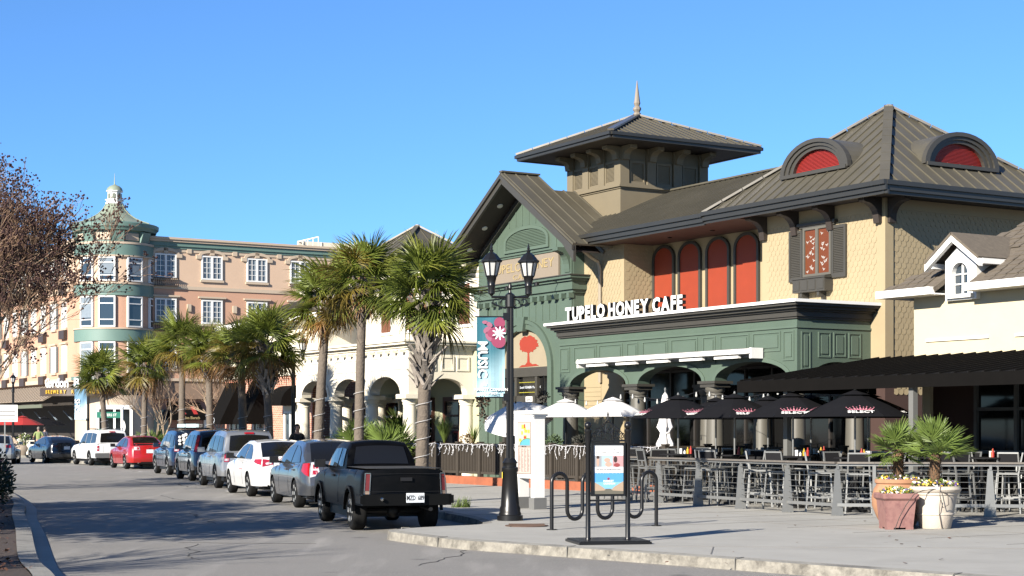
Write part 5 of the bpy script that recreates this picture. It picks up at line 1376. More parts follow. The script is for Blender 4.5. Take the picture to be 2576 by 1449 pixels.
# grey sedan with antenna
GP = paint("graphite_paint", (.10, .105, .115), .55, .32)
c, cx = make_car("grey_sedan", "dark grey sedan parked just ahead of the black pickup", "car", rear_left(750, 1277, 1.78, 18.5), hd(18.5), sedan(
    H=1.50, paint=GP, lean=.15, ro=.98, roof=[(-.66, .98), (-.35, 1.22), (.10, 1.45), (.7, 1.50), (1.3, 1.49), (1.75, 1.37), (2.5, .98)], mirrorpaint=M('plastic'), exhaust=None,
    glass=[[(-.18, 1.02), (.02, 1.24), (.40, 1.375), (.68, 1.41), (.68, 1.0)], [(.76, 1.0), (.76, 1.41), (1.25, 1.41), (1.6, 1.31), (2.05, 1.0)]], rglass=(1.05, 1.42, .86),
    tail=[([(s * .70, .76), (s * 1.0, .70), (s * .99, 1.03), (s * .80, 1.04)], "tail_lens", CLN) for s in (-1, 1)] + [([(s * .76, z), (s * .94, z - .01), (s * .93, z + .085), (s * .79, z + .085)], "tail_light", TL) for s in (-1, 1) for z in (.77, .90)],
    sides=[([(-.97, .72), (-.70, .84), (-.76, 1.0), (-.97, 1.02)], "side_lens", TL)], platepos=(.80, 0)))
MB().tube([(0, .2, 1.52), (.02, .05, 1.72)], .006, 5).build("antenna", M('ink'), c)
# white sedan
WP = paint("white_paint_car", (.72, .72, .71), 0, .3)
c, cx = make_car("white_sedan", "white sedan with red stripe along the boot lid, third from the camera", "car", rear_left(632, 1249, 1.8, 20), hd(20), sedan(
    W=1.82, paint=WP, mirrorpaint=M('plastic'), exhaust=-.55, lean=.12,
    tail=[([(s * .62, .86), (s * 1.0, .80), (s * 1.0, 1.0), (s * .66, .97)], "tail_light", TL) for s in (-1, 1)] + [([(s * .66, .875), (s * .86, .85), (s * .9, .90), (s * .7, .93)], "reverse_lamp", CLN) for s in (-1, 1)] + [([(-.7, .24), (.7, .24), (.62, .36), (-.62, .36)], "bumper_insert", M('plastic')), ([(-.6, .99), (.6, .99), (.6, 1.005), (-.6, 1.005)], "boot_stripe", M('redcloth'))],
    sides=[([(-1.04, .84), (-.72, .92), (-.80, .99), (-1.04, 1.0)], "side_lens", TL)]))
text("ALTIMA", .07, flat("grey_badge", (.25, .25, .26)), c, upright((-.45, -1.13, .925)), .002)
text("www.", .10, flat("grey_badge", (.25, .25, .26)), c, upright((-.42, -1.15, .58)), .002)
o = text("DER", .26, flat("decal_red", (.50, .12, .12)), c, upright((-.905, .95, .55), -pi / 2), .002, .004)
# silver SUV
SP = paint("silver_paint", (.36, .37, .385), .55, .35)
c, cx = make_car("silver_suv", "boxy silver SUV parked ahead of the white sedan", "car", rear_left(548, 1228, 1.82, 20), hd(20), suv(
    paint=SP, H=1.76, tail=corner_lamp(.80, .985, .80, 1.06, 0, (.83, .90)) + [([(-.3, .70), (.3, .70), (.3, .92), (-.3, .92)], "tailgate_recess", flat("silver_recess_shade", (.22, .22, .23), .4))], exhaust=None))  # flat tailgate patch, recess shade painted as a darker silver
m = MB(); m.box(-.8, .8, -1.03, -.90, .38, .56); m.build("rear_bumper", SP, c)
for s in (-.62, .62): MB().bar((s, -.3, 1.76), (s, 1.2, 1.77), .04, .05).build("roof_rail", M('plastic'), c)
# black SUV
BP = paint("black_paint_car", (.012, .012, .014), 0, .25)
c, cx = make_car("black_suv", "glossy black SUV with tall slim red tail lights, parked between blue and silver SUVs", "car", rear_left(482, 1210, 1.82, 20), hd(20), suv(
    paint=BP, lean=.14, H=1.68, tail=corner_lamp(.84, 1.0, .98, 1.06) + [([(s * .6, .56), (s * .9, .56), (s * .9, .64), (s * .6, .64)], "reflector", TL) for s in (-1, 1)] + [([(-.5, .86), (.5, .86), (.5, .90), (-.5, .90)], "chrome_strip", M('chrome'))]))
for s in (-1, 1):
    m = MB(); pts = [(s * .86, -.99, 1.0), (s * .80, -.93, 1.2), (s * .73, -.80, 1.42), (s * .68, -.70, 1.56)]
    for a, b_ in zip(pts, pts[1:]): m.bar(a, b_, .10, .05, up=(0, -1, .3))
    m.build("pillar_lamp", TL, c)
m = MB(); m.box(-.75, .75, -1.06, -.94, .34, .44); m.build("rear_skid_bar", M('alu'), c)
# dark blue SUV carrying a board
NP = paint("navy_paint", (.012, .022, .05), .3, .25)
bs, cx = make_car("navy_suv", "dark blue SUV with a pale board strapped on its roof rack", "car", rear_left(427, 1195, 1.84, 22), hd(22), suv(
    paint=NP, W=1.88, H=1.74, tail=corner_lamp(.78, 1.0, .92, 1.12, 0, (.94, 1.0))))
for s in (-1, 1): MB().bar((s * .66, -.4, 1.78), (s * .66, 1.3, 1.78), .04, .04).build("roof_rail", M('plastic'), bs)
for y in (-.1, .9): MB().bar((-.7, y, 1.81), (.7, y, 1.81), .05, .04).build("rack_bar", M('plastic'), bs)
m = MB()
for k in range(9): m.lathe([(.01, 0), (.055 * R.uniform(.8, 1.3), 0), (.01, .004)], 10, m=Matrix.Translation((-.6 + .12 * (k % 3) + R.uniform(-.03, .03), -1.0 + .03 * (k // 3) - .02, 1.2 + .1 * k * .45)) @ Matrix.Rotation(pi / 2, 4, 'X'))
m.build("sticker", M('white'), bs, kind='stuff')
bl = Vector(bs.location)
bd = thing("paddle_board", "pale blue board lying on the roof of the dark blue SUV", "board", bl + Vector((0, 0, 1.84)), hd(22), None)
m = MB(); out = [( .40 * (1 - abs(k / 12 - .5) ** 3 * 7.2) if True else 0, -1.25 + 2.9 * k / 12) for k in range(13)]
lp = [(max(.05, a), b_) for a, b_ in out] + [(-max(.05, a), b_) for a, b_ in reversed(out)]
m.xy([lp], 0, .13); m.build("deck", mat("board_pale_blue", (.55, .70, .74), .35), bd)
m = MB(); m.box(-.36, .36, -.62, -.60, -.01, .14); m.box(-.36, .36, .6, .62, -.01, .14); m.build("strap", M('ink'), bd)
text("QUEST", .11, M('ink'), bd, upright((.12, -1.2, .02), 0), .003)
# red sedan with boot spoiler
RP = paint("red_paint_car", (.42, .012, .010), 0, .28)
c, cx = make_car("red_sedan", "bright red sedan with boot spoiler, parked behind the white SUV", "car", rear_left(318, 1180, 1.78, 25.5), hd(25.5), sedan(
    paint=RP, H=1.43, mirrorpaint=M('plastic'), exhaust=-.5, tail=[([(s * .60, .86), (s * .97, .85), (s * .97, 1.0), (s * .66, 1.0)], "tail_lens", CLN) for s in (-1, 1)] + [([(s * .63, .875), (s * .8, .87), (s * .8, .98), (s * .68, .98)], "tail_light", TL) for s in (-1, 1)]))
m = MB(); m.cbox((0, -.98, 1.14), 1.3, .2, .03); m.box(-.58, -.52, -1.0, -.9, 1.03, 1.13); m.box(.52, .58, -1.0, -.9, 1.03, 1.13); m.build("boot_spoiler", RP, c)
# white SUV
c, cx = make_car("white_suv", "white SUV with roof rack and grey lower bumper, parked before the red sedan", "car", rear_left(229, 1171, 1.8, 29), hd(29), suv(
    paint=WP, H=1.74, wb=2.83, ro=1.05, mirrorpaint=M('plastic'), tail=corner_lamp(.86, .985, .72, .98, 0, (.80, .86)), deck=[(-1.2, 1.04), (.2, 1.06), (2.1, 1.05), (3.05, .98), (3.7, .82)],
    roof=[(-1.05, 1.02), (-.95, 1.34), (-.86, 1.66), (-.6, 1.72), (.6, 1.74), (1.45, 1.70), (1.75, 1.58), (2.35, 1.04)], glass=[[(-.82, 1.12), (-.74, 1.56), (-.02, 1.60), (-.02, 1.09)], [(.06, 1.09), (.06, 1.6), (.92, 1.6), (.92, 1.08)], [(1.0, 1.08), (1.0, 1.6), (1.45, 1.57), (1.62, 1.47), (2.05, 1.09)]]))
m = MB(); m.box(-.9, .9, -1.22, -1.06, .40, .62); m.build("rear_bumper", flat("bumper_grey", (.13, .13, .13), .6), c)
for s in (-.6, .6): MB().bar((s, -.5, 1.79), (s, 1.2, 1.79), .04, .04).build("roof_rail", M('plastic'), c)
# black coupe
c, cx = make_car("black_coupe", "low dark blue-black coupe at the far end of the parked row", "car", rear_left(115, 1165, 1.84, 31), hd(31), sedan(
    W=1.84, H=1.40, paint=paint("blue_black_paint", (.010, .014, .022), .2, .22), lean=.1, ro=.95,
    roof=[(-.78, .97), (-.3, 1.18), (.35, 1.36), (.9, 1.40), (1.35, 1.37), (1.75, 1.28), (2.5, .97)], glass=[[(0, 1.0), (.3, 1.2), (.7, 1.3), (1.25, 1.31), (1.6, 1.24), (2.05, 1.0)]], rglass=(1.02, 1.31, .84),
    tail=[([(s * .55, .86), (s * .98, .84), (s * .98, .95), (s * .62, .95)], "tail_light", mat("smoked_lens", (.09, .006, .008), .15)) for s in (-1, 1)], seams=(.5, 1.9)))
# silver car driving at the left edge
c, cx = make_car("silver_car", "silver car partly in view at the left edge of the road", "car", (gp(90, 1167, 0).x - 1.8, gp(90, 1167, 0).y - .4), hd(12), sedan(
    paint=paint("pale_silver_paint", (.40, .43, .44), .4, .35), grp=0, tail=corner_lamp(.66, .99, .84, .98)))
# ------------------------------------------------------------------ palms
def frond_mesh(name, mt, pet, rad, nb, droop, spread=1.95, bw=.04, seed=0, curl=.5):
    """costapalmate fan leaf: stalk along +x, blades folded about a short midrib"""
    r = random.Random(seed); m = MB()
    hub = Vector((pet, 0, -pet * .12))
    m.tube([(0, 0, 0), (pet * .5, 0, .02), tuple(hub)], [.022, .016, .012], 4, cap=False)
    for i in range(nb):
        a = -spread + 2 * spread * i / (nb - 1) + r.uniform(-.05, .05)
        L = rad * (1 - .28 * (abs(a) / spread) ** 2) * r.uniform(.86, 1.08)
        d = Vector((cos(a), sin(a), .10 - .38 * (abs(a) / spread) * curl + r.uniform(-.1, .1))).normalized()
        side = Vector((-sin(a), cos(a), 0))
        base = hub + Vector((.10 * cos(a) * max(0, cos(a)), 0, 0))
        pts = []; dr = droop * r.uniform(.6, 1.5)
        for t in (0, .3, .6, .85, 1.0): pts.append(base + d * (L * t) + Vector((0, 0, -dr * L * t ** 2.4)))
        w = [bw * .35, bw, bw * .85, bw * .45, .002]
        o = len(m.v)
        for p, w_ in zip(pts, w):
            m.v.append(tuple(p - side * w_ * .5 + Vector((0, 0, w_ * .35)))); m.v.append(tuple(p)); m.v.append(tuple(p + side * w_ * .5 + Vector((0, 0, w_ * .35))))
        for k in range(4):
            for j in (0, 1): m.f.append((o + k * 3 + j, o + k * 3 + j + 1, o + k * 3 + 4 + j, o + k * 3 + 3 + j))
    return m.mesh(name, mt, fix=False)
FG = [frond_mesh("frond", M('frond'), .58, .84, 42, .16 + .15 * i, seed=i, bw=.046) for i in range(4)]
FY = [frond_mesh("frond", M('frondy'), .58, .80, 36, .45 + .25 * i, seed=10 + i, bw=.042) for i in range(2)]
FB = [frond_mesh("frond", M('frondb'), .52, .66, 30, .8 + .3 * i, seed=20 + i, curl=1.2) for i in range(2)]
def boot_mesh(s):
    m = MB(); r = random.Random(s)
    L = .42; w = .10
    for sgn in (-1, 1):
        a = [Vector((0, sgn * .085, 0)), Vector((.05, sgn * .05, .16)), Vector((.11, sgn * .025, .28)), Vector((.19, sgn * .012, .40 + r.uniform(-.03, .05)))]
        for p, q, w0 in zip(a, a[1:], (.075, .07, .06)): m.bar(p, q, w0, .028, up=(1, 0, 0))
    return m.mesh("leaf_base", M('boot'))
BOOTS = [boot_mesh(i) for i in range(3)]
def palm(label, base, top, zt, lean=(0, 0), r=.18, nf=34, size=1.0, boots=0, yellow=.25, brown=.12, seed=0, flat_=0):
    """base: ground point; zt: height of the crown centre; lean: sideways drift of the crown"""
    rr = random.Random(seed)
    t = thing("palm_tree", label, "palm tree", (base.x, base.y, .15), 0, "palms along the kerb")
    H = zt - .15; prof = []
    pts = []; rs = []
    for i in range(25):
        k = i / 24; pts.append((lean[0] * k ** 1.5, lean[1] * k ** 1.5, H * k - .1)); rs.append(r * (1.22 - .32 * min(1, k * 5) + .05 * sin(k * 40 + seed) * (.4) - .14 * k) * (1.1 if k > .93 else 1))
    MB().tube(pts, rs, 16).build("trunk", M('trunk'), t, smooth=True)
    m = MB()
    for i in range(6):
        k = .12 + i * .09; p = Vector(pts[int(k * 24)]); q = [(p.x + (r * 1.07) * cos(a * 2 * pi / 14), p.y + (r * 1.07) * sin(a * 2 * pi / 14), p.z + .22 * a / 14) for a in range(15)]
        if i < 5: m.tube(q, .007, 4)
    m.build("light_cord", flat("cord_pale", (.5, .5, .5)), t, kind='stuff')
    crown = Vector((lean[0], lean[1], H))
    if boots:
        for i in range(boots):
            k = i / boots; z = H - .10 - k * boots * .031; a = i * 2.399 + rr.uniform(-.15, .15)
            f = z / H; rad = r * .86
            o = link("leaf_base", BOOTS[i % 3], t, (lean[0] * f ** 1.5 + rad * cos(a), lean[1] * f ** 1.5 + rad * sin(a), z))
            o.rotation_euler = (rr.uniform(-.1, .1), rr.uniform(-.1, .45), a); s_ = rr.uniform(.75, 1.1); o.scale = (s_, s_, s_)
        m = MB(); m.lathe([(r * .9, -.5), (r * 1.0, -.2), (r * 1.1, 0), (r * .7, .15)], 12, crown); m.build("crown_fibre", M('fiber'), t, smooth=True)
    else:
        m = MB(); m.lathe([(r * .85, -.35), (r * 1.15, -.2), (r * 1.3, -.05), (r * .8, .12)], 12, crown); m.build("crown_fibre", M('fiber'), t, smooth=True)
    for i in range(nf):
        k = (i + .5) / nf
        el = radians(84 - 122 * k ** .95 + rr.uniform(-10, 10)); az = i * 2.399 + rr.uniform(-.25, .25)
        u = rr.random()
        if k > 1 - brown: me = FB[i % 2]
        elif k > 1 - brown - yellow and u < .75 or u < .05: me = FY[i % 2]
        else: me = FG[i % 4]
        o = link("frond", me, t, tuple(crown + Vector((cos(az) * .06, sin(az) * .06, .1 - .3 * k))))
        m4 = Matrix.Rotation(az, 4, 'Z') @ Matrix.Rotation(-el, 4, 'Y') @ Matrix.Rotation(rr.uniform(-.7, .7), 4, 'X')
        o.rotation_euler = m4.to_euler(); s_ = size * rr.uniform(.82, 1.1); o.scale = (s_, s_, s_)
    return t
def at(x, Y): return Vector(((x - 1288) / 4200 * Y, Y, .15))
for (x, Y, xt, zt, r, sz, bo, ye, br_, lab) in [
    (1060, 36.5, 1078, 4.75, .165, .86, 66, .10, .0, "palm with crisscross leaf bases, nearest the black pickup and music banner"),
    (901, 43, 912, 5.6, .145, .86, 30, .24, .06, "smooth trunked palm with curling grey leaf bases under its crown, before the first arcade arches"),
    (797, 46.5, 822, 5.35, .155, .84, 14, .40, .10, "leaning palm with dark trunk top and yellowing fronds, beside the tall black post"),
    (680, 53.5, 666, 4.7, .16, 1.02, 50, .30, .10, "palm with ragged leaf bases standing in front of the red brick wall"),
    (613, 58.5, 604, 4.65, .17, 1.02, 0, .45, .25, "palm with many orange brown fronds and a plain trunk, left of the brick wall"),
    (529, 66.5, 524, 5.0, .165, 1.0, 30, .30, .08, "pale crowned palm with ragged leaf bases behind the silver and black SUVs"),
    (457, 71.5, 458, 5.6, .17, 1.12, 0, .38, .12, "plain trunked palm rising behind the board on the dark blue SUV"),
    (361, 77.5, 366, 4.95, .16, 1.08, 12, .35, .12, "palm with a dark collar below its crown, behind the red sedan"),
    (267, 82.5, 252, 4.65, .17, 1.1, 10, .15, .05, "palm farthest along the kerb, beside the shop banner and street name sign")]:
    b = at(x, Y); dx = (xt - x) / 4200 * Y; zt -= .22 if Y > 50 else 0
    palm(lab, b, None, zt, (dx, .1), r, 38 if Y < 50 else 33, sz * (1.05 if Y < 50 else .95), bo, ye, br_, seed=int(x))
# ------------------------------------------------------------------ bare crape myrtles in the median
def bare_tree(name, label, loc, stems, height, spread, seed, twigs=True, heads=True, levels=5, group=None, stem=.40):
    rr = random.Random(seed); t = thing(name, label, "tree", loc, 0, group)
    tips = []; limb = MB(); twig = MB(); trunk = MB()
    def grow(p, d, L, r, lv):
        n = 4; pts = [p]; q = p.copy(); dd = d.copy()
        for i in range(n):
            dd = (dd + Vector((rr.uniform(-.16, .16), rr.uniform(-.16, .16), rr.uniform(-.05, .12)))).normalized(); q = q + dd * (L / n); pts.append(q.copy())
        mb = trunk if lv == levels else (limb if lv > 1 else twig)
        mb.tube(pts, [max(.0062, r * (1 - .45 * i / n)) for i in range(n + 1)], 7 if lv > 3 else (5 if lv > 1 else 3), cap=False)
        if lv == 0 or L < .12: tips.append((q, dd)); return
        k = (4 if lv == 2 else 3) if lv > 1 else 4
        for i in range(k):
            az = rr.uniform(0, 2 * pi); sp = rr.uniform(.35, .75)
            side = dd.orthogonal().normalized(); side.rotate(Matrix.Rotation(az, 3, dd))
            nd = (dd + side * sp + Vector((0, 0, .12))).normalized()
            st = pts[(rr.choice([3, 4, 4]) if stem > .45 and lv >= levels - 1 else rr.choice([2, 3, 4])) if lv > 1 else rr.choice([1, 2, 3, 4])]
            grow(st, nd, L * rr.uniform(.62, .82), r * .55, lv - 1)
    for i in range(stems):
        a = 2 * pi * i / stems + rr.uniform(-.3, .3)
        grow(Vector((cos(a) * .12, sin(a) * .12, 0)), Vector((cos(a) * spread, sin(a) * spread, 1)).normalized(), height * stem, .075, levels)
    trunk.build("trunk", M('bark'), t, smooth=True); limb.build("limb", M('bark'), t, smooth=True, kind='stuff', fix=False)
    twig.build("twig", M('twig'), t, kind='stuff', fix=False)
    if heads:
        h = MB()
        for (q, dd) in tips:
            for k in range(rr.choice([1, 3, 5])):
                c = q + Vector((rr.uniform(-.10, .10), rr.uniform(-.10, .10), rr.uniform(-.04, .14))); s_ = rr.uniform(.02, .042)
                h.add([c + Vector((s_, 0, 0)), c + Vector((-s_, 0, 0)), c + Vector((0, s_, 0)), c + Vector((0, -s_, 0)), c + Vector((0, 0, s_)), c + Vector((0, 0, -s_))], [(0, 2, 4), (2, 1, 4), (1, 3, 4), (3, 0, 4), (2, 0, 5), (1, 2, 5), (3, 1, 5), (0, 3, 5)])
        h.build("seed_head", M('seed'), t, kind='stuff', fix=False)
    return t
bare_tree("crape_myrtle", "bare crape myrtle with dark seed heads reaching in from the left edge", (-16.2, 47.0, .13), 10, 6.1, .32, 3, levels=6, stem=.50)
bare_tree("crape_myrtle", "slim bare crape myrtle with few stems at the near end of the median", (-10.2, 15.4, .13), 5, 5.0, .16, 5, heads=False, levels=3)
for i, (x, Y, h, sd) in enumerate([(392, 100, 5.5, 41), (548, 88, 5.6, 42)]):
    bare_tree("bare_street_tree", ["leafless forked street tree in front of the Gordon awning", "leafless street tree with pale limbs in front of the brewery awning"][i], tuple(at(x, Y)), 3, h, .55, sd, heads=False, levels=4, group="leafless trees before the hotel")
# ------------------------------------------------------------------ shrubs
def leafy(mb, c, rx, ry, rz, n, ls, rr):
    for _ in range(n):
        while True:
            p = Vector((rr.uniform(-1, 1), rr.uniform(-1, 1), rr.uniform(-1, 1)))
            if .25 < p.length < 1: break
        q = Vector((c[0] + p.x * rx, c[1] + p.y * ry, c[2] + p.z * rz)); d = (p + Vector((rr.uniform(-.6, .6), rr.uniform(-.6, .6), rr.uniform(-.2, .8)))).normalized()
        s_ = d.orthogonal().normalized(); s_.rotate(Matrix.Rotation(rr.uniform(0, 6.28), 3, d)); L = ls * rr.uniform(.6, 1.3)
        mb.add([q, q + d * L * .5 + s_ * L * .25, q + d * L, q + d * L * .5 - s_ * L * .25], [(0, 1, 2, 3)])
rr = random.Random(5)
for i, (x, y, h, lab) in enumerate([(-11.0, 34.6, 1.15, "dark leafy shrub with a few pink blooms on the left median"), (-11.9, 37.6, 1.0, "smaller dark shrub farther along the left median"), (-9.5, 28.6, .55, "low dark shrub close to the kerb at the lower left")]):
    s_ = thing("median_shrub", lab, "shrub", (x, y, .13))
    m = MB()
    for k in range(5): leafy(m, (rr.uniform(-.35, .35), rr.uniform(-.4, .4), h * (.3 + .12 * k)), .42 * h, .45 * h, .3 * h, 420, .085, rr)
    m.build("foliage", M('shrub'), s_, kind='stuff', fix=False)
    m = MB()
    for k in range(5): m.tube([(0, 0, 0), (rr.uniform(-.2, .2), rr.uniform(-.2, .2), h * .4), (rr.uniform(-.4, .4), rr.uniform(-.4, .4), h * .85)], [.018, .012, .006], 5)
    m.build("stem", M('bark'), s_)
    if i == 0:
        m = MB()
        for k in range(8): leafy(m, (rr.uniform(.1, .5), rr.uniform(-.5, .1), h * rr.uniform(.5, .9)), .05, .05, .05, 14, .06, rr)
        m.build("blossom", flat("pink_bloom", (.45, .12, .16)), s_, kind='stuff', fix=False)
m = MB()
for _ in range(900):
    k = rr.random(); p = ML[int(6 + k * 26)]; q = Vector((p.x - rr.uniform(.35, 1.8), p.y + rr.uniform(-.4, .4), .14)); a = rr.uniform(0, 6.28); L = rr.uniform(.03, .09)
    d = Vector((cos(a), sin(a), rr.uniform(0, .6))) * L; s_ = Vector((-sin(a), cos(a), .2)) * L * .4
    m.add([q, q + d * .5 + s_, q + d, q + d * .5 - s_], [(0, 1, 2, 3)])
m.build("leaf_litter", flat("dry_leaf", (.17, .075, .035)), kind='stuff')
c = gp(1147, 1276); m = MB()
for _ in range(90): a = rr.uniform(0, 6.28); q = Vector((rr.uniform(-.18, .18), rr.uniform(-.18, .18), 0)); t_ = q + Vector((cos(a) * .12, sin(a) * .12, rr.uniform(.1, .26))); s_ = Vector((-sin(a), cos(a), 0)) * .012; m.add([q - s_, q + s_, t_], [(0, 1, 2)])
m.build("weed_tuft", M('fan'), loc=(c.x + .1, c.y, .15), kind='stuff', fix=False)
m = MB()
for _ in range(26):
    q = gp(rr.uniform(1350, 2500), rr.uniform(1255, 1420)); a = rr.uniform(0, 6.28); L = rr.uniform(.03, .07); d = Vector((cos(a), sin(a), .25)) * L; s_ = Vector((-sin(a), cos(a), .1)) * L * .5; q.z = .155
    m.add([q, q + d * .5 + s_, q + d, q + d * .5 - s_], [(0, 1, 2, 3)])
m.build("fallen_leaves", flat("dry_leaf", (.17, .075, .035)), kind='stuff')
# small fan palms and grasses by the arcade and the hotel
FAN = [frond_mesh("frond", M('fan'), .32, .42, 26, .02 + .05 * i, spread=1.5, bw=.036, seed=40 + i, curl=.15) for i in range(3)]
def fan_plant(name, label, cat, loc, n=16, size=1.0, trunk=0.0, tr=.07, seed=0, group=None, up=72, down=-12):
    rr = random.Random(seed); t = thing(name, label, cat, loc, 0, group)
    if trunk:
        m = MB(); m.lathe([(tr * .9, 0), (tr, trunk * .4), (tr * 1.12, trunk * .85), (tr * .7, trunk + .03)], 12); m.build("trunk", M('fiber'), t, smooth=True)
        m = MB()
        for i in range(120):
            a = i * 2.399; z = trunk * (i / 120); q = Vector((tr * 1.0 * cos(a), tr * 1.0 * sin(a), z)); d = Vector((cos(a) * .045, sin(a) * .045, .05)); s_ = Vector((-sin(a), cos(a), 0)) * .016
            m.add([q - s_, q + s_, q + d + s_ * .5, q + d - s_ * .5], [(0, 1, 2, 3)])
        m.build("trunk_scale", flat("scale_brown", (.20, .13, .08), .9), t, kind='stuff', fix=False)
    for i in range(n):
        k = (i + .5) / n; el = radians(up - (up - down) * k + rr.uniform(-6, 6)); az = i * 2.399
        o = link("frond", FAN[i % 3], t, (0, 0, trunk)); o.rotation_euler = (Matrix.Rotation(az, 4, 'Z') @ Matrix.Rotation(-el, 4, 'Y') @ Matrix.Rotation(rr.uniform(-.4, .4), 4, 'X')).to_euler(); s_ = size * rr.uniform(.85, 1.1); o.scale = (s_,) * 3
    return t
for i, (x, Y, z, sz, lab) in enumerate([(905, 53.5, .9, 1.5, "dark fan palm shrub behind the second palm trunk by the arcade"), (985, 52.0, .75, 1.6, "bright green fan palm shrub between two arcade columns"), (1010, 61, 1.4, 1.3, "fan palm shrub deep inside the arcade beyond the columns"), (385, 100, .4, 1.7, "low fan palm at the foot of the leafless tree by the hotel")]):
    q = at(x, Y); fan_plant("fan_palm_shrub", lab, "plant", (q.x, q.y, .15), 20, sz, z, .09, 60 + i, "fan palm shrubs")

# evergreen oaks on the median, outside the frame: their shade lies across the road
def oak(label, loc, r, zc, rz, n, seed):
    r2 = random.Random(seed); t = thing("evergreen_oak", label, "tree", loc)
    m = MB(); m.tube([(0, 0, 0), (.05, .05, 1.4), (0, .1, 2.6)], [.2, .16, .13], 10); m.build("trunk", M('bark'), t, smooth=True)
    m = MB()
    for i in range(9):
        a = i * .7; m.tube([(0, .1, 2.2), (r * .35 * cos(a), r * .35 * sin(a), zc - .5), (r * .75 * cos(a), r * .75 * sin(a), zc + r2.uniform(-.5, .9))], [.09, .06, .02], 6)
    m.build("limb", M('bark'), t, kind='stuff')
    m = MB()
    for i in range(n):
        while True:
            p = Vector((r2.uniform(-1, 1), r2.uniform(-1, 1), r2.uniform(-1, 1)))
            if p.length < 1: break
        leafy(m, (p.x * r, p.y * r, zc + p.z * rz), .55, .55, .38, 60, .19, r2)
    m.build("crown", M('shrub'), t, kind='stuff', fix=False)
oak("dense evergreen oak on the left median, nearer the camera, shading the road", (-12.3, 22.8, .13), 3.8, 4.2, 1.5, 240, 91)
oak("dense evergreen oak farther along the left median, shading the road", (-15.8, 28.6, .13), 3.6, 4.2, 1.5, 220, 92)
# ------------------------------------------------------------------ lamp posts
def lamp_post(name, label, loc, rz, twin=True, h=4.0, group="black street lamps"):
    t = thing(name, label, "street lamp", loc, rz, group)
    b = MB(); b.lathe([(.23, 0), (.23, .09), (.20, .10), (.20, .13), (.185, .15), (.185, .22), (.165, .26), (.13, .85), (.145, .87), (.145, .93), (.12, .95), (.12, 1.0), (.135, 1.02), (.11, 1.06), (.085, 1.1)], 16)
    b.build("lamp_base", M('black'), t, smooth=True)
    p = MB(); n = 32
    vs = []
    for z in (1.08, h * .6, h - .25):
        r0 = .073 - .012 * (z / h)
        vs.append([(r0 * (1 if k % 2 else .86) * cos(2 * pi * k / n), r0 * (1 if k % 2 else .86) * sin(2 * pi * k / n), z) for k in range(n)])
    for a, c in zip(vs, vs[1:]):
        for k in range(n): p.quad(a[k], a[(k + 1) % n], c[(k + 1) % n], c[k])
    p.lathe([(.075, h - .25), (.085, h - .23), (.085, h - .02), (.06, h), (.03, h + .02), (.02, h + .06), (.035, h + .1), (.03, h + .16), (.008, h + .2)], 14)
    p.build("pole", M('black'), t)
    arms = (-1, 1) if twin else (0,)
    for s in arms:
        x = s * .33; z0 = h + .02 if twin else h + .05; q_ = .72
        if twin:
            a = MB(); a.tube([(0, 0, h - .06), (x, 0, h - .06)], .022, 8)
            sp = [(s * (.10 + .075 * cos(t_)), 0, h - .17 + .07 * sin(t_)) for t_ in [i * .5 for i in range(11)]]
            a.tube(sp, .012, 6); a.tube([(s * (.25 - .055 * cos(t_)), 0, h - .15 + .055 * sin(t_)) for t_ in [i * .5 + .6 for i in range(10)]], .011, 6)
            a.tube([(s * .07, 0, h - .26), (s * .16, 0, h - .24), (s * .24, 0, h - .20), (x, 0, h - .16)], .013, 6)
            a.build("scroll_arm", M('black'), t)
        c = MB(); c.lathe([(r__, z__ * q_) for r__, z__ in [(.008, -.08), (.025, -.04), (.05, -.01), (.062, 0), (.062, .16), (.07, .19), (.062, .21), (.09, .40), (.105, .42), (.098, .44)]], 14, (x, 0, z0 - .02)); c.build("lamp_cup", M('black'), t, smooth=True)
        zl = z0 - .02 + .43 * q_; gh = .34 * q_
        gl = MB(); gl.lathe([(.098, 0), (.155, gh)], 8, (x, 0, zl), a0=pi / 8); g_ = gl.build("lantern_glass", M('lampglass'), t)
        fr = MB()
        for k in range(8):
            a = pi / 8 + k * pi / 4; fr.bar((x + .102 * cos(a), .102 * sin(a), zl), (x + .16 * cos(a), .16 * sin(a), zl + gh), .018)
        fr.build("lantern_frame", M('black'), t)
        rf = MB(); rf.lathe([(r__, z__ * q_) for r__, z__ in [(.175, 0), (.195, .015), (.195, .06), (.175, .07), (.10, .20), (.045, .25), (.03, .27), (.04, .30), (.02, .33), (.026, .36), (.006, .48)]], 8, (x, 0, zl + gh - .01), a0=pi / 8); rf.build("lantern_roof", M('black'), t)
    return t
L0 = gp(1283, 1309)
lamp_post("street_lamp", "black fluted twin lantern street lamp standing beside the white directory", tuple(L0), radians(8))
st = MB(); st.cbox((-.137, -.05, .80), .012, .1, .11); tag(st.build("warning_sticker", flat("sticker_yellow", (.75, .62, .04)), loc=tuple(L0)), "small yellow sticker on the base of the nearest street lamp", "sticker")
b = at(738, 56.5); lamp_post("street_lamp", "black street lamp rising between the leaning palm and the brick wall palm", tuple(b), .3)
b = at(1063 / 2.9, 93) if False else at(222, 88); lamp_post("street_lamp", "black street lamp carrying the shop banner by the farthest palm", tuple(b), .3, h=3.9)
b = at(33, 96); lamp_post("street_lamp", "single black street lamp at the far left edge", tuple(b), .3, twin=False, h=4.0)
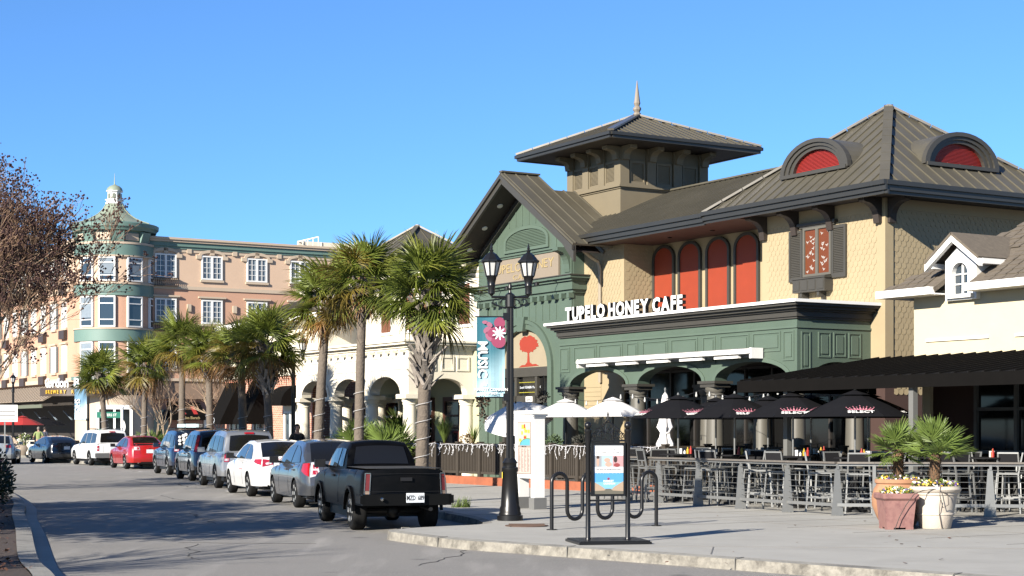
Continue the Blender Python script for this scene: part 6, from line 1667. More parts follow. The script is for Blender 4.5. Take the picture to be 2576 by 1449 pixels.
# banners on the lamps
def banner(name, label, loc, rz, w, h, word, low, top_col, bot_col, side=-1):
    t = thing(name, label, "banner", loc, rz)
    mt = bpy.data.materials.new(name + "_print"); mt.use_nodes = True; nt = mt.node_tree; N = nt.nodes; Lk = nt.links
    tc = N.new("ShaderNodeTexCoord"); sp = N.new("ShaderNodeSeparateXYZ"); mr = N.new("ShaderNodeMapRange"); mx = N.new("ShaderNodeMix"); mx.data_type = 'RGBA'
    Lk.new(tc.outputs["Generated"], sp.inputs[0]); ad = N.new("ShaderNodeMath"); ad.operation = 'MULTIPLY_ADD'; ad.inputs[1].default_value = -.35; Lk.new(sp.outputs["X"], ad.inputs[0]); Lk.new(sp.outputs["Z"], ad.inputs[2])
    mr.interpolation_type = 'SMOOTHSTEP'; mr.inputs[1].default_value = -.05; mr.inputs[2].default_value = .45; Lk.new(ad.outputs[0], mr.inputs[0]); Lk.new(mr.outputs[0], mx.inputs[0])
    mx.inputs[6].default_value = (*bot_col, 1); mx.inputs[7].default_value = (*top_col, 1)
    Lk.new(mx.outputs[2], N["Principled BSDF"].inputs["Base Color"]); N["Principled BSDF"].inputs["Roughness"].default_value = .6
    m = MB(); nx, nz = 10, 10
    def P(u, v): return (side * w * (1 - u) - 0 + (side * .02), .018 * sin(u * 7 + v * 2) * (.3 + v), h * (1 - v))
    g = [[P(i / nx, j / nz) for i in range(nx + 1)] for j in range(nz + 1)]
    for j in range(nz):
        for i in range(nx): m.quad(g[j][i], g[j][i + 1], g[j + 1][i + 1], g[j + 1][i])
    m.build("cloth", mt, t, smooth=True)
    for z_ in (h + .01, -.01):
        a = MB(); a.tube([(0, 0, z_), (side * (w + .05), 0, z_)], .012, 6); a.box(-.05, .06, -.04, .04, z_ - .06, z_ + .07); a.build("banner_arm", M('black'), t)
    return t
bl_ = banner("music_banner", "teal banner reading MUSIC with a pink hibiscus, hung on the nearest street lamp", (L0.x - .07, L0.y - .03, L0.z + 2.18), radians(8), .50, 1.40, "MUSIC", "", (.012, .085, .115), (.24, .37, .41))
fp = MB(); fpk = MB(); fw = MB()
def petal(mb, cx, cz, rx, rz_, rot, y): mb.add([(cx + rx * cos(a) * cos(rot) - rz_ * sin(a) * sin(rot), y, cz + rx * cos(a) * sin(rot) + rz_ * sin(a) * cos(rot)) for a in [i * pi / 8 for i in range(16)]], [tuple(range(16))])
for cx, cz, rx, rz_, ro in [(-.17, 1.14, .17, .10, .3), (-.14, .98, .13, .12, -.4), (-.12, 1.30, .10, .10, .8)]: petal(fp, cx, cz, rx, rz_, ro, -.036)
for cx, cz, rx, rz_, ro in [(-.29, 1.06, .10, .07, -.9), (-.33, 1.17, .08, .06, .5), (-.30, 1.27, .06, .04, -.6), (-.38, 1.31, .05, .03, 0)]: petal(fpk, cx, cz, rx, rz_, ro, -.034)
for k in range(9): a = k * 2 * pi / 9; petal(fw, -.13 + .06 * cos(a), 1.12 + .06 * sin(a), .065, .014, a, -.039)
fp.build("flower_print", flat("print_magenta", (.30, .04, .10)), bl_); fpk.build("petal_print", flat("print_pink", (.36, .11, .18)), bl_, kind='stuff'); fw.build("stamen_print", flat("print_pale", (.72, .82, .84)), bl_)
text("MUSIC", .235, M('white'), bl_, Matrix.Translation((-.50, -.032, .98)) @ Matrix.Rotation(pi / 2, 4, 'X') @ Matrix.Rotation(-pi / 2, 4, 'Z'), .002, .006, align='LEFT', sx=.95)
for s, z, k in (("THE", .19, .05), ("MARKET COMMON", .105, .062), ("DISTRICT", .04, .05)): text(s, k * 1.1, M('white'), bl_, upright((-.27 - (.12 if s == "THE" else 0), -.034, z)), .002, .001)
b = at(222, 88)
b2_ = banner("shop_banner", "pale blue banner reading SHOP on the lamp by the farthest palm", (b.x - .05, b.y - .05, 3.0 - .72), .15, .62, 1.62, "SHOP", "", (.09, .19, .28), (.45, .58, .64))
text("SHOP", .36, M('white'), b2_, Matrix.Translation((-.62, -.04, 1.10)) @ Matrix.Rotation(pi / 2, 4, 'X') @ Matrix.Rotation(-pi / 2, 4, 'Z'), .002, .008, align='LEFT')
text("MARKET COMMON", .065, M('white'), b2_, upright((-.33, -.04, .09)), .002)
# street name sign
b = at(307, 92); t = thing("street_name_sign", "white post with green street name blade by the farthest palms", "street sign", tuple(b), .2)
m = MB(); m.lathe([(.10, 0), (.10, .5), (.075, .55), (.075, 2.75), (.11, 2.78), (.11, 2.84), (.05, 2.9)], 10); m.build("post", M('white'), t)
m = MB(); m.xz([[(.02 + .17 * sin(pi * i / 10), 1.3 + .95 * i / 10) for i in range(11)]], -.03, .03); m.build("scroll_bracket", M('white'), t)
bd_ = MB(); bd_.box(-1.35, -.08, -.02, .02, 2.25, 2.58); bo = bd_.build("name_blade", flat("sign_green", (.01, .20, .13)), t); text("NEVERS ST", .2, M('white'), bo, upright((-.72, -.024, 2.345)), .002, .004, sx=.9)
# small white regulatory sign at the far left
b = at(12, 84); t = thing("notice_sign", "white notice board low at the far left edge by the silver car", "sign", tuple(b), .25); MB().box(-.55, .62, -.03, .0, 2.0, 2.85).build("board", M('white'), t); MB().box(-.03, .03, 0, .05, 0, 2.0).build("post", M('galv'), t)
m = MB(); m.box(-.5, .5, -.036, -.031, 2.12, 2.15); m.box(-.5, .5, -.036, -.031, 2.3, 2.33); m.box(-.5, .5, -.036, -.031, 2.5, 2.53); m.build("printed_line", M('ink'), t, kind='stuff')
# ------------------------------------------------------------------ white directory
K = gp(1371, 1281); kr = RZ
t = thing("directory_kiosk", "white free-standing directory with a map panel between lamp and sign", "directory", (K.x - .30, K.y + .3, .15), kr)
m = MB(); m.box(-.36, .36, -.13, .13, .62, 1.84); cab = m.build("cabinet", M('white'), t)
m = MB()
for (o, z0, z1) in [(.02, 1.84, 1.87), (.045, 1.87, 1.91), (.08, 1.91, 1.96), (.06, 1.96, 1.985)]: m.box(-.36 - o, .36 + o, -.13 - o, .13 + o, z0, z1)
m.build("cornice", M('white'), t)
for x in (-.30, .30):
    MB().box(x - .07, x + .07, -.12, .12, .22, .62).build("leg", M('white'), t); MB().box(x - .10, x + .10, -.15, .15, 0, .23).build("leg_block", flat("block_grey", (.17, .17, .165)), t)
MB().box(-.26, .26, -.14, -.131, .70, 1.76).build("map_panel", flat("map_greige", (.34, .28, .235), .4), cab)
q = MB(); q.box(-.24, .24, -.143, -.1405, 1.28, 1.74); q.build("map_paper", flat("map_paper", (.50, .46, .41)), cab)
m = MB()
for (x0, x1, z0, z1) in [(-.09, .0, 1.62, 1.70), (.0, .07, 1.60, 1.66), (-.10, -.04, 1.50, 1.57), (.02, .14, 1.54, 1.60), (.0, .10, 1.44, 1.49), (-.18, -.10, 1.36, 1.42), (.16, .22, 1.53, 1.6)]: m.box(x0, x1, -.146, -.1435, z0, z1)
m.build("map_block", flat("map_yellow", (.70, .52, .04)), cab, kind='stuff')
m = MB(); m.box(.0, .05, -.1475, -.1465, 1.63, 1.71); m.box(.0, .09, -.1475, -.1465, 1.42, 1.47); m.build("map_mark", flat("map_red", (.6, .05, .03)), cab, kind='stuff')
m = MB(); m.xz([[(.23, 1.285), (.23, 1.40), (.10, 1.41), (-.03, 1.385), (-.12, 1.33), (-.15, 1.285)]], -.146, -.1435); m.build("map_lake", flat("map_blue", (.10, .38, .62)), cab)
m = MB(); m.box(-.12, -.1, -.146, -.1436, 1.3, 1.42); m.xz([[(.23, 1.40), (.23, 1.425), (.10, 1.435), (-.03, 1.41), (-.13, 1.35), (-.17, 1.285), (-.15, 1.285), (-.12, 1.33), (-.03, 1.385), (.10, 1.41)]], -.146, -.1435); m.build("map_green", flat("map_green", (.12, .30, .10)), cab)
MB().box(-.24, .24, -.143, -.1405, .72, 1.24).build("listing_paper", flat("map_pink", (.52, .43, .385)), cab)
m = MB()
for c_ in range(4):
    for k in range(30):
        x = -.22 + c_ * .115; m.box(x, x + R.uniform(.03, .085), -.1445, -.1435, 1.21 - k * .0158, 1.217 - k * .0158)
m.build("listing_line", flat("print_brown", (.20, .13, .10)), cab, kind='stuff')
text("DIRECTORY", .035, M('ink'), cab, upright((0, -.143, 1.245)), .001)
# ------------------------------------------------------------------ ornate black poster stand
S0 = Vector((1.36, 23.66, .15)); t = thing("poster_stand", "black ornate iron stand holding a shopping poster on a square base plate", "poster stand", tuple(S0), radians(11))
m = MB(); m.box(-.52, .52, -.44, .44, 0, .035); m.box(-.5, .5, -.42, .42, .035, .05); m.build("base_plate", M('black'), t)
for x in (-.29, .29):
    m = MB(); m.lathe([(.042, .05), (.036, .07), (.034, 1.40), (.042, 1.42), (.042, 1.56), (.05, 1.57), (.05, 1.60), (.02, 1.62)], 14, (x, 0, 0)); m.sphere((x, 0, 1.66), .052, 14, 10); m.build("post", M('black'), t, smooth=True)
m = MB(); m.box(-.26, .26, -.016, .016, 1.43, 1.46); m.box(-.26, .26, -.014, .014, .585, .61); m.build("cross_bar", M('black'), t)
fr = MB(); fr.xz([[(-.245, .66), (.245, .66), (.245, 1.42), (-.245, 1.42)], [(-.215, .69), (-.215, 1.385), (.215, 1.385), (.215, .69)]], -.05, .03); fr = fr.build("poster_frame", M('black'), t)
po = MB().box(-.216, .216, -.03, .0, .689, 1.386).build("poster", flat("poster_white", (.80, .80, .80), .3), fr)
def strip_(a, b, z0, z1, col, nm, y=-.0315): return MB().box(a, b, y - .001, y, z0, z1).build(nm, flat(col[0], col[1], .4), fr)
strip_(-.215, .215, .86, .985, ("poster_sky", (.10, .36, .66)), "printed_sky"); strip_(-.215, .215, .69, .86, ("poster_sky2", (.22, .50, .74)), "printed_sky")
m = MB(); m.xz([[(-.215, .72), (-.215, .86), (-.15, .83), (-.08, .785), (-.03, .745), (.03, .745), (.08, .79), (.16, .84), (.215, .87), (.215, .72)]], -.0345, -.033); m.build("printed_facades", flat("poster_tan", (.42, .31, .22)), fr)
m = MB(); m.xz([[(-.215, .69), (.215, .69), (.215, .73), (.06, .74), (.03, .765), (-.04, .765), (-.06, .74), (-.215, .735)]], -.036, -.0346); m.build("printed_street", flat("poster_olive", (.13, .12, .09)), fr)
strip_(-.215, -.10, 1.075, 1.235, ("poster_grey", (.35, .36, .38)), "printed_photo"); strip_(-.10, .06, 1.075, 1.235, ("poster_aqua", (.42, .58, .64)), "printed_photo"); strip_(.06, .215, 1.075, 1.235, ("poster_rose", (.55, .32, .33)), "printed_photo")
m = MB()
for cx, cz, rx, rz_ in [(-.155, 1.15, .02, .07), (-.02, 1.17, .045, .03), (.0, 1.11, .05, .035)]: petal(m, cx, cz, rx, rz_, 0, -.034)
m.build("printed_figure", flat("poster_skin", (.55, .36, .28)), fr, kind='stuff')
m = MB()
for cx, cz, rx, rz_ in [(.10, 1.18, .028, .045), (-.155, 1.21, .022, .022)]: petal(m, cx, cz, rx, rz_, 0, -.0345)
m.build("printed_hair", flat("poster_dark", (.05, .025, .02)), fr, kind='stuff')
m = MB(); petal(m, .12, 1.10, .045, .028, 0, -.0348); m.build("printed_coat", flat("poster_red", (.30, .05, .05)), fr, kind='stuff')
text("DISCOVER", .045, flat("print_grey", (.42, .42, .42)), fr, upright((0, -.033, 1.305)), .001); text("UNCOMMON SHOPPING", .042, flat("print_grey", (.42, .42, .42)), fr, upright((0, -.033, 1.26)), .001, sx=.85)
text("Myrtle Beach's Most Beautiful Shopping District", .022, M('ink'), fr, upright((0, -.033, 1.03)), .001, sx=.85)
for k in range(2):
    m = MB(); x = -.2
    while x < .18: w = R.uniform(.02, .06); m.box(x, x + w, -.0335, -.0325, 1.005 - k * .018, 1.012 - k * .018); x += w + .012
    m.build("printed_line", flat("print_grey", (.42, .42, .42)), fr, kind='stuff')
text("MARKET", .04, M('white'), fr, upright((0, -.0335, .86)), .001, .001); text("COMMON", .036, M('white'), fr, upright((.012, -.0335, .825)), .001, .001)
m = MB(); [petal(m, .0 + .012 * cos(k), .905 + .012 * sin(k), .012, .007, k, -.0335) for k in (0, 1.25, 2.5, 3.75, 5)]; m.build("flower_mark", flat("print_magenta", (.30, .04, .10)), fr)
def spiral(mb, cx, cz, r0, turns, s=1, a0=0, r=.007):
    n = int(14 * turns); mb.tube([(cx + s * r0 * (1 - .8 * i / n) * cos(a0 + 2 * pi * turns * i / n), 0, cz + r0 * (1 - .8 * i / n) * sin(a0 + 2 * pi * turns * i / n)) for i in range(n + 1)], r, 5)
m = MB()
for s in (-1, 1):
    spiral(m, s * .21, 1.515, .05, 1.6, -s, -pi / 2); spiral(m, s * .09, 1.535, .065, 1.5, s, -pi / 2); spiral(m, s * .145, 1.60, .035, 1.3, s, pi)
    m.tube([(s * .25, 0, 1.47), (s * .20, 0, 1.56), (s * .13, 0, 1.63), (s * .06, 0, 1.68), (0, 0, 1.74)], .007, 5); m.tube([(s * .02, 0, 1.46), (s * .05, 0, 1.52), (s * .02, 0, 1.60), (0, 0, 1.62)], .006, 5)
m.tube([(.075 * cos(a), 0, 1.63 + .075 * sin(a)) for a in [i * pi / 10 for i in range(21)]], .008, 5)
m.tube([(-.04, 0, 1.59), (-.025, 0, 1.67), (0, 0, 1.62), (.025, 0, 1.67), (.04, 0, 1.59)], .007, 5)
m.lathe([(.012, 0), (.02, .03), (.008, .06), (.016, .09), (.003, .15)], 8, (0, 0, 1.72)); m.build("scroll_crest", M('black'), t, smooth=True)
# ------------------------------------------------------------------ wave bike rack
A = gp(1388, 1333); B = gp(1651, 1323); d = (B - A); L = d.length; rz = atan2(d.y, d.x)
t = thing("bike_rack", "black steel wave bike rack standing behind the poster stand", "bike rack", tuple(A), rz)
n = 7; w = L / n; r_ = w / 2; pts = [(0, 0, 0.0)]
for k in range(n):
    c = (k + .5) * w
    if k % 2 == 0: pts += [(c - r_ * cos(a), 0, .90 - r_ + r_ * sin(a)) for a in [pi * i / 10 for i in range(11)]]
    else: pts += [(c - r_ * cos(a), 0, .16 + r_ - r_ * sin(a)) for a in [pi * i / 10 for i in range(11)]]
pts.append((L, 0, 0))
MB().tube(pts, .031, 12).build("wave_tube", M('black'), t, smooth=True)
for x in (0, L): MB().lathe([(.085, 0), (.085, .012), (.04, .016)], 14, (x, 0, 0)).build("floor_flange", M('black'), t)
# ------------------------------------------------------------------ planters with palms and pansies
rr = random.Random(9)
def pansies(label, c, rx, ry, n, seed):
    t = thing("pansy_bed", label, "flowers", tuple(c)); m = MB(); r2 = random.Random(seed)
    leafy(m, (0, 0, .03), rx, ry, .10, n * 5, .05, r2)
    m.build("leaves", M('fan'), t, kind='stuff', fix=False)
    for nm, col, fr_ in (("yellow_bloom", (.72, .44, .02), .42), ("violet_bloom", (.10, .05, .20), .28), ("white_bloom", (.72, .70, .66), .30)):
        m = MB()
        for _ in range(int(n * fr_)):
            a = r2.uniform(0, 6.28); q = r2.random() ** .5; p = Vector((rx * q * cos(a), ry * q * sin(a), r2.uniform(.07, .15) - .06 * q)); nv = Vector((r2.uniform(-.8, .4), -1, r2.uniform(.1, .9))).normalized(); u = nv.orthogonal().normalized(); v = nv.cross(u); s_ = r2.uniform(.018, .03)
            m.add([p + (u * cos(k * pi / 3) + v * sin(k * pi / 3)) * s_ * (1 if k % 2 else .75) for k in range(6)], [tuple(range(6))])
        m.build(nm, flat(nm, col), t, kind='stuff', fix=False)
p1 = Vector((6.42, 27.75, .15)); t = thing("terracotta_planter", "round bellied terracotta planter behind the pink square pot", "planter", tuple(p1))
m = MB(); m.lathe([(.26, 0), (.28, .02), (.36, .16), (.43, .34), (.435, .48), (.40, .62), (.36, .68), (.36, .70), (.385, .72), (.385, .78), (.35, .785), (.33, .72)], 28); m.build("pot", M('terracotta'), t, smooth=True); MB().lathe([(.33, .70), (.1, .72)], 20).build("soil", M('soil'), t)
p2 = Vector((6.20, 26.95, .15)); t = thing("square_planter", "square pink stained concrete planter in front of the other two pots", "planter", tuple(p2), .06); t.scale = (.84, .84, 1)
m = MB(); h_ = .58
def sq(r, z): return [(-r, -r, z), (r, -r, z), (r, r, z), (-r, r, z)]
lv_ = [sq(.255, .03), sq(.30, .46), sq(.315, .475), sq(.345, .50), sq(.345, .56), sq(.33, .58), sq(.29, .58), sq(.28, .50)]
for a, b_ in zip(lv_, lv_[1:]):
    for k in range(4): m.quad(a[k], a[(k + 1) % 4], b_[(k + 1) % 4], b_[k])
m.box(-.24, .24, -.24, .24, .03, .06)
for x in (-1, 1):
    for y in (-1, 1): m.cbox((x * .19, y * .19, .02), .14, .14, .04)
m.build("pot", M('pinkpot'), t); MB().quad(*sq(.285, .52)).build("soil", M('soil'), t)
p3 = Vector((6.87, 27.1, .15)); t = thing("cream_planter", "tall cream round planter with rolled rim, right of the pink pot", "planter", tuple(p3))
m = MB(); m.lathe([(.235, 0), (.25, .02), (.29, .22), (.305, .23), (.305, .245), (.295, .255), (.345, .54), (.365, .555), (.37, .585), (.40, .60), (.418, .64), (.40, .68), (.345, .69), (.335, .62)], 32); m.build("pot", M('creampot'), t, smooth=True); MB().lathe([(.34, .62), (.1, .64)], 20).build("soil", M('soil'), t)
pansies("yellow and violet pansies round the palm in the terracotta planter", p1 + Vector((0, 0, .72)), .36, .34, 90, 1); pansies("yellow and white pansies filling the square pink planter", p2 + Vector((0, 0, .54)), .25, .23, 100, 2); pansies("white and yellow pansies round the palm in the cream planter", p3 + Vector((0, 0, .66)), .37, .35, 120, 3)
fan_plant("potted_palm", "fan palm with shaggy trunk growing from the terracotta planter", "potted palm", tuple(p1 + Vector((0, 0, .70))), 22, .72, .54, .085, 4, "potted fan palms", 80, -28)
fan_plant("potted_palm", "fan palm with wide flat crown growing from the cream planter", "potted palm", tuple(p3 + Vector((0, 0, .64))), 22, .86, .54, .08, 9, "potted fan palms", 80, 0)
m = MB(); q = p3 - Vector((0, .40, 0)); m.tube([(q.x - .02, q.y - .0, .90), (q.x - .04, q.y - .05, .7), (q.x + .02, q.y - .0, .5), (q.x + .12, q.y + .02, .55), (q.x + .10, q.y + .0, .72), (q.x - .10, q.y + .0, .80), (q.x - .30, q.y - .02, .78), (p2.x + .20, p2.y - .36, .72), (p2.x + .08, p2.y - .34, .55), (p2.x - .02, p2.y - .31, .35), (p2.x - .09, p2.y - .30, .155)], .007, 5)
m.tube([(q.x - .02, q.y - .0, .62), (q.x - .02, q.y + .07, .40), (q.x + .04, q.y + .13, .16)], .006, 5)
tag(m.build("power_cord", flat("cord_dark", (.06, .045, .04))), "thin dark cable looped over the pink and cream planters", "cable")
# ------------------------------------------------------------------ slatted fence on a terracotta kerb
ft = thing("patio_fence", "dark brown slatted fence on a terracotta kerb round the cafe porch", "fence", O3, RZ)
FXS = [-2.3 - 1.29 * i for i in range(16)]
MB().box(-21.8, -2.2, -2.32, -2.08, .13, .38).build("kerb_wall", M('brickkerb'), ft)
pm_ = MB(); pm_.box(-.065, .065, -.065, .065, .38, 1.36); pm_.box(-.085, .085, -.085, .085, 1.36, 1.40); pme = pm_.mesh("fence_post", M('fence'))
rme = MB().box(-1.225, -.065, -.045, .045, 1.30, 1.35).mesh("fence_rail", M('fence')); rme2 = MB().box(-1.225, -.065, -.03, .03, .46, .53).mesh("fence_rail", M('fence'))
sm_ = MB()
for k in range(12): sm_.box(-.065 - .094 * (k + .75), -.065 - .094 * (k + .75) + .05, -.015, .015, .53, 1.30)
sme = sm_.mesh("picket", M('fence'))
for i, x in enumerate(FXS):
    link("fence_post", pme, ft, (x, -2.2, 0))
    if i < 15: link("fence_rail", rme, ft, (x, -2.2, 0)); link("fence_rail", rme2, ft, (x, -2.2, 0)); link("picket", sme, ft, (x, -2.2, 0), kind='stuff')
for i in range(2):
    o = link("fence_rail", rme, ft, (-2.3, -2.2 + 1.29 * i, 0), pi * -.5 + pi * 0); o.rotation_euler = (0, 0, -pi / 2); o.location = (-2.3, -2.2 + 1.29 * i, 0)
    o = link("picket", sme, ft, (-2.3, -2.2 + 1.29 * i, 0), -pi / 2, kind='stuff'); link("fence_post", pme, ft, (-2.3, -2.2 + 1.29 * (i + 1), 0))
# inner balustrade on the porch
it = thing("porch_balustrade", "low dark balustrade between the porch columns at the right end", "balustrade", O3, RZ)
for i in range(3):
    x = .3 + 1.29 * i
    link("balustrade_post", pme, it, (x, -1.15, 0)); 
    if i: link("balustrade_rail", rme, it, (x, -1.15, 0)); link("baluster", sme, it, (x, -1.15, 0), kind='stuff')
lt = thing("icicle_lights", "white icicle light string draped along the top of the dark slatted fence", "string lights", O3, RZ)
rr = random.Random(21); m = MB()
x = -2.5
while x > -20.5:
    L = rr.uniform(.06, .34); p = Vector((x, -2.27, 1.33 + rr.uniform(-.03, .03))); pts = [p]
    for k in range(5): p = p + Vector((rr.uniform(-.05, .05), rr.uniform(-.02, .01), -L / 5)); pts.append(p)
    m.tube(pts, .0065, 4); 
    for q in pts[1:]: m.bar(q, q + Vector((rr.uniform(-.06, .06), -.01, rr.uniform(-.05, .03))), .008)
    x -= rr.uniform(.10, .24)
m.tube([(-2.4 - .4 * i, -2.28, 1.35 - .05 * abs(sin(i * 1.3))) for i in range(46)], .008, 4)
m.build("light_strand", flat("icicle_white", (.62, .62, .64)), lt, kind='stuff')
sl_ = thing("festoon_lights", "string of small clear bulbs sagging between the porch columns", "string lights", O3, RZ)
m, b_ = MB(), MB()
for x0, x1 in ((-10.2, -6.8), (-6.8, -3.4), (-3.4, -.2)):
    pts = [(x0 + (x1 - x0) * i / 12, -.2, 2.78 - .22 * sin(pi * i / 12)) for i in range(13)]; m.tube(pts, .006, 4)
    for i in range(1, 12, 2): b_.lathe([(.014, 0), (.018, -.04), (.03, -.09), (.022, -.125), (.004, -.135)], 8, pts[i])
m.build("cord", M('ink'), sl_); b_.build("bulb", M('lampglass'), sl_, kind='stuff')
# ------------------------------------------------------------------ cable railing
RP_ = [(2.62, 37.75), (3.2, 36.5), (3.92, 35.15), (4.62, 33.75), (5.34, 32.35), (6.06, 31.1), (6.72, 30.98), (8.79, 30.7), (10.6, 30.42)]
rt = thing("cable_railing", "metal cable railing with tapered grey plate posts enclosing the patio", "railing", (0, 0, .15))
for i, (x, y) in enumerate(RP_):
    a, b = RP_[max(i - 1, 0)], RP_[min(i + 1, len(RP_) - 1)]; d = Vector((b[0] - a[0], b[1] - a[1], 0)).normalized()
    ang = atan2(d.y, d.x); pst = MB()
    if i == 6: pst.box(-.03, .03, -.03, .03, 0, .96)
    else:
        pst.prism([[(-.115, 0), (.115, 0), (.085, .3), (.045, .84), (.02, .88), (-.04, .88), (-.045, .84), (-.085, .3)]], lambda p, q: (p, -.016, q), lambda p, q: (p, .016, q)); pst.box(-.045, .045, -.05, .05, 0, .02); pst.box(-.015, .03, -.03, .03, .86, .965)
    o = pst.build("railing_post", M('alu'), rt, loc=(x, y, 0), rz=(ang if i >= 6 else 0.15))
for i, (a, b) in enumerate(zip(RP_, RP_[1:])):
    a = Vector((*a, 0)); b = Vector((*b, 0))
    m = MB(); m.bar(a + Vector((0, 0, .985)), b + Vector((0, 0, .985)), .14, .035); m.build("top_rail", M('railtop'), rt)
    m = MB(); m.bar(a + Vector((0, 0, .945)), b + Vector((0, 0, .945)), .045, .04); m.build("rail_tube", M('alu'), rt)
    m = MB(); m.bar(a + Vector((0, 0, .20)), b + Vector((0, 0, .20)), .05, .06); m.build("bottom_rail", M('alu'), rt)
    m = MB()
    for z in (.30, .41, .52, .63, .74, .85): m.tube([a + Vector((0, 0, z)), b + Vector((0, 0, z))], .004, 4)
    m.build("cable", M('galv'), rt, kind='stuff')
# ------------------------------------------------------------------ umbrellas
def umbrella_kind(name, r, zt, drop, cloth, pole, prints, label, cat="umbrella", group=None):
    t = thing(name, label, cat, (0, 0, 0), 0, group); n = 8
    c = MB(); ze = zt - drop
    rings = [(0.02, zt), (r * .25, zt - drop * .17), (r * .6, zt - drop * .52), (r, ze)]
    for (r0, z0), (r1, z1) in zip(rings, rings[1:]):
        for k in range(n):
            for h in range(4):
                a0, a1 = 2 * pi * (k + h / 4) / n, 2 * pi * (k + (h + 1) / 4) / n
                s0, s1 = [1 - .055 * sin(pi * hh / 4) for hh in (h, h + 1)]
                c.quad((r0 * s0 * cos(a0), r0 * s0 * sin(a0), z0), (r0 * s1 * cos(a1), r0 * s1 * sin(a1), z0), (r1 * s1 * cos(a1), r1 * s1 * sin(a1), z1), (r1 * s0 * cos(a0), r1 * s0 * sin(a0), z1))
    cv = c.build("canopy", cloth, t, fix=False)
    v = MB()
    for k in range(n):
        a0, a1 = 2 * pi * k / n, 2 * pi * (k + 1) / n; v.quad((.01 * cos(a0), .01 * sin(a0), zt + .05), (.01 * cos(a1), .01 * sin(a1), zt + .05), (r * .27 * cos(a1), r * .27 * sin(a1), zt - drop * .10), (r * .27 * cos(a0), r * .27 * sin(a0), zt - drop * .10))
    v.build("vent_flap", cloth, cv, fix=False)
    for k in range(n):
        a = 2 * pi * k / n; MB().bar((.03 * cos(a), .03 * sin(a), zt - .03), (r * .98 * cos(a), r * .98 * sin(a), ze + .012), .012, .016).build("rib", pole[1], t)
    p = MB(); p.lathe([(.021, .04), (.021, zt + .03), (.03, zt + .06), (.01, zt + .1)], 10); p.build("pole", pole[0], t, smooth=True)
    b = MB(); b.lathe([(.24, 0), (.24, .04), (.06, .09), (.03, .10), (.03, .3), (.02, .32)], 18); b.build("base", M('plastic'), t, smooth=True)
    if prints:
        for k in range(0, n, 2):
            a = 2 * pi * (k + .5) / n; r0, z0 = r * .60 * .945, zt - drop * .52; r1, z1 = r * .945, ze
            out = Vector((cos(a), sin(a), 0)); up = Vector((out.x * (r0 - r1), out.y * (r0 - r1), z0 - z1)).normalized(); xr = Vector((-sin(a), cos(a), 0)); nn = xr.cross(up).normalized()
            o = out * r1 + Vector((0, 0, z1)) + nn * .03 + up * .10
            mm = Matrix(((xr.x, up.x, nn.x, o.x), (xr.y, up.y, nn.y, o.y), (xr.z, up.z, nn.z, o.z), (0, 0, 0, 1)))
            text("SELECT", .115, M('white'), cv, mm, .002, .003, sx=1.35)
            s_ = MB()
            for j in range(9):
                f = (j - 4) / 4; b0 = Vector((f * .19, .11, 0)); tip = Vector((f * .26, .11 + .15 * (1 - .45 * abs(f)) * (1 if j % 2 == 0 else .7), 0)); w_ = .027
                s_.add([mm @ (b0 - Vector((w_, 0, 0))), mm @ (b0 + Vector((w_, 0, 0))), mm @ tip], [(0, 1, 2)])
                s_.add([mm @ (tip + Vector((.013 * cos(q), .02 + .013 * sin(q), 0))) for q in [i * pi / 3 for i in range(6)]], [tuple(range(6))])
            s_.build("splash_print", flat("splash_pink", (.62, .22, .28)), cv, kind='stuff', fix=False)
    return t
def ring_place(kind, spots):
    tr = tree_of(kind); out = []
    for i, (loc, rz, lab) in enumerate(spots):
        if i == 0: kind.location = loc; kind.rotation_euler = (0, 0, rz); kind["label"] = lab
        else: copy_tree(tr, loc, rz, lab)
UMB = [(1706, 37.3, "black SELECT umbrella nearest the closed white umbrella, just behind the railing"), (1848, 35.9, "black SELECT umbrella second from the left along the railing"), (1995, 34.3, "black SELECT umbrella with a pink splash squarely facing the street, third along the railing"), (2151, 32.6, "largest-looking black SELECT umbrella beside the potted palms"),
       (1801, 40.0, "black umbrella peeping out behind the first two black umbrellas"), (1932, 38.2, "black umbrella half hidden between the second and third railing umbrellas"), (2040, 36.9, "black umbrella behind the third railing umbrella under the awning edge"), (2183, 35.0, "black umbrella farthest right, behind the largest-looking one")]
kb_ = umbrella_kind("black_umbrella", 1.1, 2.33, .48, M('blackcloth'), (M('alu'), M('plastic')), True, "x", group="black umbrellas on the patio")
rr = random.Random(4)
def facing(P): return atan2(-P.y, -P.x)
spots = []
for i, (x, Y, lab) in enumerate(UMB):
    p = at(x, Y); spots.append((tuple(p), facing(p) - pi / 8 + [.45, .30, 0.02, .12, -.2, .4, .25, -.3][i], lab))
ring_place(kb_, spots)
kw = umbrella_kind("white_umbrella", 1.05, 2.22, .48, M('whitecloth'), (M('plastic'), M('plastic')), False, "x", group="open white umbrellas")
wsp = []
for x, y, lab in [(-6.3, -1.0, "open white umbrella right of the directory, above the poster stand"), (-8.7, -.95, "open white umbrella directly behind the white directory"), (-10.6, -1.0, "tilted white umbrella partly hidden by the street lamp")]:
    p = W(x, y, .36); wsp.append((tuple(p), .2 + x, lab))
ring_place(kw, wsp)
for o in [o for o in SC.objects if o.name.startswith("white_umbrella") and "tilted" in o.get("label", "")]: o.rotation_euler = (.38, -.32, .3); o.location.z += .15
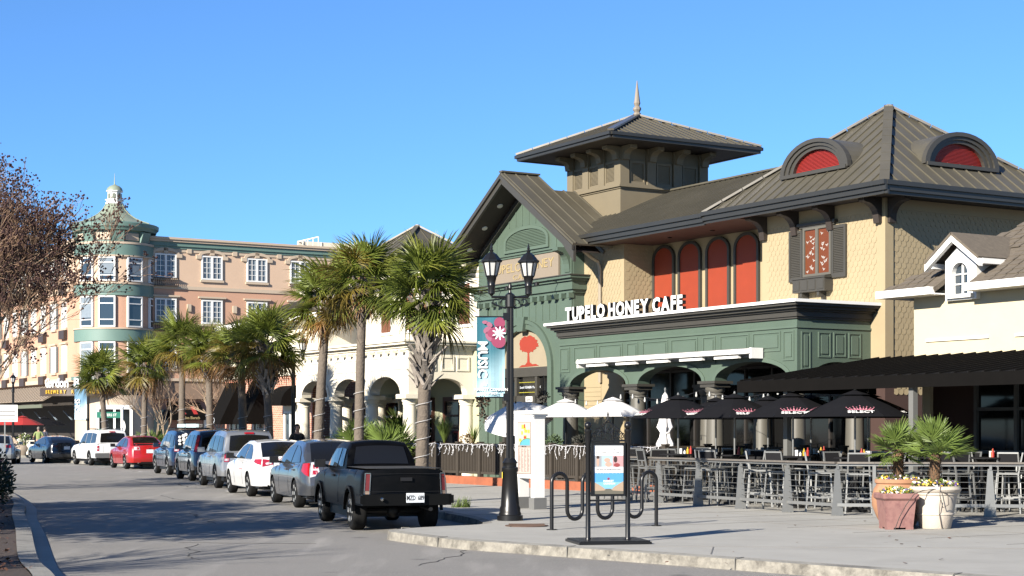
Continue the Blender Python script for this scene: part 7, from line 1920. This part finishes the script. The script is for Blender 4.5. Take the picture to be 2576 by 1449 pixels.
# closed white umbrella
p = W(-3.2, -1.55, .36); t = thing("closed_umbrella", "furled white umbrella tied at the waist, standing behind the slatted fence", "umbrella", tuple(p))
c = MB(); c.lathe([(.02, 2.32), (.07, 2.25), (.11, 2.0), (.14, 1.6), (.19, 1.45), (.11, 1.32), (.13, 1.2), (.20, 1.05), (.205, .98)][::-1], 40, wob=lambda a, z: 1 + .16 * sin(a * 7) * min(1, max(0, (2.3 - z) * 2))); c.build("furled_canopy", M('whitecloth'), t, smooth=True)
MB().lathe([(.02, 0), (.02, 2.38), (.03, 2.4), (.01, 2.45)], 10).build("pole", M('alu'), t); MB().lathe([(.125, 1.29), (.13, 1.31), (.125, 1.34)], 16).build("tie_strap", M('whitecloth'), t)
# ------------------------------------------------------------------ bar stools and high tables
def stool_kind():
    t = thing("bar_stool", "x", "bar stool", (0, 0, 0), 0, "aluminium bar stools on the patio")
    m = MB(); m.box(-.2, .2, -.2, .2, .745, .765); m.build("seat", M('mesh'), t)
    f = MB()
    for (a, b) in [((-.21, -.21), (.21, -.21)), ((.21, -.21), (.21, .21)), ((.21, .21), (-.21, .21)), ((-.21, .21), (-.21, -.21))]: f.bar((*a, .755), (*b, .755), .03, .03)
    f.build("seat_frame", M('alu'), t)
    for sx in (-1, 1):
        m = MB(); m.bar((sx * .25, -.25, 0), (sx * .205, -.205, .75), .028); m.build("leg", M('alu'), t)
        m = MB(); m.bar((sx * .25, .27, 0), (sx * .205, .21, .75), .028); m.bar((sx * .205, .21, .74), (sx * .19, .29, 1.16), .028); m.build("leg", M('alu'), t)
    MB().bar((-.20, .29, 1.15), (.20, .29, 1.15), .03).build("back_rail", M('alu'), t); MB().bar((-.20, .245, .92), (.20, .245, .92), .022).build("back_rail", M('alu'), t)
    m = MB(); m.prism([[(-.185, 0), (.185, 0), (.175, .23), (-.175, .23)]], lambda a, b: (a, .242 + b * .2, .92 + b), lambda a, b: (a, .250 + b * .2, .92 + b)); m.build("backrest", M('mesh'), t)
    m = MB()
    for (a, b) in [((-.235, -.235), (.235, -.235)), ((.235, -.235), (.235, .25)), ((.235, .25), (-.235, .25)), ((-.235, .25), (-.235, -.235))]: m.bar((*a, .28), (*b, .28), .024)
    m.build("stretcher", M('alu'), t)
    return t
def table_kind():
    t = thing("high_table", "x", "table", (0, 0, 0), 0, "high patio tables")
    m = MB(); m.lathe([(.40, 1.03), (.42, 1.035), (.42, 1.06), (.40, 1.065)], 26); m.build("table_top", M('mesh'), t)
    m = MB(); m.lathe([(.06, .4), (.04, .45), (.03, .9), (.12, 1.03)], 10); m.build("pedestal", M('plastic'), t)
    for k in range(4):
        a = pi / 4 + k * pi / 2; MB().tube([(.34 * cos(a), .34 * sin(a), 0), (.12 * cos(a), .12 * sin(a), .5), (.02 * cos(a), .02 * sin(a), .62)], .016, 6).build("leg", M('plastic'), t)
    return t
TABLES = [(1706, 37.3, "under the first black umbrella"), (1848, 35.9, "under the second railing umbrella"), (1995, 34.3, "under the third railing umbrella"), (2151, 32.6, "beside the potted palms"), (1801, 40.0, "at the back near the fence end"), (1932, 38.2, "at the back between two umbrellas"), (2040, 36.9, "at the back under the awning edge"), (2183, 35.0, "behind the terracotta planter"),
          (2345, 33.2, "behind the cream planter"), (2470, 32.6, "right of the cream planter"), (2575, 33.0, "at the right edge of the patio"), (2420, 36.0, "deep under the awning"), (1625, 38.9, "by the fence end post"), (1765, 38.6, "between the first two umbrellas"), (1890, 40.3, "nearest the porch columns"), (2290, 37.2, "deep behind the two potted palms")]
tsp, ssp = [], []
rr = random.Random(12)
for i, (x, Y, wh) in enumerate(TABLES):
    p = at(x, Y); tsp.append((tuple(p), rr.uniform(0, 1), "dark high table " + wh))
    n = 4 if i not in (4, 5) else 3; stools = []
    for k in range(n):
        a = k * 2 * pi / n + .5 + i * .37 + rr.uniform(-.2, .2); q = p + Vector((cos(a) * .68, sin(a) * .68, 0))
        stools.append((tuple(q), a - pi / 2 + rr.uniform(-.25, .25), q))
    stools.sort(key=lambda s_: s_[2].y); nm_ = {0: "nearest", len(stools) - 1: "farthest"}; mid = sorted(stools[1:-1], key=lambda s_: s_[2].x)
    for s_ in stools:
        wd = "nearest" if s_ is stools[0] else ("farthest" if s_ is stools[-1] else ("left-side" if s_ is mid[0] else "right-side"))
        if len(stools) == 3 and wd == "left-side": wd = "middle"
        ssp.append((s_[0], s_[1], "%s aluminium bar stool of the table %s" % (wd, wh)))
tk = table_kind(); ring_place(tk, tsp); sk_ = stool_kind(); ring_place(sk_, ssp)
def bottle_set(p, lab, seed):
    r2 = random.Random(seed); t = thing("condiment_set", lab, "condiments", tuple(p), r2.uniform(0, 3), "condiments on the patio tables")
    for k, (nm, col, h) in enumerate((("ketchup_bottle", (.40, .03, .02), .17), ("mustard_bottle", (.60, .38, .03), .15), ("salt_shaker", (.6, .6, .6), .08), ("napkin_holder", (.5, .5, .5), .12))):
        m = MB(); x = -.11 + k * .075
        if k == 3: m.box(x - .03, x + .03, -.05, .05, 0, h)
        else: m.lathe([(.028, 0), (.03, h * .6), (.012, h * .82), (.012, h), (.004, h * 1.02)], 8, (x, 0, 0))
        m.build(nm, flat(nm, col, .4), t)
for i, (x, Y, wh) in enumerate(TABLES):
    if i in (0, 1, 2, 3, 6, 8, 9): p = at(x, Y); bottle_set(p + Vector((.17, -.12, 1.065)), "small sauce bottles and napkin holder on the table " + wh, i)
# ------------------------------------------------------------------ plants about the porch and arcade
def grass_plant(name, label, loc, h, n, seed, pot=None):
    r2 = random.Random(seed); t = thing(name, label, "potted plant", loc); m = MB(); z0 = 0
    if pot: MB().lathe([(.14, 0), (.2, .3), (.21, .34), (.18, .34)], 14).build("pot", M(pot), t, smooth=True); z0 = .32
    for _ in range(n):
        a = r2.uniform(0, 6.28); sp = r2.uniform(.1, .55); L = h * r2.uniform(.6, 1.1); d = Vector((cos(a) * sp, sin(a) * sp, 1)).normalized(); s_ = Vector((-sin(a), cos(a), 0)) * .014; p = Vector((0, 0, z0)); q = p + d * L * .6; e = q + Vector((cos(a) * L * .22 * sp * 2, sin(a) * L * .22 * sp * 2, L * .28))
        m.add([p - s_, p + s_, q + s_ * .8, q - s_ * .8, e], [(0, 1, 2, 3), (3, 2, 4)])
    m.build("blades", M('fan'), t, kind='stuff', fix=False)
def fp_(x, y): return tuple(W(x, y, .15))
grass_plant("grass_pot", "spiky grass in a pot behind the fence before the arcade side arch", (at(1118, 51.5).x, 51.5, 1.0), 1.0, 130, 3, 'terracotta')
grass_plant("grass_pot", "thin feathery grass in a pot by the green entrance pilaster", (at(1192, 51.0).x, 51.0, 1.0), .75, 40, 4, 'terracotta')
def dead_basket(label, loc, seed, r=.24):
    r2 = random.Random(seed); t = thing("hanging_basket", label, "hanging basket", loc, 0, "withered hanging baskets"); m = MB(); leafy(m, (0, 0, 0), r, r, r * .8, 160, .07, r2); leafy(m, (0, 0, -.25), r * .5, r * .5, r, 40, .07, r2)
    m.build("withered_leaves", flat("withered_brown", (.07, .045, .025), .9), t, kind='stuff', fix=False); MB().tube([(0, 0, 0), (0, 0, .6)], .008, 4).build("hanger", M('ink'), t)
dead_basket("withered brown basket hanging below the music banner", (L0.x - .48, L0.y - .02, 2.25), 3, .10)
dead_basket("withered brown basket hanging at the left end column of the porch", tuple(W(-10.9, -.3, 2.75)), 4, .16)
for i, (x, lab, col) in enumerate([(-12.4, "box of dead brown flowers on the fence left of the lamp", (.16, .10, .03)), (-7.6, "small bushy plant on the fence right of the directory", (.06, .10, .03)), (-6.3, "dark rounded plant on the fence left of the poster stand", (.03, .03, .02))]):
    r2 = random.Random(i + 70); t = thing("fence_plant", lab, "plant", tuple(W(x, -2.05, 1.3)), RZ); m = MB(); leafy(m, (0, 0, .12), .3, .16, .18, 260, .08, r2); m.build("foliage", flat("fence_foliage_%s" % "abc"[i], col, .8), t, kind='stuff', fix=False); MB().box(-.3, .3, -.1, .1, -.18, .02).build("box", M('plastic'), t)
# ------------------------------------------------------------------ people
def skin_body(name, verts, edges, radii, mt, parent, root=0, sub=2):
    me = bpy.data.meshes.new(name); me.from_pydata(verts, edges, []); ob = bpy.data.objects.new(name, me); COL.objects.link(ob)
    sk = ob.modifiers.new("s", 'SKIN'); sub_ = ob.modifiers.new("u", 'SUBSURF'); sub_.levels = sub; sub_.render_levels = sub
    for i, v in enumerate(me.skin_vertices[0].data): v.radius = radii[i] if isinstance(radii[i], tuple) else (radii[i], radii[i]); v.use_root = (i == root)
    dg = bpy.context.evaluated_depsgraph_get(); m2 = bpy.data.meshes.new_from_object(ob.evaluated_get(dg)); bpy.data.objects.remove(ob)
    m2.materials.clear(); m2.materials.append(mt); m2.polygons.foreach_set("use_smooth", [True] * len(m2.polygons)); m2.name = name
    return link(name, m2, parent)
def person(label, loc, rz, shirt, trousers, hair, pose='stand', arms=(.12, .12), sleeve=.5, group=None):
    """facing local -y; about 1.76 m tall"""
    t = thing("person", label, "person", loc, rz, group)
    sit = pose == 'sit'
    hip = .95 if not sit else .50
    dz = hip - .95
    J = [(0, 0, hip), (0, .01, 1.12 + dz), (0, .02, 1.32 + dz), (0, .015, 1.44 + dz), (0, 0, 1.52 + dz), (0, -.015, 1.60 + dz), (0, -.02, 1.68 + dz), (0, -.01, 1.745 + dz)]
    rad = [(.15, .11), (.135, .10), (.165, .11), (.10, .08), .055, .075, .085, .055]
    E = [(0, 1), (1, 2), (2, 3), (3, 4), (4, 5), (5, 6), (6, 7)]
    for s, a in ((-1, arms[0]), (1, arms[1])):
        i = len(J)
        J += [(s * .19, .02, 1.41 + dz), (s * (.20 + a * .35), .03 - (.05 if sit else 0), 1.13 + dz), (s * (.20 + a * .5), -.07 - (.15 if sit else 0), .90 + dz + (.1 if sit else 0)), (s * (.20 + a * .52), -.10 - (.18 if sit else 0), .80 + dz + (.1 if sit else 0))]
        rad += [.06, .043, .032, .035]; E += [(3, i), (i, i + 1), (i + 1, i + 2), (i + 2, i + 3)]
        i = len(J)
        if sit: J += [(s * .10, -.02, hip - .02), (s * .12, -.42, hip), (s * .12, -.44, .10), (s * .12, -.56, .04)]
        else: J += [(s * .09, 0, .86), (s * .10, -.02 * s, .50), (s * .10, .02, .10), (s * .11, -.11, .04)]
        rad += [.095, .068, .045, .042]; E += [(0, i), (i, i + 1), (i + 1, i + 2), (i + 2, i + 3)]
    skin_body("body", J, E, rad, M('skin'), t)
    g = 1.13
    S = [(0, 0, hip - .04), (0, .01, 1.12 + dz), (0, .02, 1.32 + dz), (0, .015, 1.45 + dz)]; SR = [(.17, .13), (.16, .125), (.185, .13), (.10, .085)]; SE = [(0, 1), (1, 2), (2, 3)]
    for s, a in ((-1, arms[0]), (1, arms[1])):
        i = len(S); S += [(s * .19, .02, 1.41 + dz), (s * (.20 + a * .3), .03, 1.19 + dz)]; SR += [.075, .062]; SE += [(3, i), (i, i + 1)]
    skin_body("shirt", S, SE, SR, shirt, t)
    if sit: T_ = [(0, .02, hip)] + [p for s in (-1, 1) for p in ((s * .10, -.02, hip - .02), (s * .12, -.42, hip), (s * .12, -.44, .14))]
    else: T_ = [(0, 0, .93)] + [p for s in (-1, 1) for p in ((s * .09, 0, .84), (s * .10, -.01, .50), (s * .10, .02, .10))]
    skin_body("trousers", T_, [(0, 1), (1, 2), (2, 3), (0, 4), (4, 5), (5, 6)], [(.16, .12)] + [.105, .08, .062] * 2, trousers, t)
    h = MB(); h.sphere((0, .012, 1.69 + dz), .098, 14, 9, 1.05); 
    ho_ = h.build("hair", hair, t, smooth=True)
    for v in ho_.data.vertices:
        if v.co.y < -.03 and v.co.z < 1.72 + dz: v.co.y = -.02
    f = MB(); f.box(-.012, .012, -.112, -.085, 1.635 + dz, 1.67 + dz, tx=.004, ty=.004); f.build("nose", M('skin'), t)
    for s in (-1, 1): MB().sphere((s * .032, -.09, 1.685 + dz), .011, 6, 4).build("eye", M('ink'), t); MB().cbox((s * .085, .0, 1.66 + dz), .02, .035, .055).build("ear", M('skin'), t)
    MB().box(-.022, .022, -.096, -.085, 1.605 + dz, 1.613 + dz).build("mouth", flat("lip", (.25, .09, .07)), t)
    for s in (-1, 1): MB().box(s * .11 - .045, s * .11 + .045, -.17 - (.45 if sit else 0), .08 - (.45 if sit else 0), 0, .08, tx=.01, ty=.03).build("shoe", M('plastic'), t)
    return t
pt = MB(); pt.xy([[(-22.4, 113), (-24.5, 107.2), (-33, 103.5), (-70, 103), (-70, 140), (-34, 124), (-27, 118)]], -.01, .145); pt.build("corner_pavement", M('concrete'), kind='structure')
C_ = lambda n, c: flat(n, c, .85)
p = at(97, 104.5); person("man in a light green shirt seen from behind, by the black coupe", tuple(p), pi + .2, C_("shirt_green", (.27, .33, .12)), C_("trouser_dark", (.05, .05, .055)), C_("hair_grey", (.22, .19, .16)), arms=(.3, .3))
p = at(113, 106); person("person in dark blue top standing just right of the green shirted man", tuple(p), pi - .4, C_("shirt_navy", (.03, .035, .06)), C_("trouser_dark", (.05, .05, .055)), M('hair'))
p = at(748, 55.0); person("man in a black t-shirt half hidden behind the street lamp by the leaning palm", tuple(p), .4, C_("shirt_black", (.012, .012, .013)), C_("trouser_dark", (.05, .05, .055)), C_("cap_black", (.012, .012, .012)))
for i, (x, Y, col, lab) in enumerate([(52, 108, (.62, .60, .58), "seated diner in a white top under the red umbrellas"), (68, 109, (.25, .05, .12), "seated diner in a maroon top under the red umbrellas"), (84, 110, (.12, .30, .32), "seated diner in a teal top beside the standing man")]):
    p = at(x, Y); person(lab, tuple(p), .6 * i, C_("diner_shirt_%s" % "abc"[i], col), C_("trouser_dark", (.05, .05, .055)), M('hair'), 'sit', group="diners at the corner restaurant")
    t = thing("cafe_chair", "dark chair under the %s" % lab.replace("under the red umbrellas", "").replace("beside the standing man", "").strip(), "chair", tuple(p), .6 * i); MB().box(-.22, .22, -.22, .22, .42, .45).build("seat", M('plastic'), t); MB().box(-.22, .22, .2, .23, .45, .9).build("backrest", M('plastic'), t)
    for sx in (-.2, .2):
        for sy in (-.2, .2): MB().box(sx - .015, sx + .015, sy - .015, sy + .015, 0, .42).build("leg", M('plastic'), t)
kr_ = umbrella_kind("red_umbrella", 1.35, 2.45, .55, M('redcloth'), (M('plastic'), M('plastic')), False, "x", group="red umbrellas at the corner restaurant")
ring_place(kr_, [(tuple(at(57, 107)), .3, "red umbrella right of the other red one, near the green shirted man"), (tuple(at(28, 108)), .8, "red umbrella at the far left edge above the silver car")])
kd = umbrella_kind("dark_umbrella", 1.5, 2.4, .5, M('blackcloth'), (M('plastic'), M('plastic')), False, "black umbrella in the shade behind the red umbrellas"); kd.location = at(112, 111)
p = at(61, 104.2); t = thing("round_planter", "rounded stone planter with flowers behind the silver car", "planter", tuple(p)); MB().lathe([(.22, 0), (.36, .25), (.40, .45), (.34, .62), (.36, .66), (.3, .66)], 18).build("pot", flat("stone_pot", (.25, .20, .15), .8), t, smooth=True)
m = MB(); leafy(m, (0, 0, .95), .42, .42, .38, 420, .11, random.Random(77)); m.build("foliage", M('fan'), t, kind='stuff', fix=False)
m = MB(); leafy(m, (0, 0, 1.05), .42, .42, .3, 40, .10, random.Random(78)); m.build("blossom", flat("white_bloom", (.72, .70, .66)), t, kind='stuff', fix=False)
p = at(76, 104); t = thing("menu_board", "cream A-frame menu board beside the rounded stone planter", "sign", tuple(p), .2); MB().xz([[(-.3, 0), (.3, 0), (.3, 1.0), (-.3, 1.0)], [(-.25, .05), (-.25, .95), (.25, .95), (.25, .05)]], -.03, .01).build("frame", M('plastic'), t); MB().box(-.26, .26, -.02, 0, .04, .96).build("board", M('creamwhite'), t)
